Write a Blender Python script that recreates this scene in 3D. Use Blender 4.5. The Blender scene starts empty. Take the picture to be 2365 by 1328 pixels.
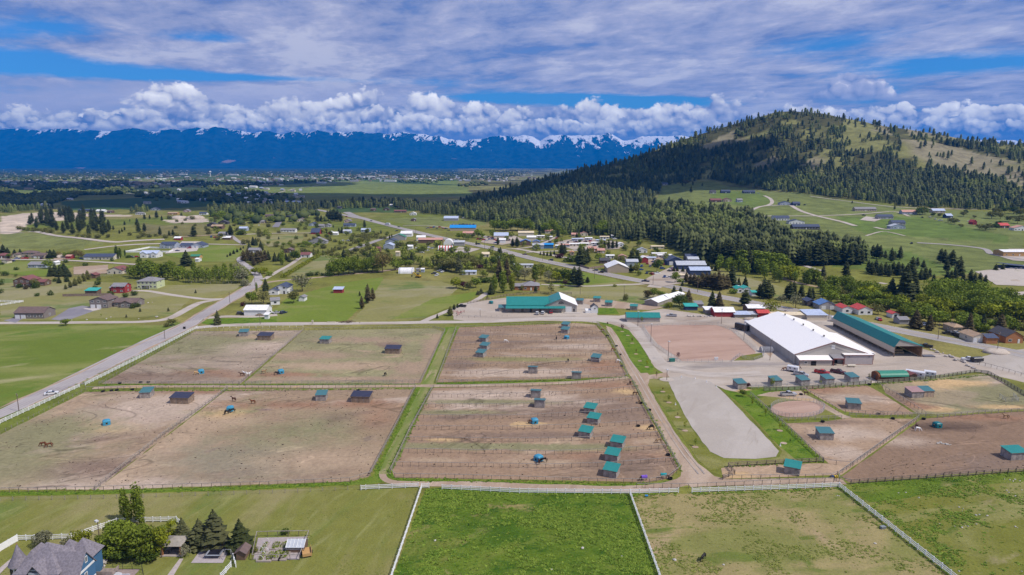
import bpy,bmesh,math,random
import numpy as np
from mathutils import Vector,Matrix,noise as mnoise
from mathutils.geometry import tessellate_polygon,delaunay_2d_cdt
R=math.radians
random.seed(11)
scene=bpy.context.scene
col=scene.collection
# ------------------------------------------------------------------ camera
CAM_H=85.0
F=1576.67
CX,CY,YH=1182.5,664.0,380.0
PITCH=math.atan((CY-YH)/F)
cam_d=bpy.data.cameras.new('camera')
cam=bpy.data.objects.new('camera',cam_d)
col.objects.link(cam)
cam_d.sensor_width=36.0
cam_d.lens=36.0*F/2365.0
cam_d.clip_start=1.0
cam_d.clip_end=60000.0
cam.location=(0,0,CAM_H)
cam.rotation_euler=(math.pi/2-PITCH,0,0)
scene.camera=cam
# ------------------------------------------------------------------ light
SUN_EL,SUN_AZ=R(52),R(114)
sun_d=bpy.data.lights.new('sun','SUN')
sun_d.energy=4.5
sun_d.angle=R(0.53)
sun_d.color=(1.0,0.945,0.87)
sun=bpy.data.objects.new('sun',sun_d)
col.objects.link(sun)
_sd=Vector((math.sin(SUN_AZ)*math.cos(SUN_EL),math.cos(SUN_AZ)*math.cos(SUN_EL),math.sin(SUN_EL)))
sun.rotation_euler=_sd.to_track_quat('Z','Y').to_euler()
sun.location=_sd*3000
scene.view_settings.view_transform='Standard'
scene.view_settings.look='None'
scene.view_settings.gamma=1.0
scene.view_settings.use_curve_mapping=False
scene.view_settings.exposure=-0.10
scene.render.engine='CYCLES'
scene.cycles.use_denoising=True
scene.cycles.max_bounces=5
scene.cycles.diffuse_bounces=2
scene.cycles.glossy_bounces=2
scene.cycles.transmission_bounces=2
scene.cycles.transparent_max_bounces=4
scene.cycles.volume_bounces=0
scene.cycles.use_adaptive_sampling=True
scene.cycles.adaptive_threshold=0.015
# ------------------------------------------------------------------ node helper
class S:
 """A socket (or number) with arithmetic."""
 nt=None
 def __init__(s,v):s.v=v
 @staticmethod
 def m(op,*a,clamp=False):
  n=S.nt.nodes.new('ShaderNodeMath');n.operation=op;n.use_clamp=clamp
  for i,x in enumerate(a):
   x=x.v if isinstance(x,S)else x
   if isinstance(x,(int,float)):n.inputs[i].default_value=x
   else:S.nt.links.new(x,n.inputs[i])
  return S(n.outputs[0])
 def __add__(s,o):return S.m('ADD',s,o)
 __radd__=__add__
 def __sub__(s,o):return S.m('SUBTRACT',s,o)
 def __rsub__(s,o):return S.m('SUBTRACT',o,s)
 def __mul__(s,o):return S.m('MULTIPLY',s,o)
 __rmul__=__mul__
 def __truediv__(s,o):return S.m('DIVIDE',s,o)
 def __rtruediv__(s,o):return S.m('DIVIDE',o,s)
 def pow(s,o):return S.m('POWER',s,o)
 def max(s,o):return S.m('MAXIMUM',s,o)
 def min(s,o):return S.m('MINIMUM',s,o)
 def clamp(s):return S.m('ADD',s,0.0,clamp=True)
 def step(s,a,b):
  """smoothstep a..b (a may exceed b)"""
  n=S.nt.nodes.new('ShaderNodeMapRange');n.interpolation_type='SMOOTHSTEP'
  flip=isinstance(a,(int,float))and isinstance(b,(int,float))and a>b
  lo,hi=(b,a)if flip else(a,b)
  S.put(n.inputs['Value'],s);S.put(n.inputs['From Min'],lo);S.put(n.inputs['From Max'],hi)
  if flip:n.inputs['To Min'].default_value=1;n.inputs['To Max'].default_value=0
  return S(n.outputs['Result'])
 @staticmethod
 def put(sock,x):
  x=x.v if isinstance(x,S)else x
  if isinstance(x,(int,float)):sock.default_value=x
  elif isinstance(x,(tuple,list)):
   x=tuple(x)
   if len(sock.default_value)==4 and len(x)==3:x=x+(1.0,)
   sock.default_value=x
  else:S.nt.links.new(x,sock)
def nd(kind,**kw):
 n=S.nt.nodes.new(kind)
 for k,v in kw.items():setattr(n,k,v)
 return n
def vec(x,y,z=0.0):
 n=nd('ShaderNodeCombineXYZ')
 for i,q in enumerate((x,y,z)):S.put(n.inputs[i],q)
 return S(n.outputs[0])
def sep(v):
 n=nd('ShaderNodeSeparateXYZ');S.put(n.inputs[0],v)
 return S(n.outputs[0]),S(n.outputs[1]),S(n.outputs[2])
def vadd(a,b,op='ADD'):
 n=nd('ShaderNodeVectorMath',operation=op);S.put(n.inputs[0],a);S.put(n.inputs[1],b)
 return S(n.outputs[0])
def noise(v,scale=1.0,detail=4.0,rough=0.55,dist=0.0,lac=2.0,dim='2D'):
 n=nd('ShaderNodeTexNoise',noise_dimensions=dim);S.put(n.inputs['Vector'],v)
 S.put(n.inputs['Scale'],scale);S.put(n.inputs['Detail'],detail)
 S.put(n.inputs['Roughness'],rough);S.put(n.inputs['Distortion'],dist);S.put(n.inputs['Lacunarity'],lac)
 return S(n.outputs[0])
def voro(v,scale=1.0,feature='F1',detail=0.0,rough=0.5,rnd=1.0,smooth=None,out='Distance',dim='2D'):
 n=nd('ShaderNodeTexVoronoi',feature=feature,voronoi_dimensions=dim);S.put(n.inputs['Vector'],v)
 S.put(n.inputs['Scale'],scale);S.put(n.inputs['Detail'],detail);S.put(n.inputs['Roughness'],rough)
 S.put(n.inputs['Randomness'],rnd)
 if smooth is not None:S.put(n.inputs['Smoothness'],smooth)
 return S(n.outputs[out])
def mix(f,a,b):
 n=nd('ShaderNodeMix',data_type='RGBA')
 S.put(n.inputs[0],f);S.put(n.inputs[6],a);S.put(n.inputs[7],b)
 return S(n.outputs[2])
def mulc(a,b):
 n=nd('ShaderNodeMix',data_type='RGBA',blend_type='MULTIPLY')
 n.inputs[0].default_value=1.0;S.put(n.inputs[6],a);S.put(n.inputs[7],b)
 return S(n.outputs[2])
def ramp(f,stops,interp='LINEAR'):
 n=nd('ShaderNodeValToRGB');S.put(n.inputs[0],f)
 r=n.color_ramp;r.interpolation=interp
 while len(r.elements)<len(stops):r.elements.new(0.5)
 for e,(p,c)in zip(r.elements,stops):
  e.position=p;e.color=tuple(c)+(1.0,)if len(c)==3 else c
 return S(n.outputs[0])
 # ------------------------------------------------------------------ sky
world=bpy.data.worlds.new("World")
world.cycles.sampling_method='MANUAL'
world.cycles.sample_map_resolution=256
scene.world=world
world.use_nodes=True
nt=world.node_tree
nt.nodes.clear()
S.nt=nt
sky=nd('ShaderNodeTexSky',sky_type='NISHITA')
sky.sun_disc=False
sky.sun_elevation=SUN_EL
sky.sun_rotation=SUN_AZ
sky.altitude=900
sky.air_density=1.0
sky.dust_density=0.4
sky.ozone_density=2.0
tc=nd('ShaderNodeTexCoord')
dx,dy,dz=sep(S(tc.outputs['Generated']))
az=S.m('ARCTAN2',dx,dy)
el=S.m('ARCSINE',dz)/S.m('COSINE',az).max(0.35)
NB=0.11
# upper deck: a sheet of altostratus with soft ripples, perspective by projecting on a plane
zz=dz.max(0.0)+0.06
pu,pv=dx/zz,dy/zz
big=noise(vec(pu*0.9+pv*0.2+3.7,pv*0.36-pu*0.2),0.30,3,0.5,0.3)
rip=noise(vec(pu*0.85+9.1,pv*0.85+pu*0.22),0.95,7,0.60,0.25)
fine=noise(vec(pu*1.1+1.3,pv*0.95+pu*0.3),2.6,6,0.66,0.2)
def blob(a0,e0,wa,we,tilt=0.0):
 a=(az-a0)/wa
 e=(el-e0-(az-a0)*tilt)/we
 return S.m('EXPONENT',(a*a+e*e)*-1.0)
 # breaks in the deck where the blue shows
gap=(blob(-0.63,0.145,0.19,0.016,-0.10)*1.1+blob(-0.60,0.185,0.08,0.012)*0.6
+blob(-0.34,0.120,0.24,0.006,-0.03)*0.8+blob(-0.40,0.172,0.06,0.008,-0.05)*0.7
+blob(0.10,0.090,0.19,0.008,-0.02)*1.15+blob(0.20,0.086,0.10,0.008,-0.04)*0.5
+blob(0.56,0.140,0.13,0.016,0.04)*1.05+blob(0.42,0.165,0.10,0.012,0.16)*0.55+blob(0.46,0.105,0.06,0.02)*0.4)
deck=(big*0.65+rip*0.75+fine*0.40-gap*0.58-0.45)
cover=deck.step(0.0,0.40)
lum=(rip*1.0+fine*0.95+big*0.35)
deck_col=ramp((lum*2.0-1.78).clamp(),[(0.0,(0.205,0.270,0.545)),(0.30,(0.325,0.380,0.625)),(0.62,(0.455,0.485,0.70)),(1.0,(0.66,0.67,0.82))])
nish=nd('ShaderNodeVectorMath',operation='SCALE')
S.nt.links.new(sky.outputs[0],nish.inputs[0]);nish.inputs['Scale'].default_value=NB
blue=mulc(S(nish.outputs[0]),(0.24,0.64,1.12))
c=mix(cover*0.96,blue,deck_col)
# milky sheet right above the cumulus
band_n=noise(vec(az*3.0+5.0,el*16.0),1.3,4,0.55,0.5)
band=el.step(0.135,0.085)*el.step(0.0,0.05)*az.step(0.30,-0.55)
c=mix((band*(band_n*1.3+0.15)-gap*0.8).clamp(),c,(0.63,0.645,0.85))
# cumulus: rows of billows (azimuth, elevation), relief shaded towards the sun high on the right
def cumulus(c,seed,base,height,freq,k,white,grey,under,bias=0.0,amp=1.0,extra=None,up_k=0.5):
 sd=seed*7.7
 w1=noise(vec(az*freq+sd,el*freq),0.8,4,0.6)-0.5
 w2=noise(vec(az*freq+sd+31.0,el*freq+9.0),0.8,3,0.5)-0.5
 w3=noise(vec(az*freq+sd+5.0,el*freq*1.2),2.2,6,0.68,0.3)-0.5
 def dome(a,e,f,o):
  v=voro(vec(a*freq*f+sd+o+w1*0.7,e*freq*f*1.1+w2*0.7+o),1.0,'F1',0.0)
  q=v*1.18
  return S.m('SQRT',(1.0-q*q).max(0.02))
 def field(a,e):return dome(a,e,0.55,0.0)*0.48+dome(a,e,1.25,3.3)*0.33+dome(a,e,2.9,7.1)*0.22+w3*0.32
 top=(noise(vec(az*k+sd,0.37),1.0,2,0.5)-0.5)*2.2*amp+0.60+bias
 if extra is not None:top=top+extra
 h0=field(az,el)
 h1=field(az+0.0034,el+0.0058)
 edge=(el-base)/height
 d=top+(h0-0.72)*0.85-edge
 wob=noise(vec(az*14.0+seed,2.0),1.0,3,0.6)*0.010
 mask=(d+w3*0.25).step(-0.02,0.11)*(el-wob).step(base-0.010,base+0.004)
 rel=(h0-h1)*1.15
 lit=(rel*1.25+(edge-top*0.45)*up_k+0.25+w1*1.15+(h0-0.72)*0.75).clamp()
 cc=ramp(lit,[(0.0,under),(0.26,grey),(0.62,white),(1.0,(1.5,1.46,1.42))])
 return mix(mask,c,cc)
WH,GR,UN=(1.08,1.06,1.08),(0.54,0.57,0.76),(0.25,0.32,0.58)
leftish=az.step(0.25,-0.65)*0.22
rightblob=blob(0.452,0.105,0.055,1.0)*1.1+blob(0.60,0.08,0.03,1.0)*0.4+blob(0.335,0.08,0.028,1.0)*0.35
c=cumulus(c,7.3,0.090,0.045,26.0,5.0,(0.64,0.65,0.83),(0.40,0.45,0.69),(0.22,0.30,0.58),-0.95,0.3,rightblob)
c=cumulus(c,2.1,0.054,0.054,24.0,8.0,WH,GR,UN,-0.26,0.9,leftish)
c=cumulus(c,9.4,0.048,0.040,30.0,9.0,WH,GR,UN,-0.16,0.9)
c=cumulus(c,5.6,0.038,0.026,42.0,11.0,(0.98,0.98,1.05),(0.48,0.53,0.76),(0.19,0.28,0.58),0.08,0.8)
# blue-grey air between the cloud bases and the horizon
c=mix(el.step(0.050,0.025)*0.85,c,(0.30,0.38,0.68))
bg=nd('ShaderNodeBackground')
S.put(bg.inputs['Color'],c)
bg.inputs['Strength'].default_value=1.06
out=nd('ShaderNodeOutputWorld')
nt.links.new(bg.outputs[0],out.inputs['Surface'])
# ------------------------------------------------------------------ picture <-> place
cp,sp=math.cos(PITCH),math.sin(PITCH)
def ray(x,y):
 dx=(x-CX)/F;dy=(CY-y)/F
 return np.array((dx,cp+dy*sp,-sp+dy*cp))
def us(x,y):
 """direction of a picture point as (sideways, rise) per metre forward"""
 d=ray(x,y)
 return d[0]/d[1],d[2]/d[1]
def sstep(a,b,t):
 t=np.clip((t-a)/(b-a),0,1)
 return t*t*(3-2*t)
_rng=np.random.default_rng(5)
def lattice(seed):
 g=np.random.default_rng(seed).random((256,256))
 def f(x,y):
  xi=np.floor(x).astype(int);yi=np.floor(y).astype(int)
  fx=x-xi;fy=y-yi
  fx=fx*fx*(3-2*fx);fy=fy*fy*(3-2*fy)
  a=g[xi&255,yi&255];b=g[(xi+1)&255,yi&255]
  c_=g[xi&255,(yi+1)&255];d=g[(xi+1)&255,(yi+1)&255]
  return(a*(1-fx)+b*fx)*(1-fy)+(c_*(1-fx)+d*fx)*fy
 return f
_l=[lattice(k)for k in range(6)]
def fbm(x,y,oct=4,k=0):
 s=0;a=1.0;t=0
 for i in range(oct):
  s=s+a*_l[(k+i)%6](x*2**i+17*i,y*2**i+31*i);t+=a;a*=0.5
 return s/t
 # hill on the right: ground silhouette in the picture, and how far off the ridge and the foot are
_ridge=[(1060,478),(1130,452),(1200,432),(1280,409),(1340,393),(1400,381),(1450,368),(1500,352),(1550,332),
(1600,315),(1650,299),(1700,284),(1750,272),(1790,259),(1830,257),(1870,261),(1900,262),(1950,273),(2000,283),
(2050,293),(2100,299),(2150,307),(2200,316),(2250,326),(2300,332),(2365,337),(2600,350),(3000,372)]
_ru=np.array([us(x,y)[0]for x,y in _ridge]);_rs=np.array([us(x,y)[1]for x,y in _ridge])
_rd=np.interp([x for x,y in _ridge],[1060,1200,1400,1600,1850,2100,2365,3000],[1500,1650,1850,1950,1950,1800,1650,1500])
_fu=np.array([us(x,450)[0]for x in(1000,1200,1400,1500,1600,1700,1850,2000,2365,3000)])
_fd=np.array([1050,1000,1150,1350,1500,1500,1270,1200,1120,1050.])
_mu=np.array([us(x,450)[0]for x in(1150,1420,1600,3000)]);_ms=np.array([0,0.010,0.045,0.045])
_bumps=[]
def Z(X,Y):
 X=np.asarray(X,float);Y=np.asarray(Y,float)
 Ys=np.maximum(Y,1.0);u=X/Ys
 meadow=lambda d:np.interp(u,_mu,_ms)*np.maximum(0,(d-650))*sstep(600,760,d)
 yr=np.interp(u,_ru,_rd);zr=CAM_H+np.interp(u,_ru,_rs)*yr
 zr=np.where(u<_ru[0],0,np.maximum(zr,0))
 yf=np.interp(u,_fu,_fd);zf=meadow(yf)
 t=(Ys-yf)/(yr-yf);tc_=np.clip(t,0,1)
 prof=0.30*tc_+0.70*tc_*tc_*(3-2*tc_)
 prof=0.55*prof+0.45*tc_
 lump=(fbm(X/150,Y/150,4)-0.5)*34*np.sin(np.pi*tc_)**0.7*np.clip((zr-zf)/120,0,1)
 hill=zf+np.maximum(zr-zf,0)*prof+lump
 back=np.where(t>1,1-sstep(0,900,Ys-yr),1.0)
 z=np.where(t<=0,meadow(np.minimum(Ys,yf)),hill*back)
 z=np.where((u<_ru[0])|(Ys<500),0,z)
 z=z+(fbm(X/210+9,Y/210,3,2)-0.5)*7*sstep(560,900,Ys)*(1-sstep(6000,9000,Ys))
 for bx,by,rx,ry,h in _bumps:
  q=((X-bx)/rx)**2+((Y-by)/ry)**2
  z=z+h*np.exp(-q)
 return z
def G(x,y,zoff=0.0):
 """the ground point seen at a picture point"""
 d=ray(x,y)
 if d[2]<-1e-4:
  t=CAM_H/-d[2]
  if t*d[1]<540:
   return Vector((d[0]*t,d[1]*t,zoff))
 ts=np.concatenate([np.linspace(500,2600,1400),np.geomspace(2605,16000,300)])
 zz=CAM_H+d[2]*ts-Z(d[0]*ts,d[1]*ts)
 i=np.argmax(zz<0)if(zz<0).any()else len(ts)-1
 i=max(i,1)
 a=zz[i-1]/max(zz[i-1]-zz[i],1e-6);a=min(max(a,0),1)
 t=ts[i-1]+(ts[i]-ts[i-1])*a
 p=d*t
 return Vector((p[0],p[1],float(Z(p[0],p[1]))+zoff))
def bump(x,y,rx,ry,h):
 g=G(x,y);_bumps.append((g.x,g.y,rx,ry,h))
 # bumps are measured on the flat and added afterwards
for b in[(150,545,70,60,7),(250,560,80,45,6),(455,538,75,60,11),(640,505,60,60,10),(60,520,90,60,5),(2330,640,60,40,5),(870,475,160,100,9)]:
 bump(*b)
 # ------------------------------------------------------------------ materials
MATS={}
def new_mat(name):
 m=bpy.data.materials.new(name);m.use_nodes=True
 t=m.node_tree;t.nodes.clear();S.nt=t
 o=nd('ShaderNodeOutputMaterial');b=nd('ShaderNodeBsdfPrincipled')
 t.links.new(b.outputs[0],o.inputs['Surface'])
 b.inputs['Roughness'].default_value=0.9
 b.inputs['Specular IOR Level'].default_value=0.2
 return m,b,o
def wpos():
 return S(nd('ShaderNodeNewGeometry').outputs['Position'])
def opos():
 return S(nd('ShaderNodeTexCoord').outputs['Object'])
def srgb(r,g,b):
 f=lambda c:(c/255/12.92)if c<=10 else((c/255+0.055)/1.055)**2.4
 return(f(r),f(g),f(b))
def plain(name,c,rough=0.7,metal=0.0,var=0.12,scale=1.5,spec=0.3):
 """painted or weathered surface: base colour with uneven wear"""
 key=(name,)
 if key in MATS:return MATS[key]
 m,b,o=new_mat(name)
 n=noise(opos(),scale,3,0.6,0.0,dim='3D')
 c0=tuple(x*(1-var)for x in c);c1=tuple(min(1,x*(1+var))for x in c)
 S.put(b.inputs['Base Color'],mix(n.step(0.3,0.7),c0,c1))
 b.inputs['Roughness'].default_value=rough;b.inputs['Metallic'].default_value=metal
 b.inputs['Specular IOR Level'].default_value=spec
 MATS[key]=m
 return m
def ribbed(name,c,pitch=0.3,axis='x',rough=0.45,var=0.06,depth=0.35):
 """profiled sheet metal or board siding: fine relief along one axis"""
 key=(name,)
 if key in MATS:return MATS[key]
 m,b,o=new_mat(name)
 px,py,pz=sep(opos())
 a={'x':px,'y':py,'z':pz}[axis]
 w=S.m('PINGPONG',a,pitch/2)*(2/pitch)
 n=noise(opos(),0.9,3,0.6,dim='3D')
 c0=tuple(x*(1-var)for x in c);c1=tuple(min(1,x*(1+var))for x in c)
 S.put(b.inputs['Base Color'],mix(n.step(0.3,0.7),c0,c1))
 bp=nd('ShaderNodeBump');bp.inputs['Strength'].default_value=depth;bp.inputs['Distance'].default_value=0.05
 S.put(bp.inputs['Height'],w.step(0.6,0.95));S.nt.links.new(bp.outputs[0],b.inputs['Normal'])
 b.inputs['Roughness'].default_value=rough
 MATS[key]=m
 return m
def ground_mat(name,base,patches=(),rough=0.95,fine=(0.16,1.6),streak=None,bump_s=0.0):
 """natural ground: base colour, a list of (colour, scale, lo, hi, stretch, angle) patches, fine mottling"""
 key=(name,)
 if key in MATS:return MATS[key]
 m,b,o=new_mat(name)
 p=wpos();px,py,pz=sep(p)
 c=base
 for i,(pc,sc,lo,hi,st,an)in enumerate(patches):
  ca,sa=math.cos(an),math.sin(an)
  q=vec((px*ca+py*sa)/st+37.0*i,py*ca-px*sa+11.0*i)
  n=noise(q,sc,5,0.62,0.4)
  c=mix(n.step(lo,hi),c,pc)
 amp,sc=fine
 n1=noise(p,sc,5,0.65);n2=noise(p,sc*0.12,3,0.6)
 k=(n1-0.5)*amp*4.0+(n2-0.5)*amp*2.4+1.0
 S.put(b.inputs['Base Color'],mulc(c,vec(k,k,k)))
 b.inputs['Roughness'].default_value=rough;b.inputs['Specular IOR Level'].default_value=0.08
 if bump_s:
  bp=nd('ShaderNodeBump');bp.inputs['Strength'].default_value=1.0;bp.inputs['Distance'].default_value=bump_s
  S.put(bp.inputs['Height'],n1);S.nt.links.new(bp.outputs[0],b.inputs['Normal'])
 MATS[key]=m
 return m
 # ------------------------------------------------------------------ object helpers
def link(o):col.objects.link(o);return o
def obj(name,me,m=None,parent=None,loc=None,rz=None):
 o=bpy.data.objects.new(name,me);col.objects.link(o)
 if m is not None and me is not None:
  ms=m if isinstance(m,(list,tuple))else[m]
  for x in ms:me.materials.append(x)
 if parent is not None:o.parent=parent
 if loc is not None:o.location=loc
 if rz is not None:o.rotation_euler=(0,0,rz)
 return o
def tag(o,label=None,cat=None,group=None,kind=None):
 if label:o['label']=label
 if cat:o['category']=cat
 if group:o['group']=group
 if kind:o['kind']=kind
 return o
def thing(name,loc,rz=0,label=None,cat=None,group=None):
 o=obj(name,None,loc=loc,rz=rz);o.empty_display_size=0.1
 return tag(o,label,cat,group)
def mesh_np(name,V,Fc,smooth=False):
 """mesh from numpy vertices and equal-sized faces"""
 me=bpy.data.meshes.new(name);V=np.asarray(V,np.float32);Fc=np.asarray(Fc,np.int32)
 n=Fc.shape[1]
 me.vertices.add(len(V));me.vertices.foreach_set('co',V.ravel())
 me.loops.add(Fc.size);me.loops.foreach_set('vertex_index',Fc.ravel())
 me.polygons.add(len(Fc));me.polygons.foreach_set('loop_start',np.arange(0,Fc.size,n,dtype=np.int32))
 if smooth:me.polygons.foreach_set('use_smooth',np.ones(len(Fc),bool))
 me.update(calc_edges=True)
 return me
def pip(px,py,poly):
 """points in polygon"""
 poly=np.asarray(poly,float);inside=np.zeros(np.shape(px),bool)
 j=len(poly)-1
 for i in range(len(poly)):
  xi,yi=poly[i];xj,yj=poly[j]
  if yi!=yj:
   cnd=((yi>py)!=(yj>py))&(px<(xj-xi)*(py-yi)/(yj-yi)+xi)
   inside^=cnd
  j=i
 return inside
 # ------------------------------------------------------------------ ground sheet: one mesh out to the mountains
ys_px=np.concatenate([np.arange(1700,760,-22.0),np.arange(760,560,-5.0),np.arange(560,470,-2.2),np.arange(470,388,-1.3)])
Yrow=np.array([CAM_H/-us(CX,y)[1]for y in ys_px])
Yrow=np.concatenate([[-1500,-300,0,40],Yrow[Yrow>60],np.arange(1000,3000,16.0),[18000,22000,30000]])
Yrow=np.unique(np.round(Yrow,1))
ucol=np.concatenate([[-9,-5,-3,-2,-1.4,-1.1],np.linspace(-0.9,0.1,200),np.linspace(0.1,0.95,300)[1:],[1.1,1.3,1.6,2,3,5,9]])
Yg,Ug=np.meshgrid(Yrow,ucol,indexing='ij')
Xg=Ug*np.maximum(Yg,250.0)
Zg=Z(Xg,Yg)
Zg[Yg>17000]=0
nr,nc=Yg.shape
idx=np.arange(nr*nc).reshape(nr,nc)
quads=np.stack([idx[:-1,:-1],idx[:-1,1:],idx[1:,1:],idx[1:,:-1]],-1).reshape(-1,4)
gme=mesh_np('ground',np.stack([Xg,Yg,Zg],-1).reshape(-1,3),quads,True)
# colour zones of the land (base colours of turf, bare soil, woodland floor, rock; two fields hold cloud shade)
def W(pts):return[tuple(G(*p)[:2])for p in pts]
Xf,Yf_,Zf=Xg.ravel(),Yg.ravel(),Zg.ravel()
turf=np.array((0.165,0.172,0.040));dry=np.array((0.245,0.210,0.085));lush=np.array((0.108,0.155,0.024))
wood=np.array((0.075,0.075,0.030));rock=np.array((0.25,0.215,0.17));hillgrass=np.array((0.180,0.182,0.068));valley=np.array((0.040,0.075,0.034))
n1=fbm(Xf/90,Yf_/90,4,1)[:,None];n2=fbm(Xf/260+5,Yf_/260,3,3)[:,None]
C=turf+(dry-turf)*sstep(0.45,0.72,n1)*0.75
C=C+(lush-C)*sstep(0.5,0.7,n2)*0.6
fv=sstep(1500,2300,Yf_)[:,None]*(Ug.ravel()<0.05)[:,None]
# valley fields: patches of crop and grass with straight borders
ca,sa=math.cos(0.35),math.sin(0.35)
fx=np.floor((Xf*ca+Yf_*sa)/420+0.35*fbm(Xf/900,Yf_/900,2));fy=np.floor((Yf_*ca-Xf*sa)/700)
hsh=np.abs(np.sin(fx*12.9898+fy*78.233)*43758.5453)%1.0
pal=np.array([(0.075,0.115,0.036),(0.045,0.078,0.030),(0.140,0.185,0.050),(0.095,0.140,0.038),(0.050,0.075,0.032),(0.165,0.165,0.070)])
Cv=pal[(hsh*5.999).astype(int)]*(0.75+0.5*n1)
far=sstep(4300,7000,Yf_)[:,None]
Cv=Cv*(1-far)+np.array((0.028,0.048,0.026))*(0.7+0.6*n2)*far
C=C*(1-fv)+Cv*fv
C=np.where((Yf_>2600)[:,None]&(Ug.ravel()>0.05)[:,None],Cv,C)
def paint(poly_px,c,strength=1.0,mott=0.25,edge=None):
 global C
 k=pip(Xf,Yf_,W(poly_px))[:,None]*strength
 C=C*(1-k)+np.array(c)*(1-mott+2*mott*n1)*k
 # the hill: wooded ground with open grass and rock
_u=Ug.ravel();_yf=np.interp(_u,_fu,_fd);_yr=np.interp(_u,_ru,_rd)
th=(Yf_-_yf)/(_yr-_yf)
kh=((th>-0.02)&(_u>us(1060,480)[0]))[:,None]*1.0
open_n=fbm(Xf/130,Yf_/130,4,4)[:,None]
kopen=sstep(0.46,0.58,open_n)
hc=wood*(1-kopen)+(hillgrass*(0.75+0.5*n1))*kopen
C=C*(1-kh)+hc*kh
OPEN_HILL=[
[(2080,322),(2140,325),(2230,345),(2300,362),(2365,375),(2365,470),(2340,440),(2310,415),(2250,405),(2180,392),(2120,378),(2080,350)],
[(1955,275),(2040,290),(2060,312),(1975,305),(1940,288)],
[(1750,268),(1810,258),(1812,274),(1765,276)],[(1800,280),(1850,278),(1850,288),(1800,290)],
[(1940,310),(2010,298),(2030,318),(1960,328)],[(1975,335),(2050,322),(2075,345),(2000,352)],
[(1700,320),(1770,300),(1800,300),(1740,322),(1700,335)],[(1610,345),(1660,318),(1700,300),(1690,330),(1640,352)],
[(1850,380),(1900,355),(1920,365),(1880,395)],[(2060,350),(2110,350),(2120,365),(2060,362)],[(2100,295),(2200,312),(2250,330),(2140,318)],
[(1740,380),(1790,360),(1800,366),(1760,396)],[(2010,262),(2090,290),(2200,314),(2240,330),(2100,312),(2020,285)]]
OPEN_W=[W(p)for p in OPEN_HILL]
for p in OPEN_W:
 k=pip(Xf,Yf_,p)[:,None]
 cc=hillgrass*(0.8+0.4*n1)*(1-0.6*sstep(0.5,0.6,n2))+rock*0.6*sstep(0.5,0.6,n2)
 C=np.where(k,cc,C)
meadow_tone=(0.150,0.178,0.058)
paint([(1530,428),(1640,416),(1760,440),(1900,455),(2100,482),(2365,492),(2365,640),(2230,640),(2100,600),(1960,560),(1850,560),(1780,525),(1700,490),(1600,478),(1500,480)],meadow_tone,1.0,0.18)
paint([(1640,440),(1760,444),(1790,470),(1740,480),(1640,462)],(0.115,0.160,0.040))
paint([(1930,500),(2120,500),(2330,545),(2330,560),(2000,540)],(0.100,0.155,0.034),0.8)
paint([(1830,560),(2100,580),(2240,640),(2140,640),(1950,620),(1850,600)],(0.105,0.160,0.036),0.8)
# left middle distance
paint([(0,540),(90,538),(250,562),(170,575),(0,580)],(0.165,0.185,0.062),1,.1)
paint([(0,540),(0,500),(60,492),(160,490),(300,497),(300,500),(200,500),(60,520),(30,540)],(0.50,0.42,0.345),1,.12)
paint([(375,508),(470,503),(490,512),(400,516)],(0.50,0.43,0.36),1,.15)
paint([(330,515),(480,520),(500,545),(400,548),(330,540)],(0.165,0.150,0.070),.8,.1)
paint([(140,466),(420,452),(560,452),(600,470),(420,480),(160,486)],(0.048,0.088,0.034),1,.1)  # dark green holds the cloud shade lying on this field
paint([(560,432),(840,418),(1080,432),(1090,452),(720,452),(600,444)],(0.150,0.190,0.055),1,.25)
paint([(780,470),(960,468),(1000,480),(920,492),(760,490)],(0.060,0.100,0.034),1,.1)  # field darkened in its base colour for the cloud shade over it
paint([(880,505),(1000,500),(1120,508),(1120,520),(960,522)],(0.160,0.185,0.060),1,.1)
ca_=gme.color_attributes.new('land','FLOAT_COLOR','POINT')
ca_.data.foreach_set('color',np.concatenate([np.clip(C,0,1),np.ones((len(C),1))],1).astype(np.float32).ravel())
gm,gb,go=new_mat('land')
at=nd('ShaderNodeAttribute',attribute_name='land')
p_=wpos()
g1=noise(p_,0.045,6,0.68,0.3);g2=noise(p_,0.7,4,0.65)
k_=(g1-0.5)*1.4+(g2-0.5)*0.9+1.0
S.put(gb.inputs['Base Color'],mulc(S(at.outputs['Color']),vec(k_*1.03,k_,k_*0.95)))
gb.inputs['Roughness'].default_value=0.95;gb.inputs['Specular IOR Level'].default_value=0.05
tag(obj('ground',gme,gm),kind='structure')
# ------------------------------------------------------------------ mountains across the valley
_mt=[(-900,330),(-400,312),(-150,300),(0,298),(44,298),(91,302),(129,298),(169,298),(220,300),(250,302),(281,299),(304,294),(325,298),(359,304),(379,298),(403,298),
(423,301),(453,294),(480,297),(496,292),(524,298),(555,302),(589,308),(606,302),(622,302),(648,311),(677,304),(704,309),(734,300),
(754,306),(768,308),(781,304),(800,308),(814,305),(834,304),(851,308),(878,305),(898,310),(932,305),(949,309),(976,309),(996,314),
(1016,315),(1037,322),(1057,324),(1071,327),(1084,324),(1111,321),(1138,315),(1159,314),(1179,314),(1196,315),(1209,311),(1226,314),
(1247,325),(1270,311),(1297,313),(1321,313),(1355,312),(1375,312),(1389,311),(1405,306),(1426,316),(1439,324),(1460,322),(1483,315),
(1510,314),(1541,314),(1571,314),(1650,318),(1800,322),(2000,318),(2365,325),(2900,330)]
M0,M1=15200.0,18200.0
mu=np.array([us(x,y)[0]for x,y in _mt]);mh=np.array([CAM_H+us(x,y)[1]*M1 for x,y in _mt])
U=np.linspace(mu[0],mu[-1],1500);T=np.concatenate([np.linspace(0,1,46),[1.12,1.3,1.6]])
Tm,Um=np.meshgrid(T,U,indexing='ij')
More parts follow.
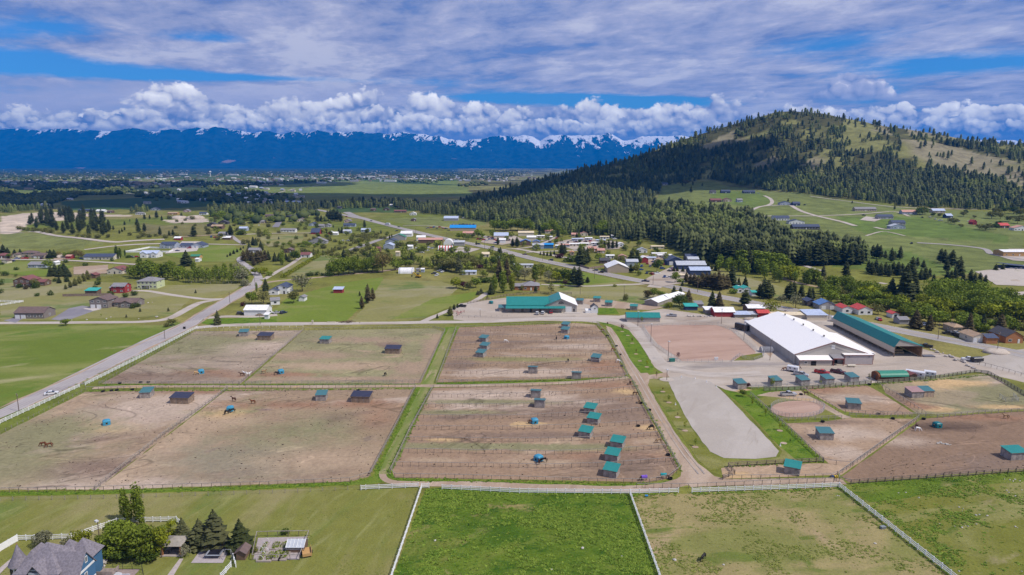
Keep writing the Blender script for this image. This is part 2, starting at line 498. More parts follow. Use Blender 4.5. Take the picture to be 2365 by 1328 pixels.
Ym=M0+(M1-M0)*Tm;Xm=Um*Ym
H=np.interp(Um,mu,mh)
tt=np.clip(Tm,0,1)
prof=0.62*tt+0.38*tt**2.2
gul=np.abs(fbm(Xm/900+3,Ym/2600,4,1)-0.5)*2
gul2=np.abs(fbm(Xm/330,Ym/900,4,2)-0.5)*2
Zm=H*prof-(gul*260+gul2*110)*np.sin(np.pi*tt)**0.9*np.clip(tt*2.2,0,1)+np.where(Tm>0.97,(fbm(Xm/210,Ym/300,4)-0.5)*70,0)
Zm=np.where(Tm>1,H*np.clip(1-(Tm-1)*1.4,0,1),Zm)
Zm[0,:]=-20
sx=np.interp(Um,[us(x,310)[0]for x in(0,300,470,520,720,900,1000,1130,1250,1420,1600)],[-.10,.08,.09,-.08,-.04,.04,.24,.55,.66,.68,.62])
ni=np.arange(Tm.size).reshape(Tm.shape)
mq=np.stack([ni[:-1,:-1],ni[:-1,1:],ni[1:,1:],ni[1:,:-1]],-1).reshape(-1,4)
mme=mesh_np('mountains',np.stack([Xm,Ym,Zm],-1).reshape(-1,3),mq,True)
sa_=mme.attributes.new('snow','FLOAT','POINT')
sa_.data.foreach_set('value',(Zm/np.maximum(H,1)-1+sx*0.42+(fbm(Xm/330,Ym/900,4,3)-0.5)*0.62).astype(np.float32).ravel())
mm,mb,mo=new_mat('mountain_forest')
mb.inputs['Specular IOR Level'].default_value=0.0;mb.inputs['Roughness'].default_value=1.0
sn=S(nd('ShaderNodeAttribute',attribute_name='snow').outputs['Fac'])
pm=wpos();mx_,my_,mz_=sep(pm)
nn=noise(pm,0.006,5,0.7,dim='3D')
bare=noise(pm,0.0013,4,0.6,dim='3D')
hazy_forest_c=mix(nn.step(0.35,0.65),(0.006,0.020,0.030),(0.024,0.052,0.062))  # forest green tilted to blue: some haze tint put into the colour
hazy_forest_c=mix(bare.step(0.66,0.74)*mz_.step(420,120),hazy_forest_c,(0.30,0.20,0.17))
n3=noise(vec(mx_*1.0,my_*0.28,mz_*0.5),0.0075,5,0.72,0.6,dim='3D')
S.put(mb.inputs['Base Color'],mix((sn+(nn-0.5)*0.25+(n3-0.53)*1.5).step(0.0,0.09),hazy_forest_c,(0.86,0.87,0.90)))
tag(obj('mountains',mme,mm),kind='structure')
# ------------------------------------------------------------------ air
hz=bpy.data.meshes.new('haze')
x0,x1,y0,y1,z0,z1=-46000,46000,-1700,31000,-40,1080
hz.from_pydata([(x,y,z)for x in(x0,x1)for y in(y0,y1)for z in(z0,z1)],[],
[(0,1,3,2),(4,6,7,5),(0,4,5,1),(2,3,7,6),(0,2,6,4),(1,5,7,3)])
hm=bpy.data.materials.new('haze');hm.use_nodes=True;hm.node_tree.nodes.clear();S.nt=hm.node_tree
ho=nd('ShaderNodeOutputMaterial');hv=nd('ShaderNodeVolumePrincipled')
hv.inputs['Color'].default_value=(0.0,0.31,1.0,1)
hv.inputs['Density'].default_value=6.0e-5
hv.inputs['Anisotropy'].default_value=0.0
hm.node_tree.links.new(hv.outputs[0],ho.inputs['Volume'])
tag(obj('haze',hz,hm),kind='stuff')
# ------------------------------------------------------------------ clouds overhead, above the picture, whose shadows lie on the valley
def overhead_clouds():
 rng=random.Random(6);V=[];Fs=[];A=1650.0
 off=Vector((_sd.x,_sd.y,0))*(A/_sd.z)
 for cx,cy,rx,ry,n in[(-620,1700,950,330,16),(330,1720,260,240,7),(-1750,3000,1000,600,14),(60,1500,420,160,6)]:
  for i in range(n):
   a=rng.random()*6.283;q=rng.random()**.5
   c_=Vector((cx+rx*q*math.cos(a)*.8,cy+ry*q*math.sin(a)*.8,A))+off
   r=Vector((rx*rng.uniform(.25,.45)+60,ry*rng.uniform(.3,.5)+60,rng.uniform(60,130)))
   b=len(V);seg,rg=16,8
   for j in range(rg+1):
    th=math.pi*j/rg
    for k in range(seg):
     ph=6.283*k/seg;d=Vector((math.sin(th)*math.cos(ph),math.sin(th)*math.sin(ph),math.cos(th)))
     kk=0.85+0.35*mnoise.noise(d*2.2+c_*.01)
     V.append((c_.x+d.x*r.x*kk,c_.y+d.y*r.y*kk,c_.z+max(d.z,-.25)*r.z*kk))
   Fs+=[(b+j*seg+k,b+j*seg+(k+1)%seg,b+(j+1)*seg+(k+1)%seg,b+(j+1)*seg+k)[::-1]for j in range(rg)for k in range(seg)]
 tag(obj('clouds',mesh_np('clouds',V,Fs,True),plain('cloud_white',(.88,.88,.9),1.0,var=.03)),kind='stuff')
overhead_clouds()
# ------------------------------------------------------------------ sheets, roads, yards
def spots_mat(name,base,patches,spots,fine=(0.17,0.8),bump_s=0.06):
 """ground with soft-edged worn or strewn places: spots = (picture x, y, rx, ry metres, colour, strength)"""
 m,b,o=new_mat(name)
 p=wpos();px,py,pz=sep(p)
 c=base
 for i,(pc,sc,lo,hi,st,an)in enumerate(patches):
  ca,sa=math.cos(an),math.sin(an)
  q=vec((px*ca+py*sa)/st+37.0*i+len(name)*3.0,py*ca-px*sa+11.0*i)
  c=mix(noise(q,sc,5,0.62,0.5).step(lo,hi),c,pc)
 w1=noise(p,0.13,5,0.65,0.4)
 for(x,y,rx,ry,sc,k)in spots:
  g=G(x,y)
  a=(px-g.x)/rx;e=(py-g.y)/ry
  f=S.m('EXPONENT',(a*a+e*e)*-1.0)
  c=mix(((f*1.3-1.25+w1*1.9)*1.9*k).clamp()*f.pow(0.6),c,sc)
 amp,sc=fine
 n1=noise(p,sc,5,0.68);n2=noise(p,sc*0.14,4,0.6)
 k=(n1-0.5)*amp*4.2+(n2-0.5)*amp*2.2+1.0
 # trails: wandering lines trodden by hooves and tyres
 tr=1.0
 for(ts,tw,td,an)in((0.030,0.013,0.36,.25),(0.075,0.015,0.30,.45),(0.050,0.010,-0.30,.15)):
  ca,sa=math.cos(an),math.sin(an)
  q=noise(vec((px*ca+py*sa)/2.6+len(name)*5.0,py*ca-px*sa),ts,3,0.5,0.9)
  ln=S.m('ABSOLUTE',q-0.5).step(tw,0.0)*noise(p,0.04,2).step(0.42,0.6)
  tr=(1.0-ln*td)*tr
 sp_=voro(p,0.16,'F1').step(0.06,0.02)*noise(p,0.05,2).step(0.5,0.62)
 k=k*tr*(1.0-sp_*0.6)
 S.put(b.inputs['Base Color'],mulc(c,vec(k,k,k)))
 b.inputs['Roughness'].default_value=0.95;b.inputs['Specular IOR Level'].default_value=0.08
 if bump_s:
  bp=nd('ShaderNodeBump');bp.inputs['Strength'].default_value=1.0;bp.inputs['Distance'].default_value=bump_s
  S.put(bp.inputs['Height'],n1+n2*2.0);S.nt.links.new(bp.outputs[0],b.inputs['Normal'])
 return m
def roughen(pts,step=6.0,amp=0.5):
 """subdivide a world outline and make it wander, as the edge of turf does"""
 out=[]
 n=len(pts)
 for i in range(n):
  a=Vector(pts[i]);b=Vector(pts[(i+1)%n]);L=(b-a).length
  k=max(1,int(L/step))
  nx=Vector((-(b-a).y,(b-a).x,0))/max(L,1e-6)
  for j in range(k):
   q=a.lerp(b,j/k)
   if j:q=q+nx*(mnoise.noise(Vector((q.x*0.35,q.y*0.35,3.3)))*amp)
   out.append(q)
 return out
_zc=[0]
def lift():
 _zc[0]+=1
 return 0.0004*_zc[0]
def sheet(name,px,m,z,rough=0.0,kind='structure',drape=False,cell=14.0,world=None):
 z+=lift()
 pts=world or[G(*p)for p in px]
 if rough:pts=roughen(pts,3.5 if not drape else 8.0,rough)
 if not drape:
  V=[(p.x,p.y,z)for p in pts]
  F_=tessellate_polygon([[Vector(v)for v in V]])
  me=bpy.data.meshes.new(name);me.from_pydata(V,[],[tuple(f)for f in F_]);me.update()
 else:
  pts=roughen(pts,cell,rough)
  poly=[(p.x,p.y)for p in pts]
  xs=[p[0]for p in poly];yy=[p[1]for p in poly]
  gx,gy=np.meshgrid(np.arange(min(xs),max(xs),cell),np.arange(min(yy),max(yy),cell))
  gx,gy=gx.ravel(),gy.ravel();k=pip(gx,gy,poly)
  inner=list(zip(gx[k],gy[k]))
  vs=[Vector(p)for p in poly]+[Vector(p)for p in inner]
  n=len(poly)
  v2,e2,f2,*_=delaunay_2d_cdt(vs,[],[list(range(n))],1,1e-4)
  va=np.array([(v.x,v.y)for v in v2])
  zz=Z(va[:,0],va[:,1])+z
  me=bpy.data.meshes.new(name)
  me.from_pydata([(a,b_,c_)for(a,b_),c_ in zip(va,zz)],[],[tuple(f)for f in f2]);me.update()
  # faces up
 if me.polygons and sum(p.normal.z for p in me.polygons)<0:me.flip_normals()
 return tag(obj(name,me,m),kind=kind)
def smooth_line(P,n=6):
 P=[Vector(p)for p in P];Q=[P[0]]+P+[P[-1]];out=[]
 for i in range(1,len(Q)-2):
  a,b,c_,d=Q[i-1],Q[i],Q[i+1],Q[i+2]
  for j in range(n):
   t=j/n
   out.append(0.5*((2*b)+(c_-a)*t+(2*a-5*b+4*c_-d)*t*t+(3*b-a-3*c_+d)*t**3))
 out.append(P[-1])
 return out
def strip(name,line,w,m,z,offs=0.0,kind='structure',jit=0.0,build=True):
 """a ribbon along a world line, draped on the land"""
 z+=lift()
 V=[];K=3
 for i,p in enumerate(line):
  a=line[max(i-1,0)];b=line[min(i+1,len(line)-1)]
  t=Vector((b.x-a.x,b.y-a.y,0));t.normalize();nrm=Vector((-t.y,t.x,0))
  ww=w if isinstance(w,(int,float))else w[0]+(w[1]-w[0])*i/(len(line)-1)
  ww=ww*(1+jit*(mnoise.noise(Vector((p.x*0.1,p.y*0.1,0)))))
  for k in range(K):
   q=p+nrm*(offs+ww*(k/(K-1)-0.5))
   far=0.22 if q.y>540 else 0.0
   V.append((q.x,q.y,float(Z(q.x,q.y))+z+far))
 F_=[]
 for i in range(len(line)-1):
  for k in range(K-1):
   a=i*K+k
   F_.append((a,a+1,a+K+1,a+K))
 me=bpy.data.meshes.new(name);me.from_pydata(V,[],F_);me.update()
 if me.polygons and sum(p.normal.z for p in me.polygons)<0:me.flip_normals()
 return tag(obj(name,me,m),kind=kind)
def road(name,px,w,m,z=0.012,n=5,jit=0.0):
 return strip(name,smooth_line([G(*p)for p in px],n),w,m,z,jit=jit)
 # -- turf and soil materials
SOIL=(0.320,0.232,0.160);SOIL_D=(0.215,0.152,0.112);SOIL_L=(0.43,0.335,0.260)
TANS=(0.375,0.275,0.185);GRN=(0.225,0.208,0.112);HAY=(0.50,0.345,0.18);RUST=(0.28,0.165,0.105)
m_field=ground_mat('field_grass',(0.125,0.168,0.025),[((0.205,0.220,0.062),0.030,.42,.66,2.5,.2),((0.105,0.165,0.022),0.055,.52,.72,2,.6),((0.29,0.275,0.13),0.05,.60,.75,3,.3)],fine=(.10,1.2))
m_mown=ground_mat('mown_grass',(0.180,0.182,0.042),[((0.255,0.225,0.098),0.035,.45,.66,2.2,1.35),((0.140,0.175,0.040),0.06,.50,.74,3,1.32),((0.235,0.235,0.080),0.35,.50,.80,5,1.3)],fine=(.13,2.0),bump_s=.1)
m_lush=ground_mat('lush_grass',(0.110,0.165,0.018),[((0.060,0.118,0.011),0.10,.44,.66,1.8,.1),((0.165,0.190,0.036),0.05,.50,.72,1.6,.8),((0.270,0.220,0.090),0.045,.60,.74,1.5,.4),((0.045,0.098,0.010),0.28,.54,.70,2.2,.1)],fine=(.22,1.3),bump_s=.3)
m_tan=ground_mat('grazed_turf',(0.285,0.235,0.105),[((0.195,0.195,0.060),0.055,.42,.62,1.8,.1),((0.36,0.27,0.155),0.04,.52,.70,1.6,.5),((0.130,0.160,0.035),0.16,.57,.70,2.2,.1)],fine=(.15,1.4),bump_s=.1)
m_olive=ground_mat('olive_turf',(0.160,0.165,0.032),[((0.225,0.215,0.075),0.05,.45,.65,1.8,.2),((0.085,0.128,0.018),0.10,.56,.70,2.4,.1),((0.27,0.235,0.11),0.12,.64,.78,2,.3)],fine=(.17,1.4),bump_s=.12)
m_lane=ground_mat('lane_grass',(0.112,0.178,0.016),[((0.150,0.205,0.030),0.06,.45,.65,1,0),((0.060,0.125,0.012),0.3,.5,.7,1,0)],fine=(.14,1.5),bump_s=.2)
m_track=ground_mat('trodden_grass',(0.225,0.225,0.085),[((0.150,0.195,0.045),0.12,.42,.6,6,1.47),((0.31,0.26,0.15),0.3,.55,.7,6,1.47)],fine=(.12,1.2))
m_asph=ground_mat('worn_asphalt',(0.40,0.365,0.355),[((0.285,0.255,0.255),0.06,.45,.65,5,.9)],fine=(.05,1.0),rough=.85)
m_hwy=ground_mat('highway_asphalt',(0.345,0.315,0.300),[((0.30,0.275,0.262),0.03,.45,.65,6,-.4)],fine=(.05,.5),rough=.85)
m_dark=ground_mat('dark_asphalt',(0.215,0.200,0.225),[((0.26,0.245,0.26),0.08,.45,.65,2,.5)],fine=(.05,1.0),rough=.85)
m_grav=ground_mat('gravel',(0.400,0.335,0.275),[((0.455,0.395,0.335),0.045,.45,.65,3,.15),((0.32,0.25,0.195),0.035,.55,.72,3,.1),((0.29,0.255,0.235),0.06,.60,.75,4,.2)],fine=(.08,1.1))
m_gravl=ground_mat('pale_gravel',(0.46,0.405,0.355),[((0.38,0.32,0.265),0.10,.48,.68,4,.1)],fine=(.06,1.0))
m_dirt=ground_mat('dirt_road',(0.355,0.262,0.190),[((0.42,0.325,0.245),0.10,.45,.65,5,1.2),((0.32,0.235,0.170),0.20,.52,.7,6,1.2),((0.47,0.32,0.17),0.08,.6,.72,2,.4)],fine=(.10,1.4))
m_sand=ground_mat('arena_sand',(0.395,0.265,0.205),[((0.435,0.30,0.235),0.05,.42,.65,3,.25),((0.34,0.220,0.168),0.20,.52,.7,9,.25)],fine=(.06,1.4))
m_gsand=ground_mat('grey_sand',(0.385,0.340,0.295),[((0.425,0.38,0.335),0.07,.45,.65,2,.9),((0.355,0.31,0.265),0.3,.58,.76,7,1.1)],fine=(.05,1.4))
m_conc=ground_mat('concrete',(0.50,0.45,0.41),[((0.44,0.39,0.35),0.2,.45,.65,1,0)],fine=(.05,1.0))
# -- fields in front
Z1,Z2,Z3,Z4,Z5=0.008,0.016,0.024,0.032,0.040
sheet('field',[(-260,753),(0,753),(380,751),(408,741),(420,747),(330,785),(200,848),(0,944),(-260,1068)],m_field,Z1,0.5)
sheet('pasture_mown',[(-420,1149),(0,1148),(240,1143),(600,1132),(840,1126),(975,1128),(905,1328),(870,1430),(-420,1430)],m_mown,Z1)
sheet('pasture_lush',[(983,1130),(1020,1126),(1455,1142),(1520,1328),(1560,1430),(876,1430),(909,1328)],m_lush,Z1)
sheet('pasture_grazed',[(1458,1142),(1600,1140),(1940,1122),(2195,1328),(2325,1430),(1562,1430),(1523,1328)],m_tan,Z1)
sheet('pasture_olive',[(1944,1121),(1960,1118),(2365,1092),(2800,1064),(2800,1430),(2330,1430),(2200,1328)],m_olive,Z1)
sheet('grass_band',[(1944,1121),(1960,1117),(2365,1091),(2800,1062),(2800,1085),(2365,1112),(2200,1125),(2100,1150),(2010,1160)],m_lush,Z2,0.8)
sheet('grass_band',[(-420,1137),(0,1136),(240,1134),(600,1122),(830,1111),(862,1100),(885,1108),(868,1117),(600,1130),(240,1141),(0,1145),(-420,1147)],m_lane,Z2,0.3)
sheet('grass_band',[(905,1088),(912,1104),(1100,1110),(1400,1118),(1510,1116),(1560,1107),(1560,1112),(1470,1124),(1300,1121),(1000,1113),(915,1113),(897,1100)],m_lane,Z2,0.3)
# -- the paddocks
SB=lambda nm,base,pat,sp,**k:spots_mat(nm,base,pat,sp,**k)
pat_soil=[(SOIL_D,0.035,.50,.68,2.2,.3),(SOIL_L,0.030,.54,.70,2.4,.15),(TANS,0.025,.58,.74,2.0,.5),(GRN,0.030,.56,.70,2.0,.2),((0.21,0.15,0.125),0.25,.62,.76,4,.35)]
PA=[(452,765),(700,763),(556,886),(235,886)]
PB=[(703,763),(1000,758),(1027,766),(970,886),(562,886)]
PC=[(197,905),(523,899),(222,1131),(-420,1131),(-420,1150),(-420,1110),(0,1004)]
PD=[(526,899),(955,896),(852,1101),(808,1112),(240,1131),(224,1131)]
PE=[(1060,756),(1330,746),(1375,750),(1405,785),(1446,864),(1440,870),(1010,883)]
PF=[(1000,896),(1300,888),(1458,874),(1482,930),(1568,1082),(1545,1105),(1500,1113),(912,1103),(903,1088)]
sheet('paddock',PA,SB('soil_a',(0.305,0.240,0.180),pat_soil,[(520,790,45,16,GRN,.8),(600,778,14,5,TANS,.8),(440,800,30,30,GRN,.6),(470,860,16,6,RUST,.5),(640,800,30,14,SOIL_L,.6),(330,870,40,8,SOIL_D,.6),(570,865,20,8,RUST,.4)]),Z1,.4)
sheet('paddock',PB,SB('soil_b',(0.270,0.245,0.130),[(GRN,0.03,.40,.58,2,.2),(SOIL,0.028,.52,.66,2.3,.2),(TANS,0.045,.58,.72,2.5,.1)],[(665,866,18,5,RUST,.8),(900,795,9,6,SOIL_D,.9),(790,845,40,9,TANS,.7),(700,820,30,10,SOIL,.7),(950,850,12,16,SOIL,.8),(760,875,60,4,SOIL,.8),(840,785,30,8,SOIL,.6),(1000,800,6,30,SOIL,.9)]),Z1,.4)
sheet('paddock',PC,SB('soil_c',(0.319,0.232,0.153),pat_soil,[(255,985,12,7,HAY,1.0),(240,972,9,5,HAY,.6),(300,960,14,8,RUST,.6),(330,950,26,20,SOIL_L,.8),(100,1000,26,22,GRN,.7),(60,1080,25,18,GRN,.5),(430,925,25,10,SOIL_L,.7),(250,1080,25,10,SOIL_D,.6),(460,905,20,4,RUST,.5)]),Z1,.4)
sheet('paddock',PD,SB('soil_d',(0.299,0.216,0.142),pat_soil,[(470,975,22,8,TANS,.9),(520,955,10,6,HAY,.5),(400,1010,14,16,TANS,.9),(330,1075,10,14,TANS,1.0),(560,1060,30,20,(0.25,0.215,0.15),.6),(700,1000,30,22,GRN,.45),(740,1060,25,12,TANS,.5),(880,960,10,20,RUST,.4),(640,935,40,5,RUST,.5),(830,930,14,5,RUST,.5)]),Z1,.4)
sheet('paddock',PE,SB('soil_e',(0.283,0.196,0.128),pat_soil[:3],[(1200,857,38,4.5,SOIL_L,1.2),(1180,866,34,3.5,SOIL_L,1.1),(1190,830,36,4,(0.24,0.22,0.10),.9),(1330,778,22,6,SOIL_D,.9),(1350,800,30,7,SOIL_L,.6),(1170,790,34,4,SOIL_D,.7),(1325,750,20,5,TANS,.9),(1300,815,20,4,TANS,.6),(1090,770,20,6,SOIL_D,.7),(1060,840,10,12,SOIL_D,.8),(1400,845,14,12,RUST,.6),(1418,800,5,16,TANS,.7)]),Z1,.3)
sheet('paddock',PF,SB('soil_f',(0.290,0.198,0.131),pat_soil[:3],[(1120,928,26,3.0,GRN,1.2),(1060,952,20,3,GRN,.9),(1080,1030,36,3.0,GRN,1.3),(1200,1032,34,2.6,GRN,1.1),(1330,1035,20,2.6,GRN,.9),(1205,980,4.5,2.2,HAY,1.6),(1240,978,4,2,HAY,.9),(1020,1016,7,1.4,HAY,.9),(1010,1062,10,2,TANS,.7),(1500,988,5,3,HAY,1.1),(1510,1020,5,3,TANS,1.2),(1420,1055,30,4,RUST,.6),(1450,1075,18,10,SOIL_D,.8),(1250,1005,36,3,SOIL_D,.9),(1440,960,12,8,SOIL_D,.7),(1100,905,24,3,SOIL_L,.9),(1250,1067,12,2.5,TANS,.8),(1450,905,6,5,HAY,.7),(1400,890,20,5,RUST,.5)]),Z1,.3)
P1=[(1852,894),(2000,889),(2036,908),(2112,956),(2030,959),(1950,950),(1900,924)]
P2=[(1812,978),(1900,974),(1965,965),(2120,968),(2030,1035),(1942,1098),(1905,1062),(1870,1032)]
P3=[(2128,968),(2200,960),(2365,950),(2800,924),(2800,1058),(2365,1084),(1960,1114),(1945,1100),(2035,1036)]
P4=[(2034,886),(2150,874),(2272,864),(2300,872),(2365,910),(2800,1010),(2800,918),(2365,944),(2200,956),(2122,957),(2045,908)]
P5=[(1665,1080),(1740,1074),(1900,1070),(1950,1074),(1934,1097),(1670,1106)]
sheet('paddock',P1,SB('soil_g',(0.330,0.222,0.144),pat_soil[:2],[(1975,920,16,6,SOIL_L,.8),(1900,900,8,5,RUST,.7)]),Z1,.3)
sheet('paddock',P2,SB('soil_h',(0.345,0.242,0.162),pat_soil[:2],[(1960,1000,14,8,SOIL_L,.7),(1900,975,20,3,SOIL_D,.8),(1940,1045,10,6,SOIL_L,.8)]),Z1,.3)
sheet('paddock',P3,SB('soil_i',(0.232,0.155,0.104),pat_soil[:2],[(2180,985,18,5,(0.14,0.095,0.07),1.0),(2290,965,20,4,RUST,.7),(2090,1020,14,6,SOIL_L,.4)]),Z1,.3)
sheet('paddock',P4,SB('soil_j',(0.290,0.235,0.150),[(GRN,0.04,.45,.6,2,.2),(SOIL_L,0.04,.55,.7,2,.2)],[(2195,888,14,7,HAY,1.4),(2220,884,12,5,HAY,1.0),(2165,945,8,3,HAY,1.2),(2340,940,14,3,HAY,1.0),(2080,920,6,12,SOIL_D,.8),(2280,900,14,6,GRN,.8),(2330,925,12,6,GRN,.8),(2120,938,8,5,RUST,.7)]),Z1,.3)
sheet('paddock',P5,SB('soil_k',(0.386,0.275,0.184),pat_soil[:2],[(1700,1098,5,3,HAY,.7)]),Z1,.3)
# the round pen
sheet('turf_patch',[(1735,914),(1764,902),(1850,896),(1862,906),(1905,930),(1946,960),(1808,972)],m_olive,0.012,.3)
sheet('dirt_road',[(1690,904),(1722,898),(1764,905),(1850,903),(1858,910),(1905,932),(1950,958),(1968,964),(1946,967),(1925,955),(1895,940),(1850,925),(1800,918),(1735,912)],m_dirt,0.014,.35)
rp=[G(1842+62*math.cos(t),945+19.5*math.sin(t))for t in np.linspace(0,2*math.pi,40,endpoint=False)]
# -- grass lane, dirt roads
sheet('grass_lane',[(1028,756),(1062,754),(1050,775),(1010,865),(1003,883),(990,888),(998,896),(985,920),(930,1040),(903,1090),(900,1105),(905,1112),(850,1118),(820,1114),(862,1100),(880,1060),(940,940),(962,897),(975,886),(1000,825)],m_lane,Z3,.2)
for ox in(0,):
 strip('mown_track',smooth_line([G(*p)for p in((1046,757),(1026,800),(990,880),(978,905),(940,985),(905,1060),(888,1095))],5),4.2,m_track,Z4,jit=.25)
strip('dirt_track',smooth_line([G(*p)for p in((884,1088),(886,1103),(905,1113),(950,1117),(1100,1119),(1300,1127),(1460,1129),(1540,1122),(1600,1105))],5),(2.4,4.2),m_dirt,Z3,jit=.3)
strip('dirt_track',smooth_line([G(*p)for p in((1590,1118),(1660,1115),(1760,1113),(1880,1110),(1950,1112))],5),3.6,m_dirt,Z3,jit=.3)
strip('dirt_track',smooth_line([G(*p)for p in((215,896),(300,893),(520,892),(760,893),(975,891),(1100,890),(1300,884),(1400,877),(1450,871))],5),3.0,m_dirt,Z4,jit=.15)
sheet('grass_band',[(240,888),(555,888),(965,887),(970,890),(555,890.5),(225,892)],m_lane,Z3,.2)
sheet('grass_band',[(1008,885),(1300,880),(1445,869),(1446,873),(1300,883),(1008,888)],m_lane,Z3,.2)
sheet('dirt_road',[(1398,750),(1428,752),(1440,790),(1465,832),(1500,866),(1540,860),(1545,870),(1505,880),(1498,892),(1518,930),(1560,1000),(1612,1070),(1650,1100),(1700,1112),(1640,1124),(1545,1118),(1572,1100),(1574,1086),(1530,1008),(1488,928),(1462,880),(1446,850),(1418,790)],m_dirt,Z2,.35)
# -- yards
sheet('gravel_yard',[(1048,738),(1042,716),(1062,701),(1165,688),(1350,690),(1372,700),(1380,728),(1430,729),(1530,713),(1640,728),(1740,738),(1800,740),(1925,728),(1990,740),(2065,818),(2130,806),(2200,822),(2340,856),(2800,950),(2800,985),(2300,868),(2255,858),(2200,863),(2034,882),(1985,888),(1850,892),(1722,894),(1690,906),(1640,884),(1548,872),(1512,848),(1482,797),(1455,766),(1415,750),(1345,742),(1250,741),(1120,746)],m_grav,Z1,.5)
road('gravel_drive',[(452,757),(520,751),(620,748),(760,747),(900,746),(1000,744),(1100,743),(1200,738),(1300,734),(1380,737),(1440,744),(1475,765),(1500,805),(1530,842),(1580,858),(1660,866),(1760,862)],6.2,m_gravl,Z4,jit=.12)
sheet('gravel_yard',[(2238,838),(2262,826),(2310,812),(2365,806),(2800,800),(2800,940),(2365,866)],m_gsand,Z2,.4)
sheet('riding_arena',[(1487,753),(1540,750),(1655,751),(1690,764),(1745,812),(1742,826),(1690,832),(1575,834),(1520,796)],m_sand,Z4,.3)
sheet('dressage_arena',[(1540,872),(1580,869),(1640,881),(1662,898),(1692,928),(1742,980),(1799,1042),(1792,1055),(1745,1060),(1672,1058),(1640,1043),(1600,990),(1562,922)],m_gsand,Z4,.35)
sheet('grass_verge',[(1500,876),(1530,870),(1545,886),(1568,940),(1604,1000),(1642,1048),(1672,1062),(1748,1064),(1800,1056),(1806,1042),(1745,975),(1695,926),(1662,897),(1700,905),(1760,928),(1850,1010),(1902,1066),(1820,1068),(1680,1078),(1640,1088),(1612,1062),(1560,985),(1520,922),(1496,890)],m_olive,Z2,.4)
sheet('grass_verge',[(1668,900),(1700,906),(1752,925),(1840,1004),(1898,1062),(1840,1063),(1800,1030),(1745,970),(1700,926)],m_lane,Z3,.3)
sheet('grass_verge',[(1376,742),(1410,748),(1452,762),(1482,800),(1510,850),(1508,860),(1480,862),(1456,832),(1430,782),(1412,757)],m_lane,Z3,.3)
sheet('grass_verge',[(1700,905),(1770,898),(1850,893),(1840,900),(1780,905),(1740,915)],m_lane,Z2,.3)
sheet('round_pen_sand',None,m_sand,Z3,world=rp)
sheet('grass_patch',[(1380,712),(1420,711),(1430,725),(1380,726)],m_lane,Z3)
sheet('dirt_yard',[(1330,690),(1400,690),(1480,702),(1540,708),(1500,716),(1380,710),(1345,700)],m_dirt,Z2,.4)
sheet('dirt_yard',[(1728,775),(1740,770),(1785,815),(1780,826),(1752,800)],m_dirt,Z2,.3)
# -- roads
def two_edges(name,L_,Rr,m,z):
 P=[G(*p)for p in L_]+[G(*p)for p in reversed(Rr)]
 sheet(name,None,m,z,world=P)
two_edges('country_road',[(-420,1135),(0,946),(200,849),(330,786),(420,746),(482,711),(545,672),(581,652),(587,640)],[(-420,1172),(0,966),(190,888),(300,831),(440,761),(474,734),(541,696),(602,662),(607,650)],m_asph,Z5)
road('country_road',[(597,646),(596,638),(590,630),(578,620),(566,612),(556,604),(556,596),(575,588)],6.0,m_asph,0.05)
road('gravel_drive',[(-60,746),(0,746),(180,745),(330,743),(390,735),(430,715),(460,700),(490,694),(515,690)],5.5,m_gravl,Z5,jit=.1)
road('gravel_drive',[(520,690),(480,691),(440,687),(390,680),(340,672),(300,672)],4.5,m_gravl,Z4,jit=.1)
road('gravel_drive',[(470,735),(520,731),(590,731),(640,727)],5.5,m_gravl,Z4,jit=.2)
road('gravel_drive',[(976,743),(1005,730),(1040,716),(1075,704),(1105,690),(1125,676)],4.0,m_gravl,Z4,jit=.1)
road('farm_track',[(604,655),(640,649),(720,642),(800,634),(870,628),(920,622),(955,618)],4.5,m_dirt,Z4,jit=.2)
road('farm_track',[(610,645),(640,628),(670,612),(690,598),(705,587)],4.0,m_gravl,Z4)
sheet('driveway',[(118,738),(160,712),(190,706),(235,712),(150,742)],m_dark,Z5)
sheet('driveway',[(192,713),(212,708),(235,714),(215,718)],m_conc,0.046)
sheet('driveway',[(8,740),(30,735),(52,736),(36,746)],m_dark,Z5)
road('highway',[(800,490),(850,508),(900,521),(950,533),(1000,545),(1050,556),(1100,566),(1150,577),(1200,590),(1250,602),(1300,612),(1350,623),(1400,633),(1460,645),(1520,656),(1580,668),(1650,683),(1700,692),(1800,711),(1900,730),(2010,750),(2100,768),(2200,787),(2300,806),(2400,826),(2700,890)],12.5,m_hwy,0.05,8)
road('side_road',[(945,533),(910,545),(880,553),(840,567),(800,582)],8.0,m_hwy,0.06)
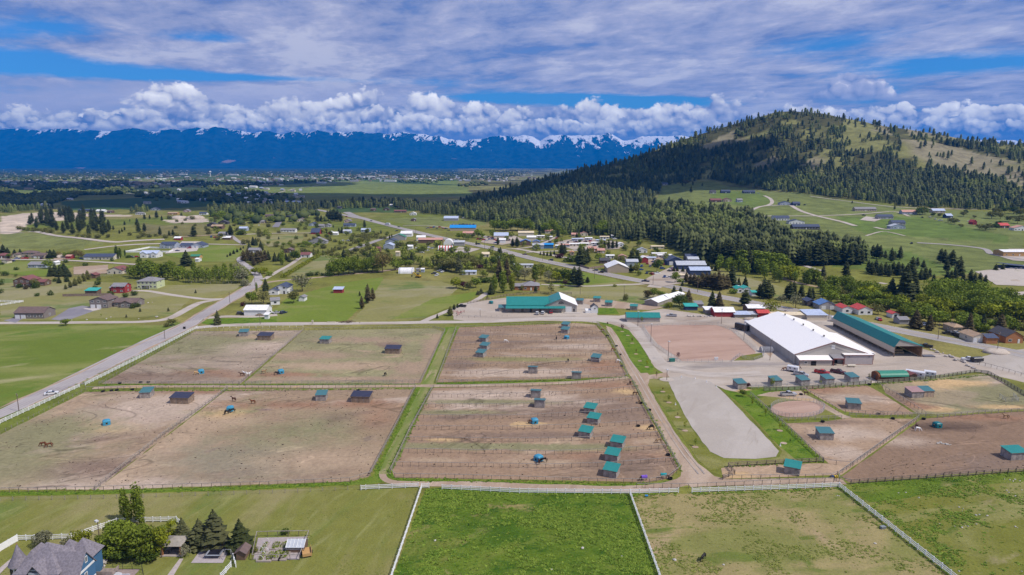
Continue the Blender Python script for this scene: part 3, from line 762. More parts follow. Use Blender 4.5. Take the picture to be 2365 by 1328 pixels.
for px,w,m in[
([(1330,600),(1210,578),(1180,575)],6,m_gravl),([(1430,570),(1370,578),(1290,580),(1215,583)],5,m_gravl),
([(0,536),(40,537),(120,543),(200,552),(260,559),(300,557),(380,553)],6,m_gravl),([(195,577),(270,568),(380,563),(470,564),(565,566)],5,m_gravl),
([(-30,598),(60,600),(130,601),(220,605),(325,612)],5.5,m_gravl),([(565,566),(548,556),(535,545),(520,542)],5,m_hwy),([(560,542),(650,539),(720,538)],4,m_gravl),
([(636,525),(645,512),(656,498)],9,m_dark),([(575,450),(600,460),(615,470)],8,m_hwy),([(630,449),(680,436),(760,424),(840,416)],7,m_gravl),
([(720,482),(760,490),(800,498),(850,508)],10,m_hwy),([(1765,476),(1782,470),(1780,460),(1765,452)],6,m_gravl),([(1735,486),(1765,476),(1825,473)],6,m_gravl),
([(1825,473),(1849,487),(1887,499),(1943,512),(1976,522)],7,m_gravl),([(1887,499),(1993,494),(2064,489),(2100,500)],5,m_gravl),([(1720,500),(1800,499),(1887,499)],5,m_gravl),
([(2118,561),(2196,566),(2272,575),(2293,588),(2365,600),(2480,615)],6,m_hwy),([(1812,604),(1850,612),(1897,626)],5,m_gravl),([(2029,653),(2047,656)],5,m_gravl),
([(1870,453),(1960,465),(2100,480),(2365,484)],5,m_gravl),([(2270,686),(2310,682),(2365,678),(2480,672)],9,m_gravl),([(1800,640),(1850,655),(1945,672)],4,m_dirt),
([(1250,657),(1350,661),(1420,658)],4,m_gravl),([(1420,658),(1480,656),(1500,652)],5,m_gravl),([(1510,664),(1530,650),(1560,642),(1575,620)],10,m_gravl),
([(2020,525),(2050,530),(2075,520)],5,m_gravl),([(2000,545),(2040,535),(2090,545)],3,m_gravl),([(395,548),(460,545),(540,540)],3,m_dirt),([(1150,577),(1230,570),(1290,545)],4,m_gravl),
([(930,522),(1000,522),(1060,530)],4,m_gravl),([(1110,545),(1180,552),(1260,556)],9,m_gravl),([(270,444),(350,452)],5,m_gravl),([(90,452),(140,446),(220,446)],5,m_gravl)]:
 road('side_road',px,w,m,0.06 if m in(m_hwy,m_dark)else 0.045,5,.05)
 # bare earth and yards further off
for px,m,z in[([(1500,640),(1560,612),(1600,622),(1610,640),(1590,652),(1530,662),(1480,655)],m_grav,0.02),([(1120,548),(1190,545),(1215,556),(1160,566),(1110,560)],m_grav,0.02),
([(1960,578),(1960,578.5),(1990,580)],m_grav,0.02),([(2250,640),(2300,622),(2365,612),(2480,610),(2480,690),(2365,665),(2300,662)],m_gravl,0.02),([(2300,590),(2330,575),(2480,575),(2480,610),(2340,602)],m_gravl,0.02),
([(170,617),(250,612),(250,632),(170,634)],m_dirt,0.02),([(125,600),(118,588),(150,585),(175,592),(160,600)],m_dirt,0.02),([(420,558),(465,558),(455,580),(380,586)],m_conc,0.02),([(1480,590),(1540,588),(1560,605),(1500,612)],m_dirt,0.02),
([(880,560),(1040,558),(1090,575),(1000,585),(890,580)],m_olive,0.015),([(1060,570),(1110,575),(1080,585),(1040,582)],m_gravl,0.02),([(2000,500),(2040,505),(2020,512),(1985,508)],m_gravl,0.02),
([(1280,560),(1340,548),(1440,560),(1430,575),(1330,580)],m_grav,0.02)]:
 sheet('yard' if m is not m_olive else 'turf_patch',px,m,z+0.2,0.8,drape=True,cell=18)
 # turf tones in the middle ground
m_mid1=ground_mat('bright_turf',(0.148,0.195,0.028),[((0.200,0.215,0.058),0.02,.45,.65,2,.3)],fine=(.10,.5))
m_mid2=ground_mat('dry_turf',(0.225,0.212,0.075),[((0.265,0.24,0.125),0.025,.45,.65,2,.3),((0.130,0.170,0.045),0.03,.55,.7,2,.1)],fine=(.10,.5))
for px,m in[([(660,690),(780,655),(885,640),(890,655),(800,742),(560,745),(640,710)],m_mid1),([(885,645),(1020,650),(1060,665),(980,735),(810,742),(850,700)],m_mid2),
([(1000,690),(1110,672),(1090,690),(1040,708),(985,730),(900,738)],m_mid1),([(650,620),(740,585),(790,600),(760,635),(660,640)],m_mid2),([(440,740),(480,736),(640,732),(640,744),(480,750)],m_lane),
([(1260,660),(1420,650),(1560,680),(1700,712),(1560,712),(1380,690),(1300,682)],m_mid2),([(0,605),(120,606),(170,615),(110,640),(0,632)],m_mid1),([(0,640),(300,655),(440,690),(400,730),(0,742)],m_mid2),
([(330,660),(560,655),(540,672),(480,690),(380,676)],m_mid2),([(440,566),(540,568),(560,580),(540,605),(470,605),(380,590)],m_mid1),([(590,545),(700,542),(700,560),(620,570)],m_mid2),
([(1620,610),(1720,640),(1830,670),(1900,700),(1820,700),(1700,670),(1640,640)],m_mid2),([(1240,660),(1290,650),(1320,622),(1400,640),(1440,650),(1350,658)],m_mid1)]:
 sheet('turf_patch',px,m,0.004 if min(p[1]for p in px)>610 else 0.18,1.2,drape=min(p[1]for p in px)<=610,cell=16)
 # painted line on the highway, dashed, and road edge lines
hl=smooth_line([G(*p)for p in[(1000,545),(1050,556),(1100,566),(1150,577),(1200,590),(1250,602),(1300,612),(1350,623),(1400,633),(1460,645),(1520,656),(1580,668),(1650,683),(1700,692),(1800,711),(1900,730),(2010,750),(2100,768),(2200,787),(2300,806),(2400,826),(2700,890)]],8)
m_paint=plain('road_paint',(0.75,0.72,0.62),0.7)
m_yel=plain('yellow_road_paint',(0.60,0.42,0.10),0.7)
strip('road_markings',hl,0.3,m_yel,0.075)
strip('road_markings',hl,0.22,m_paint,0.075,offs=5.2);strip('road_markings',hl,0.22,m_paint,0.075,offs=-5.2)
# wear: wheel tracks and crumbling shoulders
m_asph2=ground_mat('wheel_polished_asphalt',(0.345,0.312,0.305),[((0.38,0.345,0.335),0.10,.45,.65,6,.9)],fine=(.05,1.0),rough=.8)
cl=smooth_line([G(*p)for p in((-380,1140),(0,956),(195,868),(315,808),(430,753),(478,722),(543,684),(592,656))],12)
for o_ in(-2.3,-.8,.8,2.3):strip('wheel_track',cl,.75,m_asph2,Z5+.012,offs=o_,jit=.5)
for o_ in(-4.6,4.6):strip('road_shoulder',cl,1.1,m_dirt,.02,offs=o_,jit=1.6)
for L_ in([(1548,858),(1700,866),(1850,872),(2000,868),(2120,850),(2180,842)],[(1590,848),(1760,845),(1900,852),(2040,842),(2150,832)],[(1400,738),(1470,762),(1500,800),(1530,838),(1580,852)],[(1535,735),(1620,742),(1720,744),(1900,745)],[(1060,728),(1160,734),(1250,732),(1330,730)],[(1404,758),(1440,815),(1480,880),(1520,950),(1570,1030),(1620,1095)]):
 c_=smooth_line([G(*p)for p in L_],8);mt=m_gsand if L_[0][1]>870 else(m_gravl if L_[0][0]>1405 or L_[0][0]<1200 else m_gravl)
 for o_ in(-.85,.85):strip('wheel_track',c_,.42,mt if L_[0][0]!=1404 else m_grav,.045,offs=o_,jit=.9)
 # ------------------------------------------------------------------ trees
def foliage(name,c0,c1,var=0.35,scale=1.6,rough=0.75,trans=True):
 m,b,o=new_mat(name)
 n=noise(opos(),scale,3,0.6,dim='3D')
 oi=nd('ShaderNodeObjectInfo')
 r=S(oi.outputs['Random'])
 at=S(nd('ShaderNodeAttribute',attribute_name='tone').outputs['Fac'])
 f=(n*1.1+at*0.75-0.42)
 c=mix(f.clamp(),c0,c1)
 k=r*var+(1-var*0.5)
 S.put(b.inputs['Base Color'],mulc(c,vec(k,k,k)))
 b.inputs['Roughness'].default_value=rough;b.inputs['Specular IOR Level'].default_value=0.15
 if trans:
  tr=nd('ShaderNodeBsdfTranslucent');S.put(tr.inputs['Color'],mulc(c,vec(k*0.9,k*1.0,k*0.5)))
  ms=nd('ShaderNodeMixShader');ms.inputs[0].default_value=0.25
  S.nt.links.new(b.outputs[0],ms.inputs[1]);S.nt.links.new(tr.outputs[0],ms.inputs[2]);S.nt.links.new(ms.outputs[0],o.inputs['Surface'])
 return m
F_PINE=foliage('pine_needles',(0.026,0.038,0.012),(0.098,0.112,0.036))
F_SPRUCE=foliage('spruce_needles',(0.042,0.052,0.022),(0.150,0.148,0.062))
F_BROWN=foliage('brown_needles',(0.060,0.050,0.022),(0.165,0.130,0.055))
F_DARK=foliage('dark_leaves',(0.035,0.060,0.010),(0.125,0.175,0.024))
F_GREEN=foliage('fresh_leaves',(0.095,0.135,0.014),(0.275,0.335,0.040))
F_YEL=foliage('yellow_green_leaves',(0.130,0.150,0.010),(0.350,0.375,0.028))
F_OLIVE=foliage('olive_leaves',(0.090,0.098,0.024),(0.260,0.250,0.075))
F_PALE=foliage('pale_catkins',(0.135,0.135,0.072),(0.320,0.310,0.190))
F_PURP=foliage('purple_leaves',(0.038,0.012,0.016),(0.125,0.042,0.052))
F_ORAN=foliage('thin_spring_leaves',(0.125,0.100,0.030),(0.270,0.215,0.075))
BARK=plain('bark',(0.12,0.085,0.06),0.95,var=0.35)
BARK_P=plain('pale_bark',(0.34,0.30,0.25),0.95,var=0.3)
class MB:
 """collects vertices and faces for one mesh"""
 def __init__(s):s.v=[];s.f=[];s.mi=[];s.tone=[];s.cm=0;s.ct=0.5
 def add(s,vs,fs):
  n=len(s.v);s.v+=[tuple(p)for p in vs];s.tone+=[s.ct]*len(vs)
  for f in fs:s.f.append(tuple(i+n for i in f));s.mi.append(s.cm)
 def box(s,x0,x1,y0,y1,z0,z1):
  s.add([(x,y,z)for x in(x0,x1)for y in(y0,y1)for z in(z0,z1)],
[(0,1,3,2),(4,6,7,5),(0,4,5,1),(2,3,7,6),(0,2,6,4),(1,5,7,3)])
 def obox(s,c,ax,ay,az):
  """box by centre and three half-axis vectors"""
  c,ax,ay,az=map(Vector,(c,ax,ay,az))
  s.add([c+ax*i+ay*j+az*k for i in(-1,1)for j in(-1,1)for k in(-1,1)],
[(0,1,3,2),(4,6,7,5),(0,4,5,1),(2,3,7,6),(0,2,6,4),(1,5,7,3)])
 def tube(s,p,q,r0,r1=None,n=6,caps=True):
  p,q=Vector(p),Vector(q);r1=r0 if r1 is None else r1
  d=(q-p).normalized();a=d.orthogonal().normalized();b=d.cross(a)
  vs=[p+(a*math.cos(t)+b*math.sin(t))*r0 for t in[2*math.pi*i/n for i in range(n)]]
  vs+=[q+(a*math.cos(t)+b*math.sin(t))*r1 for t in[2*math.pi*i/n for i in range(n)]]
  fs=[(i,(i+1)%n,n+(i+1)%n,n+i)for i in range(n)]
  if caps:fs+=[tuple(range(n))[::-1],tuple(range(n,2*n))]
  s.add(vs,fs)
 def prism(s,prof,x0,x1,caps=True):
  """profile in (y, z) swept along x"""
  n=len(prof)
  s.add([(x0,y,z)for y,z in prof]+[(x1,y,z)for y,z in prof],
[(i,(i+1)%n,n+(i+1)%n,n+i)for i in range(n)]+([tuple(range(n))[::-1],tuple(range(n,2*n))]if caps else[]))
 def blob(s,c,r,seg=8,rings=5,jit=0.0,sq=1.0):
  c=Vector(c);r=Vector(r)if not isinstance(r,(int,float))else Vector((r,r,r));vs=[];fs=[]
  for i in range(rings+1):
   th=math.pi*i/rings
   for j in range(seg):
    ph=2*math.pi*(j+0.5*(i%2))/seg
    d=Vector((math.sin(th)*math.cos(ph),math.sin(th)*math.sin(ph),math.cos(th)))
    k=1+jit*(random.random()-0.5)*2
    vs.append(c+Vector((d.x*r.x,d.y*r.y,d.z*r.z))*k)
  for i in range(rings):
   for j in range(seg):
    fs.append((i*seg+j,i*seg+(j+1)%seg,(i+1)*seg+(j+1)%seg,(i+1)*seg+j)[::-1])
  s.add(vs,fs)
 def mesh(s,name,mats=None,smooth=False,tone=False):
  me=bpy.data.meshes.new(name);me.from_pydata(s.v,[],s.f)
  for m in mats or[]:me.materials.append(m)
  if any(s.mi):me.polygons.foreach_set('material_index',s.mi)
  if smooth:me.polygons.foreach_set('use_smooth',[True]*len(s.f))
  if tone:
   a=me.attributes.new('tone','FLOAT','POINT');a.data.foreach_set('value',s.tone)
  me.update()
  return me
 def build(s,name,m,parent=None,smooth=False,**k):
  ms=m if isinstance(m,(list,tuple))else[m]
  return obj(name,s.mesh(name,ms,smooth),None,parent,**k)
def conifer_crown(rng,levels,per,w,base=0.08,taper=1.0,droop=0.25,jag=0.35,mb=None):
 """whorls of drooping boughs, each a folded pointed spray"""
 mb=mb or MB()
 for L in range(levels):
  t=L/(levels-1)
  z=base+(1-base)*(t**0.92)*0.97
  r0=w*((1-t)**taper)*(0.86+0.28*rng.random())+0.012
  if t<0.15:r0*=0.65+2.3*t
  n=max(4,int(per*(1-0.55*t)))
  off=rng.random()*6.28
  for k in range(n):
   a=off+6.283*(k+0.5*rng.random())/n
   r=r0*(1-jag*rng.random());dz=-droop*r*(0.6+0.8*rng.random())
   zz=z+(rng.random()-0.5)*0.03
   wd=r*(0.42 if n>6 else 0.55)
   ca,sa=math.cos(a),math.sin(a)
   mb.ct=0.15+0.75*rng.random()
   o=(0.02*ca,0.02*sa,zz+0.03)
   mid=(0.6*r*ca,0.6*r*sa,zz+dz*0.35+0.02)
   tip=(r*ca,r*sa,zz+dz)
   l=(0.55*r*ca-wd*sa,0.55*r*sa+wd*ca,zz+dz*0.75-0.015)
   q=(0.55*r*ca+wd*sa,0.55*r*sa-wd*ca,zz+dz*0.75-0.015)
   mb.add([o,l,mid,q,tip],[(0,1,2),(0,2,3),(1,4,2),(2,4,3)])
 mb.ct=0.5
 mb.tube((0,0,0.9),(0,0,1.0),0.02,0.002,4,False)
 return mb
def trunk_mb(r=0.02,h=0.9,limbs=0,rng=random,spread=0.2,mb=None):
 mb=mb or MB()
 mb.tube((0,0,-0.01),(0,0,h*0.55),r,r*0.6,6);mb.tube((0,0,h*0.55),(0.004,0.003,h),r*0.6,r*0.2,5)
 for i in range(limbs):
  a=6.283*(i+rng.random()*.6)/limbs;z=h*(0.35+0.4*rng.random())
  mb.tube((0,0,z),(spread*math.cos(a),spread*math.sin(a),z+spread*0.9),r*0.5,r*0.12,4,False)
 return mb
def leaf_crown(rng,lobes,n,size,mb=None):
 """leaf clumps spread through and over a set of lobes (centre, radii)"""
 mb=mb or MB()
 vol=[l[1][0]*l[1][1]*l[1][2]for l in lobes];tot=sum(vol)
 for(c,r),v in zip(lobes,vol):
  base_t=rng.random()
  for i in range(max(6,int(n*v/tot))):
   d=Vector((rng.gauss(0,1),rng.gauss(0,1),rng.gauss(0,1))).normalized()
   k=0.55+0.5*rng.random()**0.6
   p=Vector((c[0]+d.x*r[0]*k,c[1]+d.y*r[1]*k,c[2]+d.z*r[2]*k))
   nrm=(d+Vector((rng.gauss(0,.55),rng.gauss(0,.55),rng.gauss(0,.55)))).normalized()
   a=nrm.orthogonal().normalized();b=nrm.cross(a);t=rng.random()*6.28
   a,b=a*math.cos(t)+b*math.sin(t),b*math.cos(t)-a*math.sin(t)
   s=size*(0.6+0.8*rng.random())
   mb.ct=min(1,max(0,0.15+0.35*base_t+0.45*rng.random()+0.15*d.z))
   mb.add([p-a*s,p-b*s*.7+nrm*s*.25,p+a*s,p+b*s*.7+nrm*s*.2],[(0,1,2,3)])
 mb.ct=0.5
 return mb
def lobes_round(rng,w=0.36,base=0.22,n=7):
 L_=[((0,0,base+(1-base)*0.55),(w*.75,w*.75,(1-base)*.42))]
 for i in range(n):
  a=6.283*(i+.5*rng.random())/n;h=base+(1-base)*(0.25+0.5*rng.random())
  rr=w*(0.40+0.22*rng.random());d=w*(0.50+0.15*rng.random())
  L_.append(((d*math.cos(a),d*math.sin(a),h),(rr,rr,rr*0.85*(1-base)/.78)))
 return L_
def lobes_col(rng,w=0.14,base=0.08,n=7):
 return[((w*.35*(rng.random()-.5),w*.35*(rng.random()-.5),base+(1-base)*(i+.6)/(n+.4)),(w*math.sin(math.pi*(0.22+.62*i/n)),w*math.sin(math.pi*(0.22+.62*i/n)),0.14))for i in range(n)]
PROTO={}
def proto(key):
 """(crown mesh, trunk mesh) of unit height"""
 if key in PROTO:return PROTO[key]
 kind,fol,var=key
 rng=random.Random(hash((kind,var))%9973 if False else sum(ord(c)for c in kind)*31+var*7)
 F_={'pine':F_PINE,'spruce':F_SPRUCE,'brown':F_BROWN,'dark':F_DARK,'green':F_GREEN,'yellow':F_YEL,'olive':F_OLIVE,'pale':F_PALE,'purple':F_PURP,'thin':F_ORAN}[fol]
 if kind=='pine':cr=conifer_crown(rng,16,11,0.30,0.12,0.55,0.08,0.42);tr=trunk_mb(0.016,0.9)
 elif kind=='spruce':cr=conifer_crown(rng,22,13,0.40,0.02,0.80,0.22,0.40);tr=trunk_mb(0.018,0.9)
 elif kind=='fir':cr=conifer_crown(rng,28,15,0.34,0.05,0.66,0.16,0.46);tr=trunk_mb(0.018,0.9)
 elif kind=='round':cr=leaf_crown(rng,lobes_round(rng,0.40),420,0.060);tr=trunk_mb(0.022,0.7,5,rng)
 elif kind=='big':cr=leaf_crown(rng,lobes_round(rng,0.46,0.10,9),1200,0.042);tr=trunk_mb(0.022,0.7,6,rng)
 elif kind=='loose':cr=leaf_crown(rng,[((rng.uniform(-.22,.22),rng.uniform(-.22,.22),rng.uniform(.25,.88)),(rng.uniform(.10,.19),)*2+(rng.uniform(.09,.15),))for _ in range(13)],1000,0.034);tr=trunk_mb(0.018,0.85,8,rng,.22)
 elif kind=='tall':cr=leaf_crown(rng,lobes_col(rng,0.22,0.12,6)+lobes_round(rng,.20,.3,4),420,0.05);tr=trunk_mb(0.016,0.85,4,rng,.1)
 elif kind=='poplar':cr=leaf_crown(rng,lobes_col(rng,0.125,0.07,9),800,0.026);tr=trunk_mb(0.016,0.9,4,rng,.06)
 elif kind=='aspen':cr=leaf_crown(rng,lobes_col(rng,0.15,0.22,6),200,0.035);tr=trunk_mb(0.012,0.9,3,rng,.07)
 elif kind=='bush':cr=leaf_crown(rng,lobes_round(rng,0.55,-0.25,7),360,0.085);tr=trunk_mb(0.03,0.5,4,rng,.25)
 elif kind=='willow':cr=leaf_crown(rng,lobes_round(rng,0.42,0.12,10),460,0.042);tr=trunk_mb(0.022,0.75,9,rng,.25)
 elif kind=='sapling':cr=leaf_crown(rng,lobes_col(rng,0.19,0.30,4),110,0.05);tr=trunk_mb(0.014,0.85,3,rng,.07)
 PROTO[key]=(cr,tr,F_,BARK_P if kind in('aspen',)else BARK)
 cm=cr.mesh(kind+'_crown',[F_],tone=True);tm=tr.mesh('trunk',[PROTO[key][3]])
 PROTO[key]=(cm,tm)
 return PROTO[key]
def m_per_px(p):return(p.y*cp+(CAM_H-p.z)*sp)/F
NAMES={'pine':'pine_tree','spruce':'spruce_tree','fir':'fir_tree','round':'leafy_tree','big':'leafy_tree','tall':'leafy_tree','loose':'leafy_tree','poplar':'poplar_tree','aspen':'aspen_tree','bush':'bush','willow':'willow_tree','sapling':'sapling'}
def tree(kind,fol,x,y,hpx,label,group=None,wide=1.0,var=None):
 p=G(x,y);h=hpx*m_per_px(p)/0.965
 var=random.randrange(3)if var is None else var
 cm,tm=proto((kind,fol,var))
 t=thing(NAMES[kind],p,random.random()*6.28,label,'bush' if kind=='bush' else 'tree',group)
 wide*=1.18 if kind in('round','big','tall','willow')else 1.0;t.scale=(h*wide,h*wide,h)
 obj('crown',cm,None,t)
 if not(kind=='bush' and hpx<14):obj('trunk',tm,None,t)
 return t
def trees(kind,fol,label,group,items,wide=1.0):
 """items that nothing tells apart share the label"""
 for it in items:
  tree(kind,fol,it[0],it[1],it[2],label,group,(it[3]if len(it)>3 else 1.0)*wide*random.uniform(.9,1.12))
def one(kind,fol,x,y,h,label,wide=1.0):tree(kind,fol,x,y,h,label,None,wide)
def scatter(poly,n,dmin,seed):
 g=random.Random(seed);out=[];xs=[p[0]for p in poly];yy=[p[1]for p in poly];k=0
 while len(out)<n and k<n*40:
  k+=1;x,y=g.uniform(min(xs),max(xs)),g.uniform(min(yy),max(yy))
  if not pip(np.array([x]),np.array([y]),poly)[0]:continue
  if any(abs(x-a)<dmin and abs(y-b)<dmin*.55 for a,b in out):continue
  out.append((x,y))
 return out
 # -- foreground garden trees
trees('poplar','green','tall upright poplar rising above the garden thicket','poplars in the garden',[(290,1204,76),(299,1212,62),(319,1206,92),(328,1218,70)])
tree('big','green',268,1244,44,'pale green spreading garden tree left of the poplars',None,1.0)
trees('loose','green','leafy green garden tree in the thicket behind the blue house','thicket behind the blue house',[(240,1286,52),(262,1290,70),(284,1290,84),(306,1290,74),(328,1292,80),(350,1288,76),(284,1262,56),(322,1258,56),(258,1266,54),(366,1276,60)],1.0)
trees('round','dark','low dark green shrub tree under the thicket','low shrubs of the thicket',[(250,1294,26),(276,1298,28),(304,1298,26),(332,1298,28),(356,1296,24)],1.2)
trees('loose','yellow','yellow green garden tree at the right edge of the thicket','yellow green trees of the garden',[(373,1288,72),(394,1246,46)],.9)
one('round','dark',243,1290,34,'dark low tree beside the deck of the blue house',1.1)
one('big','yellow',188,1268,46,'dense yellow green round tree behind the blue house roof',.85)
one('big','pale',100,1260,34,'blossoming pale tree behind the corner turret house',1.1)
one('bush','pale',152,1262,20,'pale flowering bush beside the white garden fence')
one('spruce','spruce',423,1252,60,'slender spruce right beside the garden pavilion',1.2)
one('spruce','spruce',462,1262,68,'broad grey green spruce left of the tallest garden spruce',1.5)
one('spruce','spruce',498,1262,90,'tallest garden spruce behind the trampoline',1.35)
one('spruce','pine',556,1268,74,'dark spruce beside the vegetable garden',1.4)
one('willow','pale',428,1286,30,'small leafless ornamental tree beside the pavilion',.8)
one('bush','olive',590,1275,14,'low bush beside the garden shed');one('bush','dark',658,1232,11,'lone shrub with a bare mound in the mown pasture',1.8)
# -- the stable's own plantings
one('sapling','purple',1437,764,15,'purple leaved sapling at the bend of the gravel drive',1.3)
one('sapling','purple',1566,829,15,'purple leaved sapling beside the green skip at the riding arena',1.7)
one('round','purple',1727,896,12,'purple leaved sapling at the leftmost teal pen shelter',1.0)
one('aspen','yellow',1783,894,22,'yellow green young tree beside the second pen shelter',1.6)
one('sapling','yellow',1895,889,10,'bright yellow small tree in front of the middle pen shelter',1.5)
one('aspen','pale',2007,879,17,'pale leafing young tree right of the pen shelters',1.2)
one('round','green',1716,916,17,'round green tree at the top of the lush grass wedge')
for i,(x,y,h,f,lb)in enumerate([(1737,938,17,'yellow','thin yellow sapling near the top of the grass wedge'),(1767,962,19,'green','green sapling in the middle of the grass wedge'),(1801,993,18,'yellow','yellow green sapling low in the grass wedge'),(1825,1022,10,'dark','thin bare sapling at the foot of the grass wedge'),
(1582,993,20,'yellow','yellow sapling on the verge left of the grey sand arena'),(1606,1030,19,'green','lowest green sapling beside the grey sand arena'),(1545,928,17,'green','upright green sapling near the arena gate'),(1516,872,14,'thin','bare sapling in a gravel ring beside the yard'),
(1531,903,9,'thin','stunted sapling in a gravel disc on the verge'),(1565,962,10,'thin','thin sapling between gravel discs on the verge'),(1494,846,14,'yellow','yellow sapling at the foot of the curved green verge'),(1460,791,12,'thin','thin sapling halfway along the curved green verge'),
(1469,816,10,'thin','bare thin sapling below the middle of the curved verge'),(1482,745,14,'green','green sapling beside the drive opposite the small teal barn'),(1403,752,9,'purple','tiny dark sapling at the dirt road top')]):
 one('sapling',f,x,y,h,lb,1.1)
 # -- along the country road and the houses on the left
one('spruce','spruce',503,750,34,'lone spruce beside the country road junction')
one('round','green',152,752,16,'round bush at the end of the asphalt driveway',1.3)
one('round','olive',398,752,16,'olive bush on the verge of the gravel drive',1.5);one('bush','olive',385,755,11,'low olive shrub at the roadside ditch')
for i,(x,y,h,k,lb)in enumerate([(389,719,10,'spruce','small spruce on the lawn near the mailbox loop'),(324,720,10,'spruce','small spruce on the lawn by the gravel bed'),(292,733,8,'spruce','tiny spruce nearest the drive on the lawn'),(452,677,9,'spruce','tiny spruce beside the long driveway'),(234,732,8,'sapling','sapling beside the asphalt drive')]):
 one(k,'spruce' if k!='sapling' else 'green',x,y,h,lb)
trees('bush','dark','round dark shrub at the front of the grey and brown house','shrubs before the grey house',[(308,712,12),(319,709,10)])
one('spruce','pine',614,672,30,'dark spruce left of the blue roofed house')
one('poplar','green',593,675,22,'narrow poplar beside the road at the blue roofed house')
one('round','green',582,703,30,'bright green tree in front of the small white house',1.0)
one('willow','olive',609,701,32,'olive feathery tree beside the small white house')
one('round','olive',679,700,28,'olive tree between the white house and the shed',1.0)
one('willow','pale',698,673,40,'tall pale willow behind the white house')
one('pine','brown',850,700,44,'tallest brown pine of the trio in the meadow');one('pine','brown',861,694,30,'short brown pine behind the tall meadow pine');one('pine','brown',836,713,30,'foremost thin pine of the meadow trio');one('pine','pine',831,684,12,'tiny pine left of the meadow trio')
one('bush','purple',561,707,10,'small purple bush beside the white shed')
one('pine','olive',1040,729,22,'rounded young pine at the barn yard corner',1.7);one('pine','pine',1049,715,13,'small pine behind the rounded yard pine',1.6);one('pine','pine',1057,711,10,'smallest pine at the yard entrance',1.5);one('spruce','pine',1010,735,11,'little spruce beside the farm track')
trees('spruce','pine','brown tinged pine in the clump beside the red roofed house','pine clump at the red roofed house',[(118,638,24),(128,636,28),(139,639,26),(150,637,29),(158,640,22)],1.3)
trees('pine','olive','olive pine in the loose row beside the garden track','row of pines by the garden track',[(152,668,12),(163,664,16),(174,660,18),(184,655,19),(194,650,20),(203,646,22)],1.5)
one('spruce','pine',137,654,16,'lone small pine on the lawn',1.3);one('spruce','pine',155,651,15,'second lone pine on the lawn, nearer the clump',1.3)
one('round','olive',80,663,20,'olive tree beside the brown house porch');one('bush','brown',60,668,10,'brown shrub before the brown house porch')
# belt of aspens along the lane
g_=random.Random(3)
trees('aspen','green','slender aspen in the belt along the lane','aspen belt along the lane',[(430+4.4*i+g_.uniform(-2,2),652+0.02*(i*4.4)+g_.uniform(-5,2),g_.uniform(26,36))for i in range(33)],1.2)
trees('tall','green','leafy green tree at the thick end of the tree belt','thick end of the tree belt',[(300,640,26),(312,644,30),(325,642,38),(338,645,40),(350,640,36),(362,646,38),(375,644,34),(388,646,40),(400,642,36),(412,648,32),(422,645,30),(345,630,30),(395,628,26),(448,628,22),(520,632,24),(535,628,20),(500,630,18)])
one('willow','pale',560,654,36,'pale blossoming tree at the road end of the aspen belt',1.0);one('bush','pale',566,660,17,'white flowering bush at the road bend',1.2);one('willow','pale',552,632,26,'white blossoming tree behind the road bend')
trees('round','yellow','bright yellow green bush tree at the road fork','yellow green clump at the fork',[(589,634,16),(600,636,18),(611,632,15)],1.2);one('bush','green',622,637,11,'round green bush at the fork of the tracks',1.3)
trees('pine','brown','brown green pine of the grove above the fork','pine grove above the fork',[(563,604,26),(573,602,28),(583,606,26),(594,610,30),(604,606,28),(612,602,24),(586,614,20),(598,600,22)],1.4)
trees('spruce','pine','dark spruce among the houses above the fork','spruces above the fork',[(620,600,22),(614,596,18),(635,604,22),(645,603,20),(668,605,18),(585,566,20),(591,567,18),(576,578,20),(603,578,22),(661,601,18)])
one('big','dark',681,602,24,'round dark green tree at the driveway end',.95);one('poplar','green',652,612,32,'light green poplar left of the driveway',1.6)
one('spruce','pine',431,614,36,'large dark conifer in front of the pond',1.5)
trees('pine','pine','small pine in the diagonal row on the green slope','diagonal row of small pines',[(525,594,7),(532,591,9),(540,587,10),(548,583,9),(556,578,7),(562,574,6)],1.6)
trees('spruce','pine','small spruce in the garden row above the hedge','garden row above the hedge',[(705,583,11),(724,584,11),(735,585,11),(746,584,8),(757,582,7),(766,579,8),(774,576,9)])
trees('poplar','dark','narrow poplar by the long dark roofed house','poplars by the long dark roofed house',[(270,597,29),(278,596,23),(289,592,15),(274,598,20)])
trees('spruce','pine','dark conifer behind the houses at the left edge','conifers at the left edge',[(8,584,20),(18,586,15),(34,588,13),(47,586,12),(117,596,20),(126,596,20),(110,595,16)],1.4)
trees('willow','thin','bare brownish tree behind the houses on the left','bare trees behind the left houses',[(135,595,16),(172,596,18),(182,596,20),(190,597,16),(90,592,8)]);trees('round','green','small green tree in the yards of the left houses','small green yard trees',[(150,596,13),(22,597,12),(112,621,22),(161,595,14),(37,640,8)])
# hay meadow knoll on the left
KN=[(62,516),(98,500),(180,494),(250,503),(258,528),(246,546),(180,545),(130,536),(84,528)]
trees('pine','pine','dark pine in the grove on the knoll below the gravel pit','pine grove on the knoll',[(x,y,g_.uniform(19,28))for x,y in scatter(KN,62,6,4)],1.2)
trees('pine','pine','scattered pine on the dry slope right of the knoll grove','scattered pines on the dry slope',[(320,537,25),(334,535,20),(370,543,20),(391,544,12),(400,544,14),(288,520,10),(262,531,11),(282,536,9),(288,532,9),(334,507,15),(362,504,18),(346,506,10),(374,510,12),(276,540,10),(300,512,6),(317,522,18),(420,505,14)],1.3)
trees('bush','olive','olive shrub along the foot of the knoll','shrubs at the foot of the knoll',[(x,y,g_.uniform(7,12))for x,y in[(45,530),(55,532),(66,533),(78,535),(90,534),(102,536),(116,538),(180,546),(192,548),(205,549),(225,550),(330,546),(345,548),(360,546),(300,544),(408,548),(250,548),(322,550),(382,550)]],1.2)
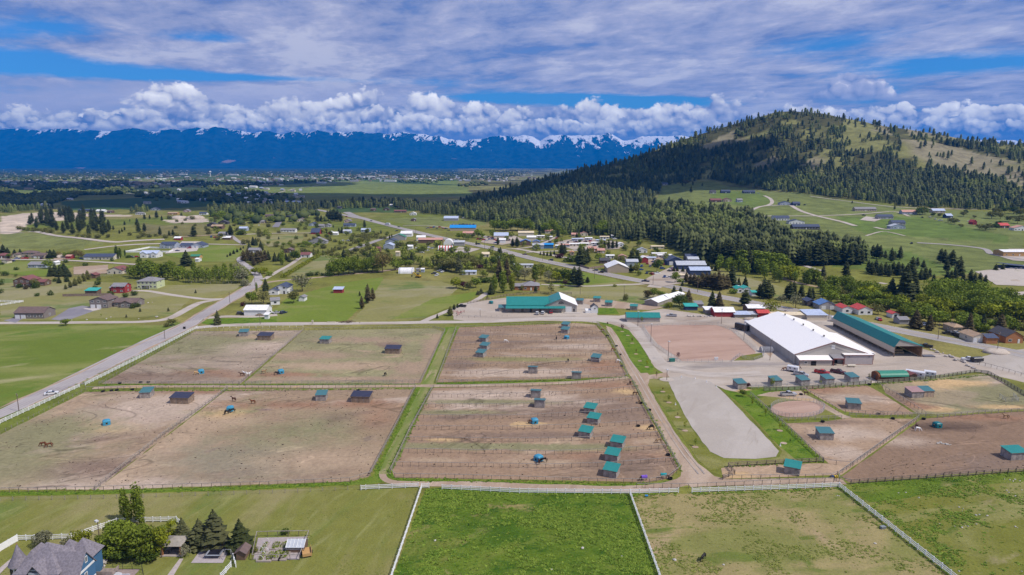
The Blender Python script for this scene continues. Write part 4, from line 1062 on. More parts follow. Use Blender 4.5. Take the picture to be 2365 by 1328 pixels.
one('pine','pine',448,546,25,'single large pine at the foot of the round dry mound',1.4);one('pine','pine',533,546,26,'large pine at the bend of the lane',1.4);one('bush','dark',556,542,12,'wide dark bush beside the large lane pine',1.8);one('bush','yellow',505,538,9,'yellow bush left of the large lane pine',1.3)
# houses in the centre left
trees('round','green','green tree among the houses in the centre left','green trees among the centre left houses',[(488,500,14),(496,504,14),(505,506,15),(514,504,17),(522,508,14),(530,502,10),(570,510,12),(580,509,13),(590,508,12),(604,509,11),(624,515,15),(632,510,12),(654,524,11),(672,515,8),(545,520,9),(548,498,10),(560,496,8),(706,570,14),(715,571,12),(700,574,10),(734,570,10),(745,572,10),(640,567,10),(655,569,9),(668,568,9),(620,566,9),(690,570,9),(727,572,8)],1.2)
trees('pine','pine','tall greyish pine in the clump above the houses','pine clump above the houses',[(734,513,18),(742,511,14),(757,508,22),(764,509,26),(772,510,28),(780,510,26),(787,512,22)],1.4)
trees('pine','pine','single dark pine among the houses in the centre left','single pines among the centre left houses',[(842,526,18),(900,552,10),(905,549,9),(783,540,14),(790,538,14),(800,538,10),(880,540,9),(644,553,7),(770,526,7),(640,496,9),(650,498,8),(755,541,9)],1.2)
trees('bush','olive','olive shrub along the side road','shrubs along the side road',[(x,y,g_.uniform(6,10))for x,y in[(760,585),(772,580),(784,577),(796,574),(810,568),(822,562),(834,558),(846,553),(858,550),(870,546),(840,550),(850,545),(700,582),(780,592),(766,592),(812,555),(825,548),(880,552),(745,590),(730,592)]],1.4)
# green row above the meadow
trees('big','green','tall bright green tree in the row above the meadow','bright green row above the meadow',[(772,636,40),(782,636,38),(794,635,40),(806,634,42),(818,632,40),(764,634,26)],.8)
trees('big','green','light green tree beside the bare brown tree','light green trees by the bare tree',[(836,630,28),(848,628,34),(860,629,36),(872,626,30),(828,626,26)],.85)
one('willow','thin',884,630,48,'large bare brown tree at the dirt yard',.9);one('bush','dark',762,638,15,'dark round bush at the left end of the green row',1.2);trees('bush','dark','small dark shrub beside the farm track','shrubs by the farm track',[(712,638,9),(720,637,9),(732,636,9),(744,636,6)],1.2)
trees('round','green','light green tree behind the white quonset hut','light green trees behind the quonset hut',[(913,624,22),(925,620,18),(936,618,18),(948,617,16)],1.1)
trees('spruce','pine','dark spruce on the meadow behind the quonset hut','spruces behind the quonset hut',[(943,607,18),(951,606,24),(917,607,10),(971,616,12),(985,615,15),(1001,615,16),(1009,614,13),(794,596,22),(855,597,17),(850,598,14),(826,598,11),(1049,596,13),(1032,592,6),(1156,590,20)],1.1)
trees('round','olive','olive tree in the yards by the side road','olive trees by the side road',[(800,598,14),(812,590,14),(822,586,16),(838,590,15),(855,582,14),(866,575,14),(880,600,18),(888,606,22),(900,608,16),(925,573,14),(938,575,14),(950,574,18),(958,572,12),(990,570,12),(870,600,12)],1.1)
# trees about the farmstead in the centre
trees('big','olive','broad olive tree in the grove left of the tall spruce','grove left of the tall spruce',[(1018,620,24),(1030,624,28),(1042,627,30),(1050,618,26),(1072,620,24),(1082,615,24),(1096,620,24),(1090,608,18)],1.0)
one('spruce','spruce',1060,630,42,'tall dark spruce in the centre grove',.9)
for x,y,h,k,f,lb,w in[(1108,624,13,'round','purple','purple blossoming tree behind the mobile home',1.3),(1123,620,24,'spruce','pine','dark spruce behind the purple tree',1),(1138,613,22,'round','dark','dark rounded tree above the centre grove',1),(1136,626,18,'round','olive','olive tree right of the purple tree',1),(1153,650,52,'fir','brown','taller brown fir left of the barn house',.8),(1171,652,56,'fir','brown','dark brown fir right of its twin at the barn house',.75),
(1134,680,30,'spruce','pine','dark spruce at the drive bend above the teal barn',1),(1142,678,44,'poplar','green','poplar at the drive bend above the teal barn',1.3),(1162,676,50,'poplar','green','broad tall poplar left of the brick house',1.5),(1182,672,38,'poplar','yellow','yellow green poplar beside the brick house',1.6),
(1197,644,28,'poplar','green','green poplar behind the brick house',1.8),(1212,648,30,'willow','pale','pale willow behind the brick house',1.1),(1236,650,34,'poplar','green','pointed green tree right of the pale willow',1.9),(1249,644,30,'willow','yellow','weeping yellow willow behind the brick house',.8),(1268,650,26,'willow','pale','pale grey willow beside the cottage',1.1),
(1285,654,28,'round','yellow','yellow green tree right of the pale grey willow',.9),(1302,652,32,'big','dark','dark crown behind the yellow green trees',1),(1316,655,25,'round','yellow','small yellow green tree beside the tall pines',.8),(1306,660,17,'willow','purple','mauve budding tree in the meadow edge',1),(1337,662,46,'pine','pine','tall pine at the right end of the farmstead grove',1.4),(1326,656,40,'pine','pine','leaning pine beside the tall grove pine',1.4),(1357,653,14,'pine','pine','flat topped small pine in the meadow',2.0),
(1273,680,26,'aspen','olive','pale green birch right of the brick house',1.9),(1206,676,18,'sapling','olive','thin tree before the brick house',1.3),(1237,676,16,'pine','pine','small pine on the brick house lawn',1.4),(1104,681,11,'spruce','spruce','blue rounded spruce at the drive edge',1.6),(1111,678,13,'spruce','spruce','second rounded spruce at the drive edge',1.6),(1126,690,9,'spruce','olive','tiny young spruce on the lawn by the drive',1.3),
(1054,666,26,'round','yellow','broad yellow green tree on the farm lawn',1.2),(1070,667,17,'round','purple','brown purple tree on the farm lawn',1),(1083,670,20,'round','olive','olive tree on the farm lawn',1),(1099,665,24,'round','green','fresh green tree on the farm lawn',1.1),(1112,652,12,'bush','dark','clipped dark hedge at the farm lawn',2),(1125,652,12,'bush','dark','dark hedge behind the drive spruce',2),(1238,664,6,'bush','yellow','lone yellow bush in the meadow',1.4),(1420,662,6,'bush','yellow','little yellow bush beside the meadow lane',1.4),(1298,664,6,'bush','yellow','round green bush in the meadow',1.6)]:
 one(k,f,x,y,h,lb,w)
 # by the trailer park and the highway
trees('big','green','fresh green cottonwood at the forest edge','cottonwoods at the forest edge',[(1142,532,24),(1155,533,24),(1168,534,22),(1180,533,27),(1196,532,26),(1210,533,30),(1222,532,24),(1262,538,24),(1275,536,30),(1288,540,22),(1378,542,26),(1392,540,32),(1402,544,24)],.9)
trees('pine','pine','dark pine standing among the trailers and shops','pines among the trailers and shops',[(1184,570,20),(1194,571,24),(1150,565,18),(1246,546,15),(1289,548,18),(1297,589,28),(1304,588,24),(1396,574,18),(1406,575,20),(1415,574,20),(1424,573,18),(1332,549,12),(1152,590,18),(1100,566,10)],1.3)
trees('spruce','pine','little spruce in the roadside row','roadside row of little spruces',[(1248,589,9),(1256,590,11),(1264,591,11),(1272,591,12),(1280,588,11)])
trees('pine','pine','tall dense pine at the hedge by the highway','tall pines at the highway hedge',[(1340,614,46),(1348,612,42),(1356,610,38),(1334,612,30)],1.2)
trees('round','green','yellow green yard tree near the trailers','yellow green trees near the trailers',[(1300,547,16),(1284,563,11),(1387,576,12),(1382,602,18),(1245,558,9),(1378,556,8),(1430,548,12),(1344,578,16),(1175,545,10),(1138,548,18),(1104,550,20),(1114,550,12),(1060,552,14),(1070,553,15),(1082,554,14),(1092,550,10)],1.1)
for x,y,h,k,f,lb,w in[(1292,596,11,'bush','purple','mauve lilac bush beside the highway',1.7),(1321,604,14,'bush','dark','broad clipped dark hedge by the highway',2.4),(1414,612,9,'bush','purple','purple bush beside the pale olive tree',1.5),(1447,610,12,'round','purple','purple plum tree beside the dark yard pines',1.2),(1428,610,24,'willow','olive','pale olive tree behind the white roofed shop',1.1),(1459,608,32,'pine','pine','left yard pine behind the white roofed shop',1.5),(1472,607,28,'pine','pine','right yard pine behind the white roofed shop',1.3),
(1517,628,30,'round','dark','dark rounded tree in the gravel yard',.75),(1457,629,20,'pine','pine','pine at the gable of the white roofed shop',1.6),(1468,630,17,'round','olive','olive tree at the gable of the white roofed shop',1),(1559,653,26,'round','green','fresh green tree at the yard entrance',.75),(1572,652,10,'bush','green','green shrub at the yard entrance',1.8),(1576,660,12,'spruce','pine','small spruce at the yard entrance',1.2),(1694,678,12,'bush','green','green shrub left of the teal roofed cottage',1.5),
(1706,660,20,'spruce','pine','small spruce above the teal roofed cottage',1),(1721,664,27,'spruce','pine','larger spruce above the teal roofed cottage',1),(1720,706,38,'pine','pine','bushy dark pine in front of the teal roofed cottage',1.7),(1644,711,42,'spruce','pine','dark spruce left of the pair by the highway',.9),(1660,712,40,'fir','brown','brown spruce right of the pair by the highway',1.1),(1569,708,30,'big','dark','dense dark green maple by the white roofed barn',1.05),(1590,700,32,'spruce','brown','brown spruce behind the dark green maple',1.2),
(1556,686,26,'pine','pine','left pine of the pair above the white barn roof',1.3),(1571,687,24,'pine','pine','right pine of the pair above the white barn roof',1.4),(1495,692,22,'round','brown','brown budding tree above the white barn roof',.9),(1508,688,23,'round','green','bright green tree above the white barn roof',1),(1526,688,16,'round','green','low green tree above the white barn roof',1.3),(1544,710,13,'bush','yellow','light green shrub at the barn corner',1.4),(1594,707,12,'bush','olive','olive shrub behind the teal shed',1.2),
(1780,722,32,'willow','yellow','broad yellow green willow behind the red roofed shed',1.15),(1445,694,16,'bush','olive','olive shrub at the power pole',.7),(1837,712,38,'willow','pale','grey white blossoming tree left of the blue roofed houses',.8),(1805,700,22,'willow','pale','white blossoming tree at the pine clump',1),(1852,730,13,'bush','green','green shrub beside the blue metal roof',1.3),(1815,726,9,'bush','purple','brown shrub at the highway edge',1.3),(2028,726,24,'round','olive','round olive tree right of the red roofed house',1.1),
(2046,718,14,'round','thin','tan shrubby tree behind the small red roof',1.2),(1825,645,32,'big','yellow','brilliant yellow willow beside the creek path',1.5),(1859,651,18,'spruce','pine','dark small spruce right of the yellow willow',1),(1901,638,27,'spruce','spruce','spruce beside the creek path',1),(1953,643,40,'pine','pine','leaning old pine on the green slope',1.3),(2088,702,92,'fir','pine','huge dark fir towering over the creek trees',1.0),(2057,698,56,'fir','pine','dark fir left of the huge fir',1.1),(2112,690,50,'pine','pine','greyish pine right of the huge fir',1.2),
(2114,758,44,'fir','brown','spreading brown conifer at the roadside home',1.3),(2146,763,40,'fir','brown','brown spruce right of the spreading conifer',.9),(2236,778,56,'fir','brown','tall dark conifer behind the tan roofed house',.9),(2270,766,42,'fir','pine','dark spruce beyond the tan roofed house',.9),(2309,770,46,'fir','brown','brown conifer before the brown gabled house',1.2),(2316,782,26,'round','olive','olive tree beside the grey roofed garage',1),(2275,745,14,'bush','pale','grey shrub behind the tan roofed house',2)]:
 one(k,f,x,y,h,lb,w)
trees('pine','brown','grey green pine of the windbreak below the storage roofs','windbreak below the storage roofs',[(1585,652,24),(1594,658,26),(1603,661,30),(1612,664,28),(1621,662,34),(1630,666,32),(1640,667,36),(1650,668,38),(1660,670,38),(1669,668,36),(1678,667,34),(1648,650,20),(1660,654,30),(1632,646,18)],1.4)
one('pine','pine',1690,664,52,'tallest pine at the right end of the windbreak',1.2)
trees('spruce','pine','small planted spruce in front of the storage roofs','planted spruces at the storage roofs',[(1556,627,12),(1564,627,12),(1577,628,15),(1587,628,13),(1609,628,9),(1617,627,11),(1626,626,12),(1630,615,18),(1637,617,14),(1644,622,12),(1652,626,16)])
trees('pine','pine','dark pine in the clump left of the blossoming tree','pine clump left of the blossoming tree',[(1754,687,32),(1764,690,48),(1773,690,44),(1782,688,30),(1823,694,44),(1832,690,40),(1816,692,34),(1868,696,34),(1876,692,28),(1850,690,34)],1.2)
trees('tall','green','light green aspen in the thicket by the pine belt','light green thicket by the pine belt',[(1686,612,30),(1696,616,34),(1706,618,38),(1716,620,42),(1742,626,46),(1752,628,46),(1764,630,46),(1776,628,44),(1788,628,42),(1800,626,40),(1812,624,34),(1756,634,34),(1820,626,26)],1.25)
one('fir','pine',1731,628,52,'single tall fir in the light green thicket',.75)
g_=random.Random(8)
CRK=[(1930+12*i+g_.uniform(-4,4),672+3.0*i+g_.uniform(-12,14),g_.uniform(24,40))for i in range(10)]+[(x,y,g_.uniform(36,54))for x,y in scatter([(2130,690),(2230,690),(2300,705),(2400,730),(2400,755),(2280,740),(2160,722)],34,13,6)]
trees('big','green','yellow green cottonwood in the creek wood','creek wood',CRK,.9)
trees('bush','olive','olive shrub in the creek thicket','creek thicket',[(x,y,g_.uniform(10,18))for x,y in scatter([(1840,650),(1900,645),(1990,665),(2060,700),(2160,715),(2400,760),(2400,772),(2150,735),(2000,705),(1900,690),(1920,670)],60,11,12)],1.4)
trees('bush','olive','hedge shrub along the field path','shrubs along the field path',[(1888+9*i,656+2.2*i,7)for i in range(9)],1.4)
trees('pine','pine','scattered pine on the green slope above the creek','scattered pines above the creek',[(2005,628,28),(2012,634,30),(2022,632,34),(2033,637,30),(2044,636,30),(2052,640,30),(2062,634,30),(2073,638,34),(2082,636,28),(1990,605,26),(2002,600,24),(2015,594,28),(2024,597,34),(2032,598,32),(2044,598,20),(2058,606,34),(2066,600,20),(2078,600,32),(2104,645,52),(2112,650,28),(2126,648,28),(2136,648,32),(2146,643,24),(2156,652,20),(2118,616,22),(2132,620,20),(2172,606,32),(2180,610,34),(2190,616,30),(2198,617,40),(2186,628,30),(2214,644,52),(2205,648,30),(2187,648,24),(2196,650,26),(2240,658,36),(2250,660,30),(2262,657,28),(2275,656,22),(2298,638,28),(2314,637,28),(2344,636,16),(2224,655,26)],1.25)
gq=random.Random(17)
def fill(kind,fol,label,group,poly,n,dmin,h0,h1,seed,wide=1.15):
 trees(kind,fol,label,group,[(x,y,gq.uniform(h0,h1)*(0.6+0.4*(y-470)/170))for x,y in scatter(poly,n,dmin,seed)],wide)
small_trees=[]
def crowd(poly,n,dmin,h0,h1,seed):
 for x,y in scatter(poly,n,dmin,seed):
  p=G(x,y);small_trees.append((p,gq.uniform(h0,h1)*(0.6+0.4*(y-470)/170)*m_per_px(p)))
crowd([(800,570),(1000,570),(1180,590),(1240,640),(1100,640),(900,615),(790,600)],46,11,12,24,1)
crowd([(820,560),(1040,580),(1250,610),(1320,650),(1020,640),(900,600)],40,11,12,24,2)
crowd([(480,490),(700,486),(860,520),(900,545),(760,580),(600,545),(490,540)],54,10,10,18,4)
crowd([(1130,535),(1420,545),(1560,600),(1480,640),(1330,600),(1150,560)],44,11,11,20,6)
fill('bush','olive','shrub along the field edges in the middle distance','shrubs of the middle distance',[(560,500),(760,500),(900,555),(820,600),(640,580),(480,550),(400,540),(380,500)],80,9,7,13,3)
fill('bush','dark','dark shrub on the lawns of the left homes','shrubs of the left homes',[(0,590),(300,590),(420,610),(300,690),(0,690)],30,16,7,12,5)
fill('tall','green','light green tree in the thicket below the pine belt','thicket below the pine belt',[(1640,610),(1700,615),(1840,640),(1960,680),(1900,690),(1780,650),(1650,625)],26,9,20,34,7)
fill('round','yellow','yellow green tree in the creek wood','yellow green trees of the creek wood',[(1960,690),(2100,700),(2400,740),(2400,765),(2140,740)],22,12,22,40,8)
fill('round','green','green tree behind the roadside homes on the right','trees behind the roadside homes',[(1860,690),(2040,700),(2200,745),(2400,775),(2400,790),(2180,760),(2020,725)],30,13,18,30,9)
# upper right homes
trees('round','olive','olive yard tree among the homes at the right edge','yard trees at the right edge',[(2195,515,12),(2205,518,14),(2225,500,12),(2290,505,18),(2300,500,20),(2310,506,16),(2330,512,14),(2350,516,16),(2360,510,14),(2250,505,8),(2219,526,9),(2262,530,12),(2276,532,12),(2285,530,14),(2130,496,14),(2170,502,10),(2355,500,20)],1.2)
trees('round','dark','dark yard tree among the homes at the right edge','dark trees at the right edge',[(2124,496,18),(2136,495,16),(2155,500,10),(2190,502,10),(2300,530,14),(2320,492,14),(2340,494,16),(2270,528,10),(2305,524,14),(2230,494,10),(2150,484,12)],1.1)
trees('pine','pine','single pine on the upper meadow','single pines on the upper meadow',[(1596,445,16),(1576,430,10),(1600,428,10),(1622,430,8),(1558,476,14),(1568,474,16),(1578,476,15),(1588,474,14),(1545,470,16),(2066,484,10),(1820,466,8),(1968,470,7),(1726,500,26),(1716,506,20)],1.3)
one('round','thin',1583,428,13,'orange tinged tree at the top of the meadow',1.3)
# -- woodland: the 300 pines that show largest are trees, the rest one mass
POS_HILL=[(955,488),(1060,474),(1130,450),(1200,430),(1280,407),(1340,391),(1400,379),(1500,350),(1600,313),(1700,282),(1790,257),(1870,259),(1950,271),(2050,291),(2200,314),(2300,330),(2365,335),(2520,345),(2520,494),(2365,488),(2100,478),(1900,452),(1770,438),(1690,424),(1640,414),(1530,430),(1505,470),(1530,500),(1560,530),(1500,548),(1450,556),(1400,546),(1300,541),(1200,526),(1120,513),(1050,497),(980,494)]
BELT=[(1505,476),(1560,488),(1640,492),(1720,504),(1790,545),(1840,572),(1930,582),(2005,596),(1990,612),(1900,616),(1826,612),(1740,622),(1650,612),(1600,594),(1560,574),(1500,552),(1450,560),(1530,512)]
gr=np.random.default_rng(21)
def dens_scatter(poly,cell_x,cell_y,keep):
 P=np.array(poly);xs=np.arange(P[:,0].min(),P[:,0].max(),cell_x);yy=np.arange(P[:,1].min(),P[:,1].max(),cell_y)
 gx,gy=np.meshgrid(xs,yy);gx=gx+gr.uniform(-.5,.5,gx.shape)*cell_x;gy=gy+gr.uniform(-.5,.5,gy.shape)*cell_y
 gx,gy=gx.ravel(),gy.ravel()
 k=pip(gx,gy,poly)&(gr.random(len(gx))<keep(gx,gy))
 return list(zip(gx[k],gy[k]))
def keep_hill(x,y):
 n=fbm(x/38,y/16,3,2)
 up=np.interp(x,[1400,1550,1700,2000,2365],[0.0,0.15,0.7,0.85,0.75])*(1-sstep(380,430,y))
 n2_=fbm(x/16+3,y/8,3,4)
 k=1-up*sstep(0.38,0.50,n)*0.97-0.55*sstep(0.56,0.68,n2_)
 for p in OPEN_HILL:k=np.where(pip(x,y,p),0.05,k)
 k=np.where(pip(x,y,[(1400,405),(1450,402),(1452,412),(1402,414)]),0.0,k)
 return np.clip(k,0,1)
hill_pts=dens_scatter(POS_HILL,4.2,3.6,keep_hill)
hill_pts+=[(x,y)for x,y in dens_scatter([(1600,318),(1700,287),(1790,262),(1870,263),(1950,274),(2100,299),(2365,338),(2365,348),(2100,305),(1870,270),(1700,292)],9,3.5,lambda x,y:0.6+0*x)]
belt_pts=dens_scatter(BELT,6.0,5.0,lambda x,y:0.95+0*x)
dark_bands=[]
for poly,cx_,cy_ in[([(630,486),(690,478),(780,476),(860,472),(960,474),(1010,482),(990,492),(940,484),(900,480),(800,482),(740,484),(690,492)],4.5,3.2),([(515,484),(570,482),(640,484),(642,490),(560,492),(518,494)],4.5,3),([(478,484),(520,480),(520,488),(482,490)],5,3),
([(-60,500),(0,494),(60,488),(60,482),(0,486),(-60,490)],6,3),([(58,486),(125,478),(128,484),(60,490)],7,3),([(300,492),(345,486),(345,492),(300,496)],6,3),([(985,494),(1030,498),(1120,514),(1120,506),(1040,490)],6,4),([(420,460),(520,455),(540,462),(430,466)],9,3),([(1060,470),(1130,462),(1140,470),(1070,478)],5,3)]:
 dark_bands+=dens_scatter(poly,cx_,cy_,lambda x,y:0.9+0*x)
allp=[]
for src,(h0,h1)in((hill_pts,(7,18)),(belt_pts,(14,23)),(dark_bands,(11,19))):
 for x,y in src:
  p=G(x,y);allp.append((p,h0+(h1-h0)*gr.random()**1.5*(1.25 if gr.random()<.12 else 1.0),src is belt_pts))
belt=sorted([a for a in allp if a[2]],key=lambda a:a[0].y)
near,rest=belt[:58],belt[58:]+[a for a in allp if not a[2]]
for p,h,_ in near:
 cm,tm=proto(('pine','pine',random.randrange(3)))
 t=thing('pine_tree',p,random.random()*6.28,'dark green pine in the dense belt below the upper meadow','tree','pine belt below the meadow')
 w=h*random.uniform(1.0,1.4);t.scale=(w,w,h)
 obj('crown',cm,None,t);obj('trunk',tm,None,t)
def far_pine(rng):
 V=[];Fc=[];tn=[]
 tiers=5
 for i in range(tiers):
  t=i/tiers;z0=0.10+0.90*t**0.9;z1=min(1.0,z0+0.30);r=0.23*(1-t)**0.55+0.03
  n=6;b=len(V);V.append((0,0,z1));tn.append(0.75)
  for k in range(n*2):
   a=math.pi*(k+rng.random()*.5)/n;rr=r*((0.95+.3*rng.random())if k%2==0 else 0.55)
   V.append((rr*math.cos(a),rr*math.sin(a),z0-(0.05 if k%2==0 else-0.02)+0.03*rng.random()));tn.append(0.1+.5*rng.random())
  for k in range(n*2):Fc.append((b,b+1+k,b+1+(k+1)%(2*n)))
 b=len(V)
 for k in range(3):
  a=2.094*k;V+=[(0.02*math.cos(a),0.02*math.sin(a),-0.06),(0.015*math.cos(a),0.015*math.sin(a),0.2)];tn+=[0,0]
 for k in range(3):
  i,j=b+2*k,b+2*((k+1)%3);Fc+=[(i,j,j+1),(i,j+1,i+1)]
 return np.array(V),np.array(Fc),np.array(tn)
def mass(name,items,protos,m,wide):
 Vs=[];Fs=[];Ts=[];nb=0
 for i,(p,h)in enumerate(items):
  V,Fc,tn=protos[i%len(protos)]
  a=gr.random()*6.283;w=h*gr.uniform(*wide);c_,s_=math.cos(a),math.sin(a)
  Vs.append(np.stack([(V[:,0]*c_-V[:,1]*s_)*w+p.x,(V[:,0]*s_+V[:,1]*c_)*w+p.y,V[:,2]*h+p.z],1))
  Fs.append(Fc+nb);nb+=len(V);Ts.append(tn*0.7+gr.random()**1.3*1.05-0.28)
 me=mesh_np(name,np.concatenate(Vs),np.concatenate(Fs));a=me.attributes.new('tone','FLOAT','POINT')
 a.data.foreach_set('value',np.concatenate(Ts).astype(np.float32))
 return tag(obj(name,me,m),kind='stuff')
fp=[far_pine(random.Random(k))for k in range(4)]
F_MASS=foliage('woodland_needles',(0.024,0.036,0.012),(0.122,0.136,0.046),0.0,0.05,trans=False)
rest2=[(p,h)for p,h,_ in rest];pick=np.array([fbm(np.array([p.x/60]),np.array([p.y/60]),3,3)[0]for p,h in rest2])+gr.normal(size=len(rest2))*.07
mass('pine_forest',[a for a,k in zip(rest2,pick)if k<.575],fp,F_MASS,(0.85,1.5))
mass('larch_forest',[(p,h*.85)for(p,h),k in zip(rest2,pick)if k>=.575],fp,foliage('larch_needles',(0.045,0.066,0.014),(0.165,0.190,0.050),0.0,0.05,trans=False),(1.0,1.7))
def crown_arrays(seed):
 mb=leaf_crown(random.Random(seed),lobes_round(random.Random(seed+1),.42,.02),300,.07)
 return np.array(mb.v),np.array(mb.f),np.array(mb.tone)
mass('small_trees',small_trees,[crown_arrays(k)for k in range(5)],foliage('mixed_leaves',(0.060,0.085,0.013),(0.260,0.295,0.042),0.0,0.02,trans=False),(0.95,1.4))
# trees of the town and the fields across the valley, too many to count
def far_round(rng):
 mb=MB();mb.blob((0,0,0.45),(0.5,0.5,0.55),6,4,0.25)
 fs=[]
 for f in mb.f:fs+=[(f[0],f[1],f[2]),(f[0],f[2],f[3])]
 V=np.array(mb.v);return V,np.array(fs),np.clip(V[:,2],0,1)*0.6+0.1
fr=[far_round(random.Random(k))for k in range(4)]
vp=[]
def keep_town(x,y):return np.clip(sstep(0.42,0.60,fbm(x/55,y/7,3,1))*1.0,0,1)
vp+=dens_scatter([(-40,398),(300,392),(1250,392),(1250,402),(1160,428),(1080,432),(840,416),(600,428),(540,440),(420,452),(200,450),(-40,480)],5.5,2.2,keep_town)
vp+=dens_scatter([(-40,460),(100,450),(180,455),(120,470),(-40,482)],4,2,lambda x,y:0.9+0*x)
vp+=dens_scatter([(300,446),(560,440),(640,452),(700,462),(640,474),(560,470),(450,466),(330,462)],8,3,lambda x,y:0.55+0*x)
vp+=dens_scatter([(900,400),(1220,396),(1200,408),(1100,416),(920,412)],4,2,lambda x,y:0.8+0*x)
vp+=dens_scatter([(480,486),(640,492),(780,500),(800,515),(700,510),(560,520),(500,508)],16,6,lambda x,y:0.5+0*x)
F_VAL=foliage('valley_leaves',(0.030,0.050,0.014),(0.120,0.140,0.040),0.0,0.01,trans=False)
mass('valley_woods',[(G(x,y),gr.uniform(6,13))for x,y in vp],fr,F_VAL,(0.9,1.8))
print('trees',len(near),len(rest),len(vp))
# ------------------------------------------------------------------ grass clumps, weeds along the fences, droppings
def tuft(seed):
 r=random.Random(seed);V=[];Fc=[];tn=[]
 for i in range(9):
  a=r.random()*6.283;d=r.random()*1.3;x,y=d*math.cos(a),d*math.sin(a);l=r.random()*6.283;w_=.35+.4*r.random();b=len(V)
  V+=[(x-w_*math.sin(l),y+w_*math.cos(l),0),(x+w_*math.sin(l),y-w_*math.cos(l),0),(x+1.0*math.cos(l),y+1.0*math.sin(l),.35+.4*r.random())]
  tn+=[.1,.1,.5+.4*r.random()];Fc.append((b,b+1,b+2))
 return np.array(V),np.array(Fc),np.array(tn)
TU=[tuft(k)for k in range(6)]
def field_pts(poly_px,n,keep=None,pad=0):
 P=np.array(W(poly_px));o=[]
 x=gr.uniform(P[:,0].min(),P[:,0].max(),n*4);y=gr.uniform(P[:,1].min(),P[:,1].max(),n*4)
 k=pip(x,y,P)
 if keep is not None:k&=gr.random(len(x))<keep(x,y)
 return list(zip(x[k],y[k]))[:n]
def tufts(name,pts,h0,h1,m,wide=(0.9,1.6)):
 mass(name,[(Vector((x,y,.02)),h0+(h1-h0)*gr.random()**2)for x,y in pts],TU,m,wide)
clump=lambda s,a,b,k:(lambda x,y:sstep(a,b,fbm(x/s,y/s,4,k))+.04)
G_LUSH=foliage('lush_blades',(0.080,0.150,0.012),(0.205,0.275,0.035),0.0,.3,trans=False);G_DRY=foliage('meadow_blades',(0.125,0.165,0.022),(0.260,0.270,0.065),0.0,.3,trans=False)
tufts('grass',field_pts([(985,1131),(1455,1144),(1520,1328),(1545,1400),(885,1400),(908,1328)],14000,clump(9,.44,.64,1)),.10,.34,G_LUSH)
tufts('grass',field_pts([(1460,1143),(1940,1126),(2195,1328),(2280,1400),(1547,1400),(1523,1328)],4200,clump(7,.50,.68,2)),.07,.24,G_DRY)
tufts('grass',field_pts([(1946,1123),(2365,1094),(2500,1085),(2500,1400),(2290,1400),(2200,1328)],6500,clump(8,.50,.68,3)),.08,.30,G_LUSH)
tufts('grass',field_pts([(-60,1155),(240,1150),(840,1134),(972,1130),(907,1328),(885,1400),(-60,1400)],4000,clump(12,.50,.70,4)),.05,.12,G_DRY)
edge=[]
for L_,sd in[([(-100,1140),(240,1136),(600,1125),(808,1116),(858,1104)],1.4),([(912,1107),(1200,1112),(1400,1118),(1500,1118)],1.0),([(1021,1133),(1200,1142),(1455,1144),(1567,1141)],.9),([(1598,1141),(1800,1134),(1938,1128)],.7),([(1965,1122),(2160,1108),(2365,1093),(2500,1083)],1.6),([(862,1100),(964,897)],1.3),([(897,1092),(995,897)],1.1),([(240,889),(555,889),(972,887)],.5),([(1010,885),(1320,878),(1450,871)],.5),([(200,903),(520,902),(955,898)],.5),([(1682,1078),(1852,1069),(1902,1065)],.8),([(1735,916),(1805,976),(1899,1064)],.7),([(0,972),(200,880),(330,817),(440,762)],1.6),([(1574,1088),(1532,1010),(1490,932),(1462,880)],.6),([(1941,1128),(2195,1332)],.7),([(1764,905),(2012,889),(2150,878),(2281,866)],.6)]:
 P=[G(*p)for p in L_]
 for a,b in zip(P[:-1],P[1:]):
  for i in range(int((b-a).length*5)):
   q=a.lerp(b,gr.random());edge.append((q.x+gr.normal()*sd*.5,q.y+gr.normal()*sd*.5))
tufts('weeds',edge,.10,.34,G_LUSH)
def clod(seed):
 mb=MB();random.seed(seed);mb.blob((0,0,.2),(1,.8,.5),6,3,.3);fs=[]
 for f in mb.f:fs+=[(f[0],f[1],f[2]),(f[0],f[2],f[3])]
 return np.array(mb.v),np.array(fs),np.full(len(mb.v),.4)
CL=[clod(k)for k in range(4)];dung=[]
for poly,n in((PA,250),(PB,260),(PC,420),(PD,420),(PE,320),(PF,420),(P3,380),(P2,60),(P4,80)):dung+=field_pts(poly,n,clump(14,.42,.62,5))
mass('manure',[(Vector((x,y,.02)),.07+.15*gr.random()**2)for x,y in dung],CL,plain('manure',(.105,.072,.050),.95,var=.3),(1.0,1.8));random.seed(12)
# ------------------------------------------------------------------ fences
WHITE=plain('white_vinyl',(0.80,0.80,0.80),0.45,var=0.05)
WOOD_G=plain('grey_weathered_wood',(0.30,0.265,0.235),0.9,var=0.25)
WOOD_D=plain('dark_post_wood',(0.165,0.128,0.100),0.9,var=0.3)
WOOD_B=plain('brown_board_wood',(0.23,0.175,0.135),0.9,var=0.25)
WOOD_GR=plain('green_grey_board_wood',(0.205,0.215,0.165),0.9,var=0.2)
STEEL=plain('galvanised_pipe',(0.40,0.40,0.41),0.5,0.3,var=0.15)
WIRE=plain('fence_wire',(0.26,0.24,0.22),0.6,0.2,var=0.1)
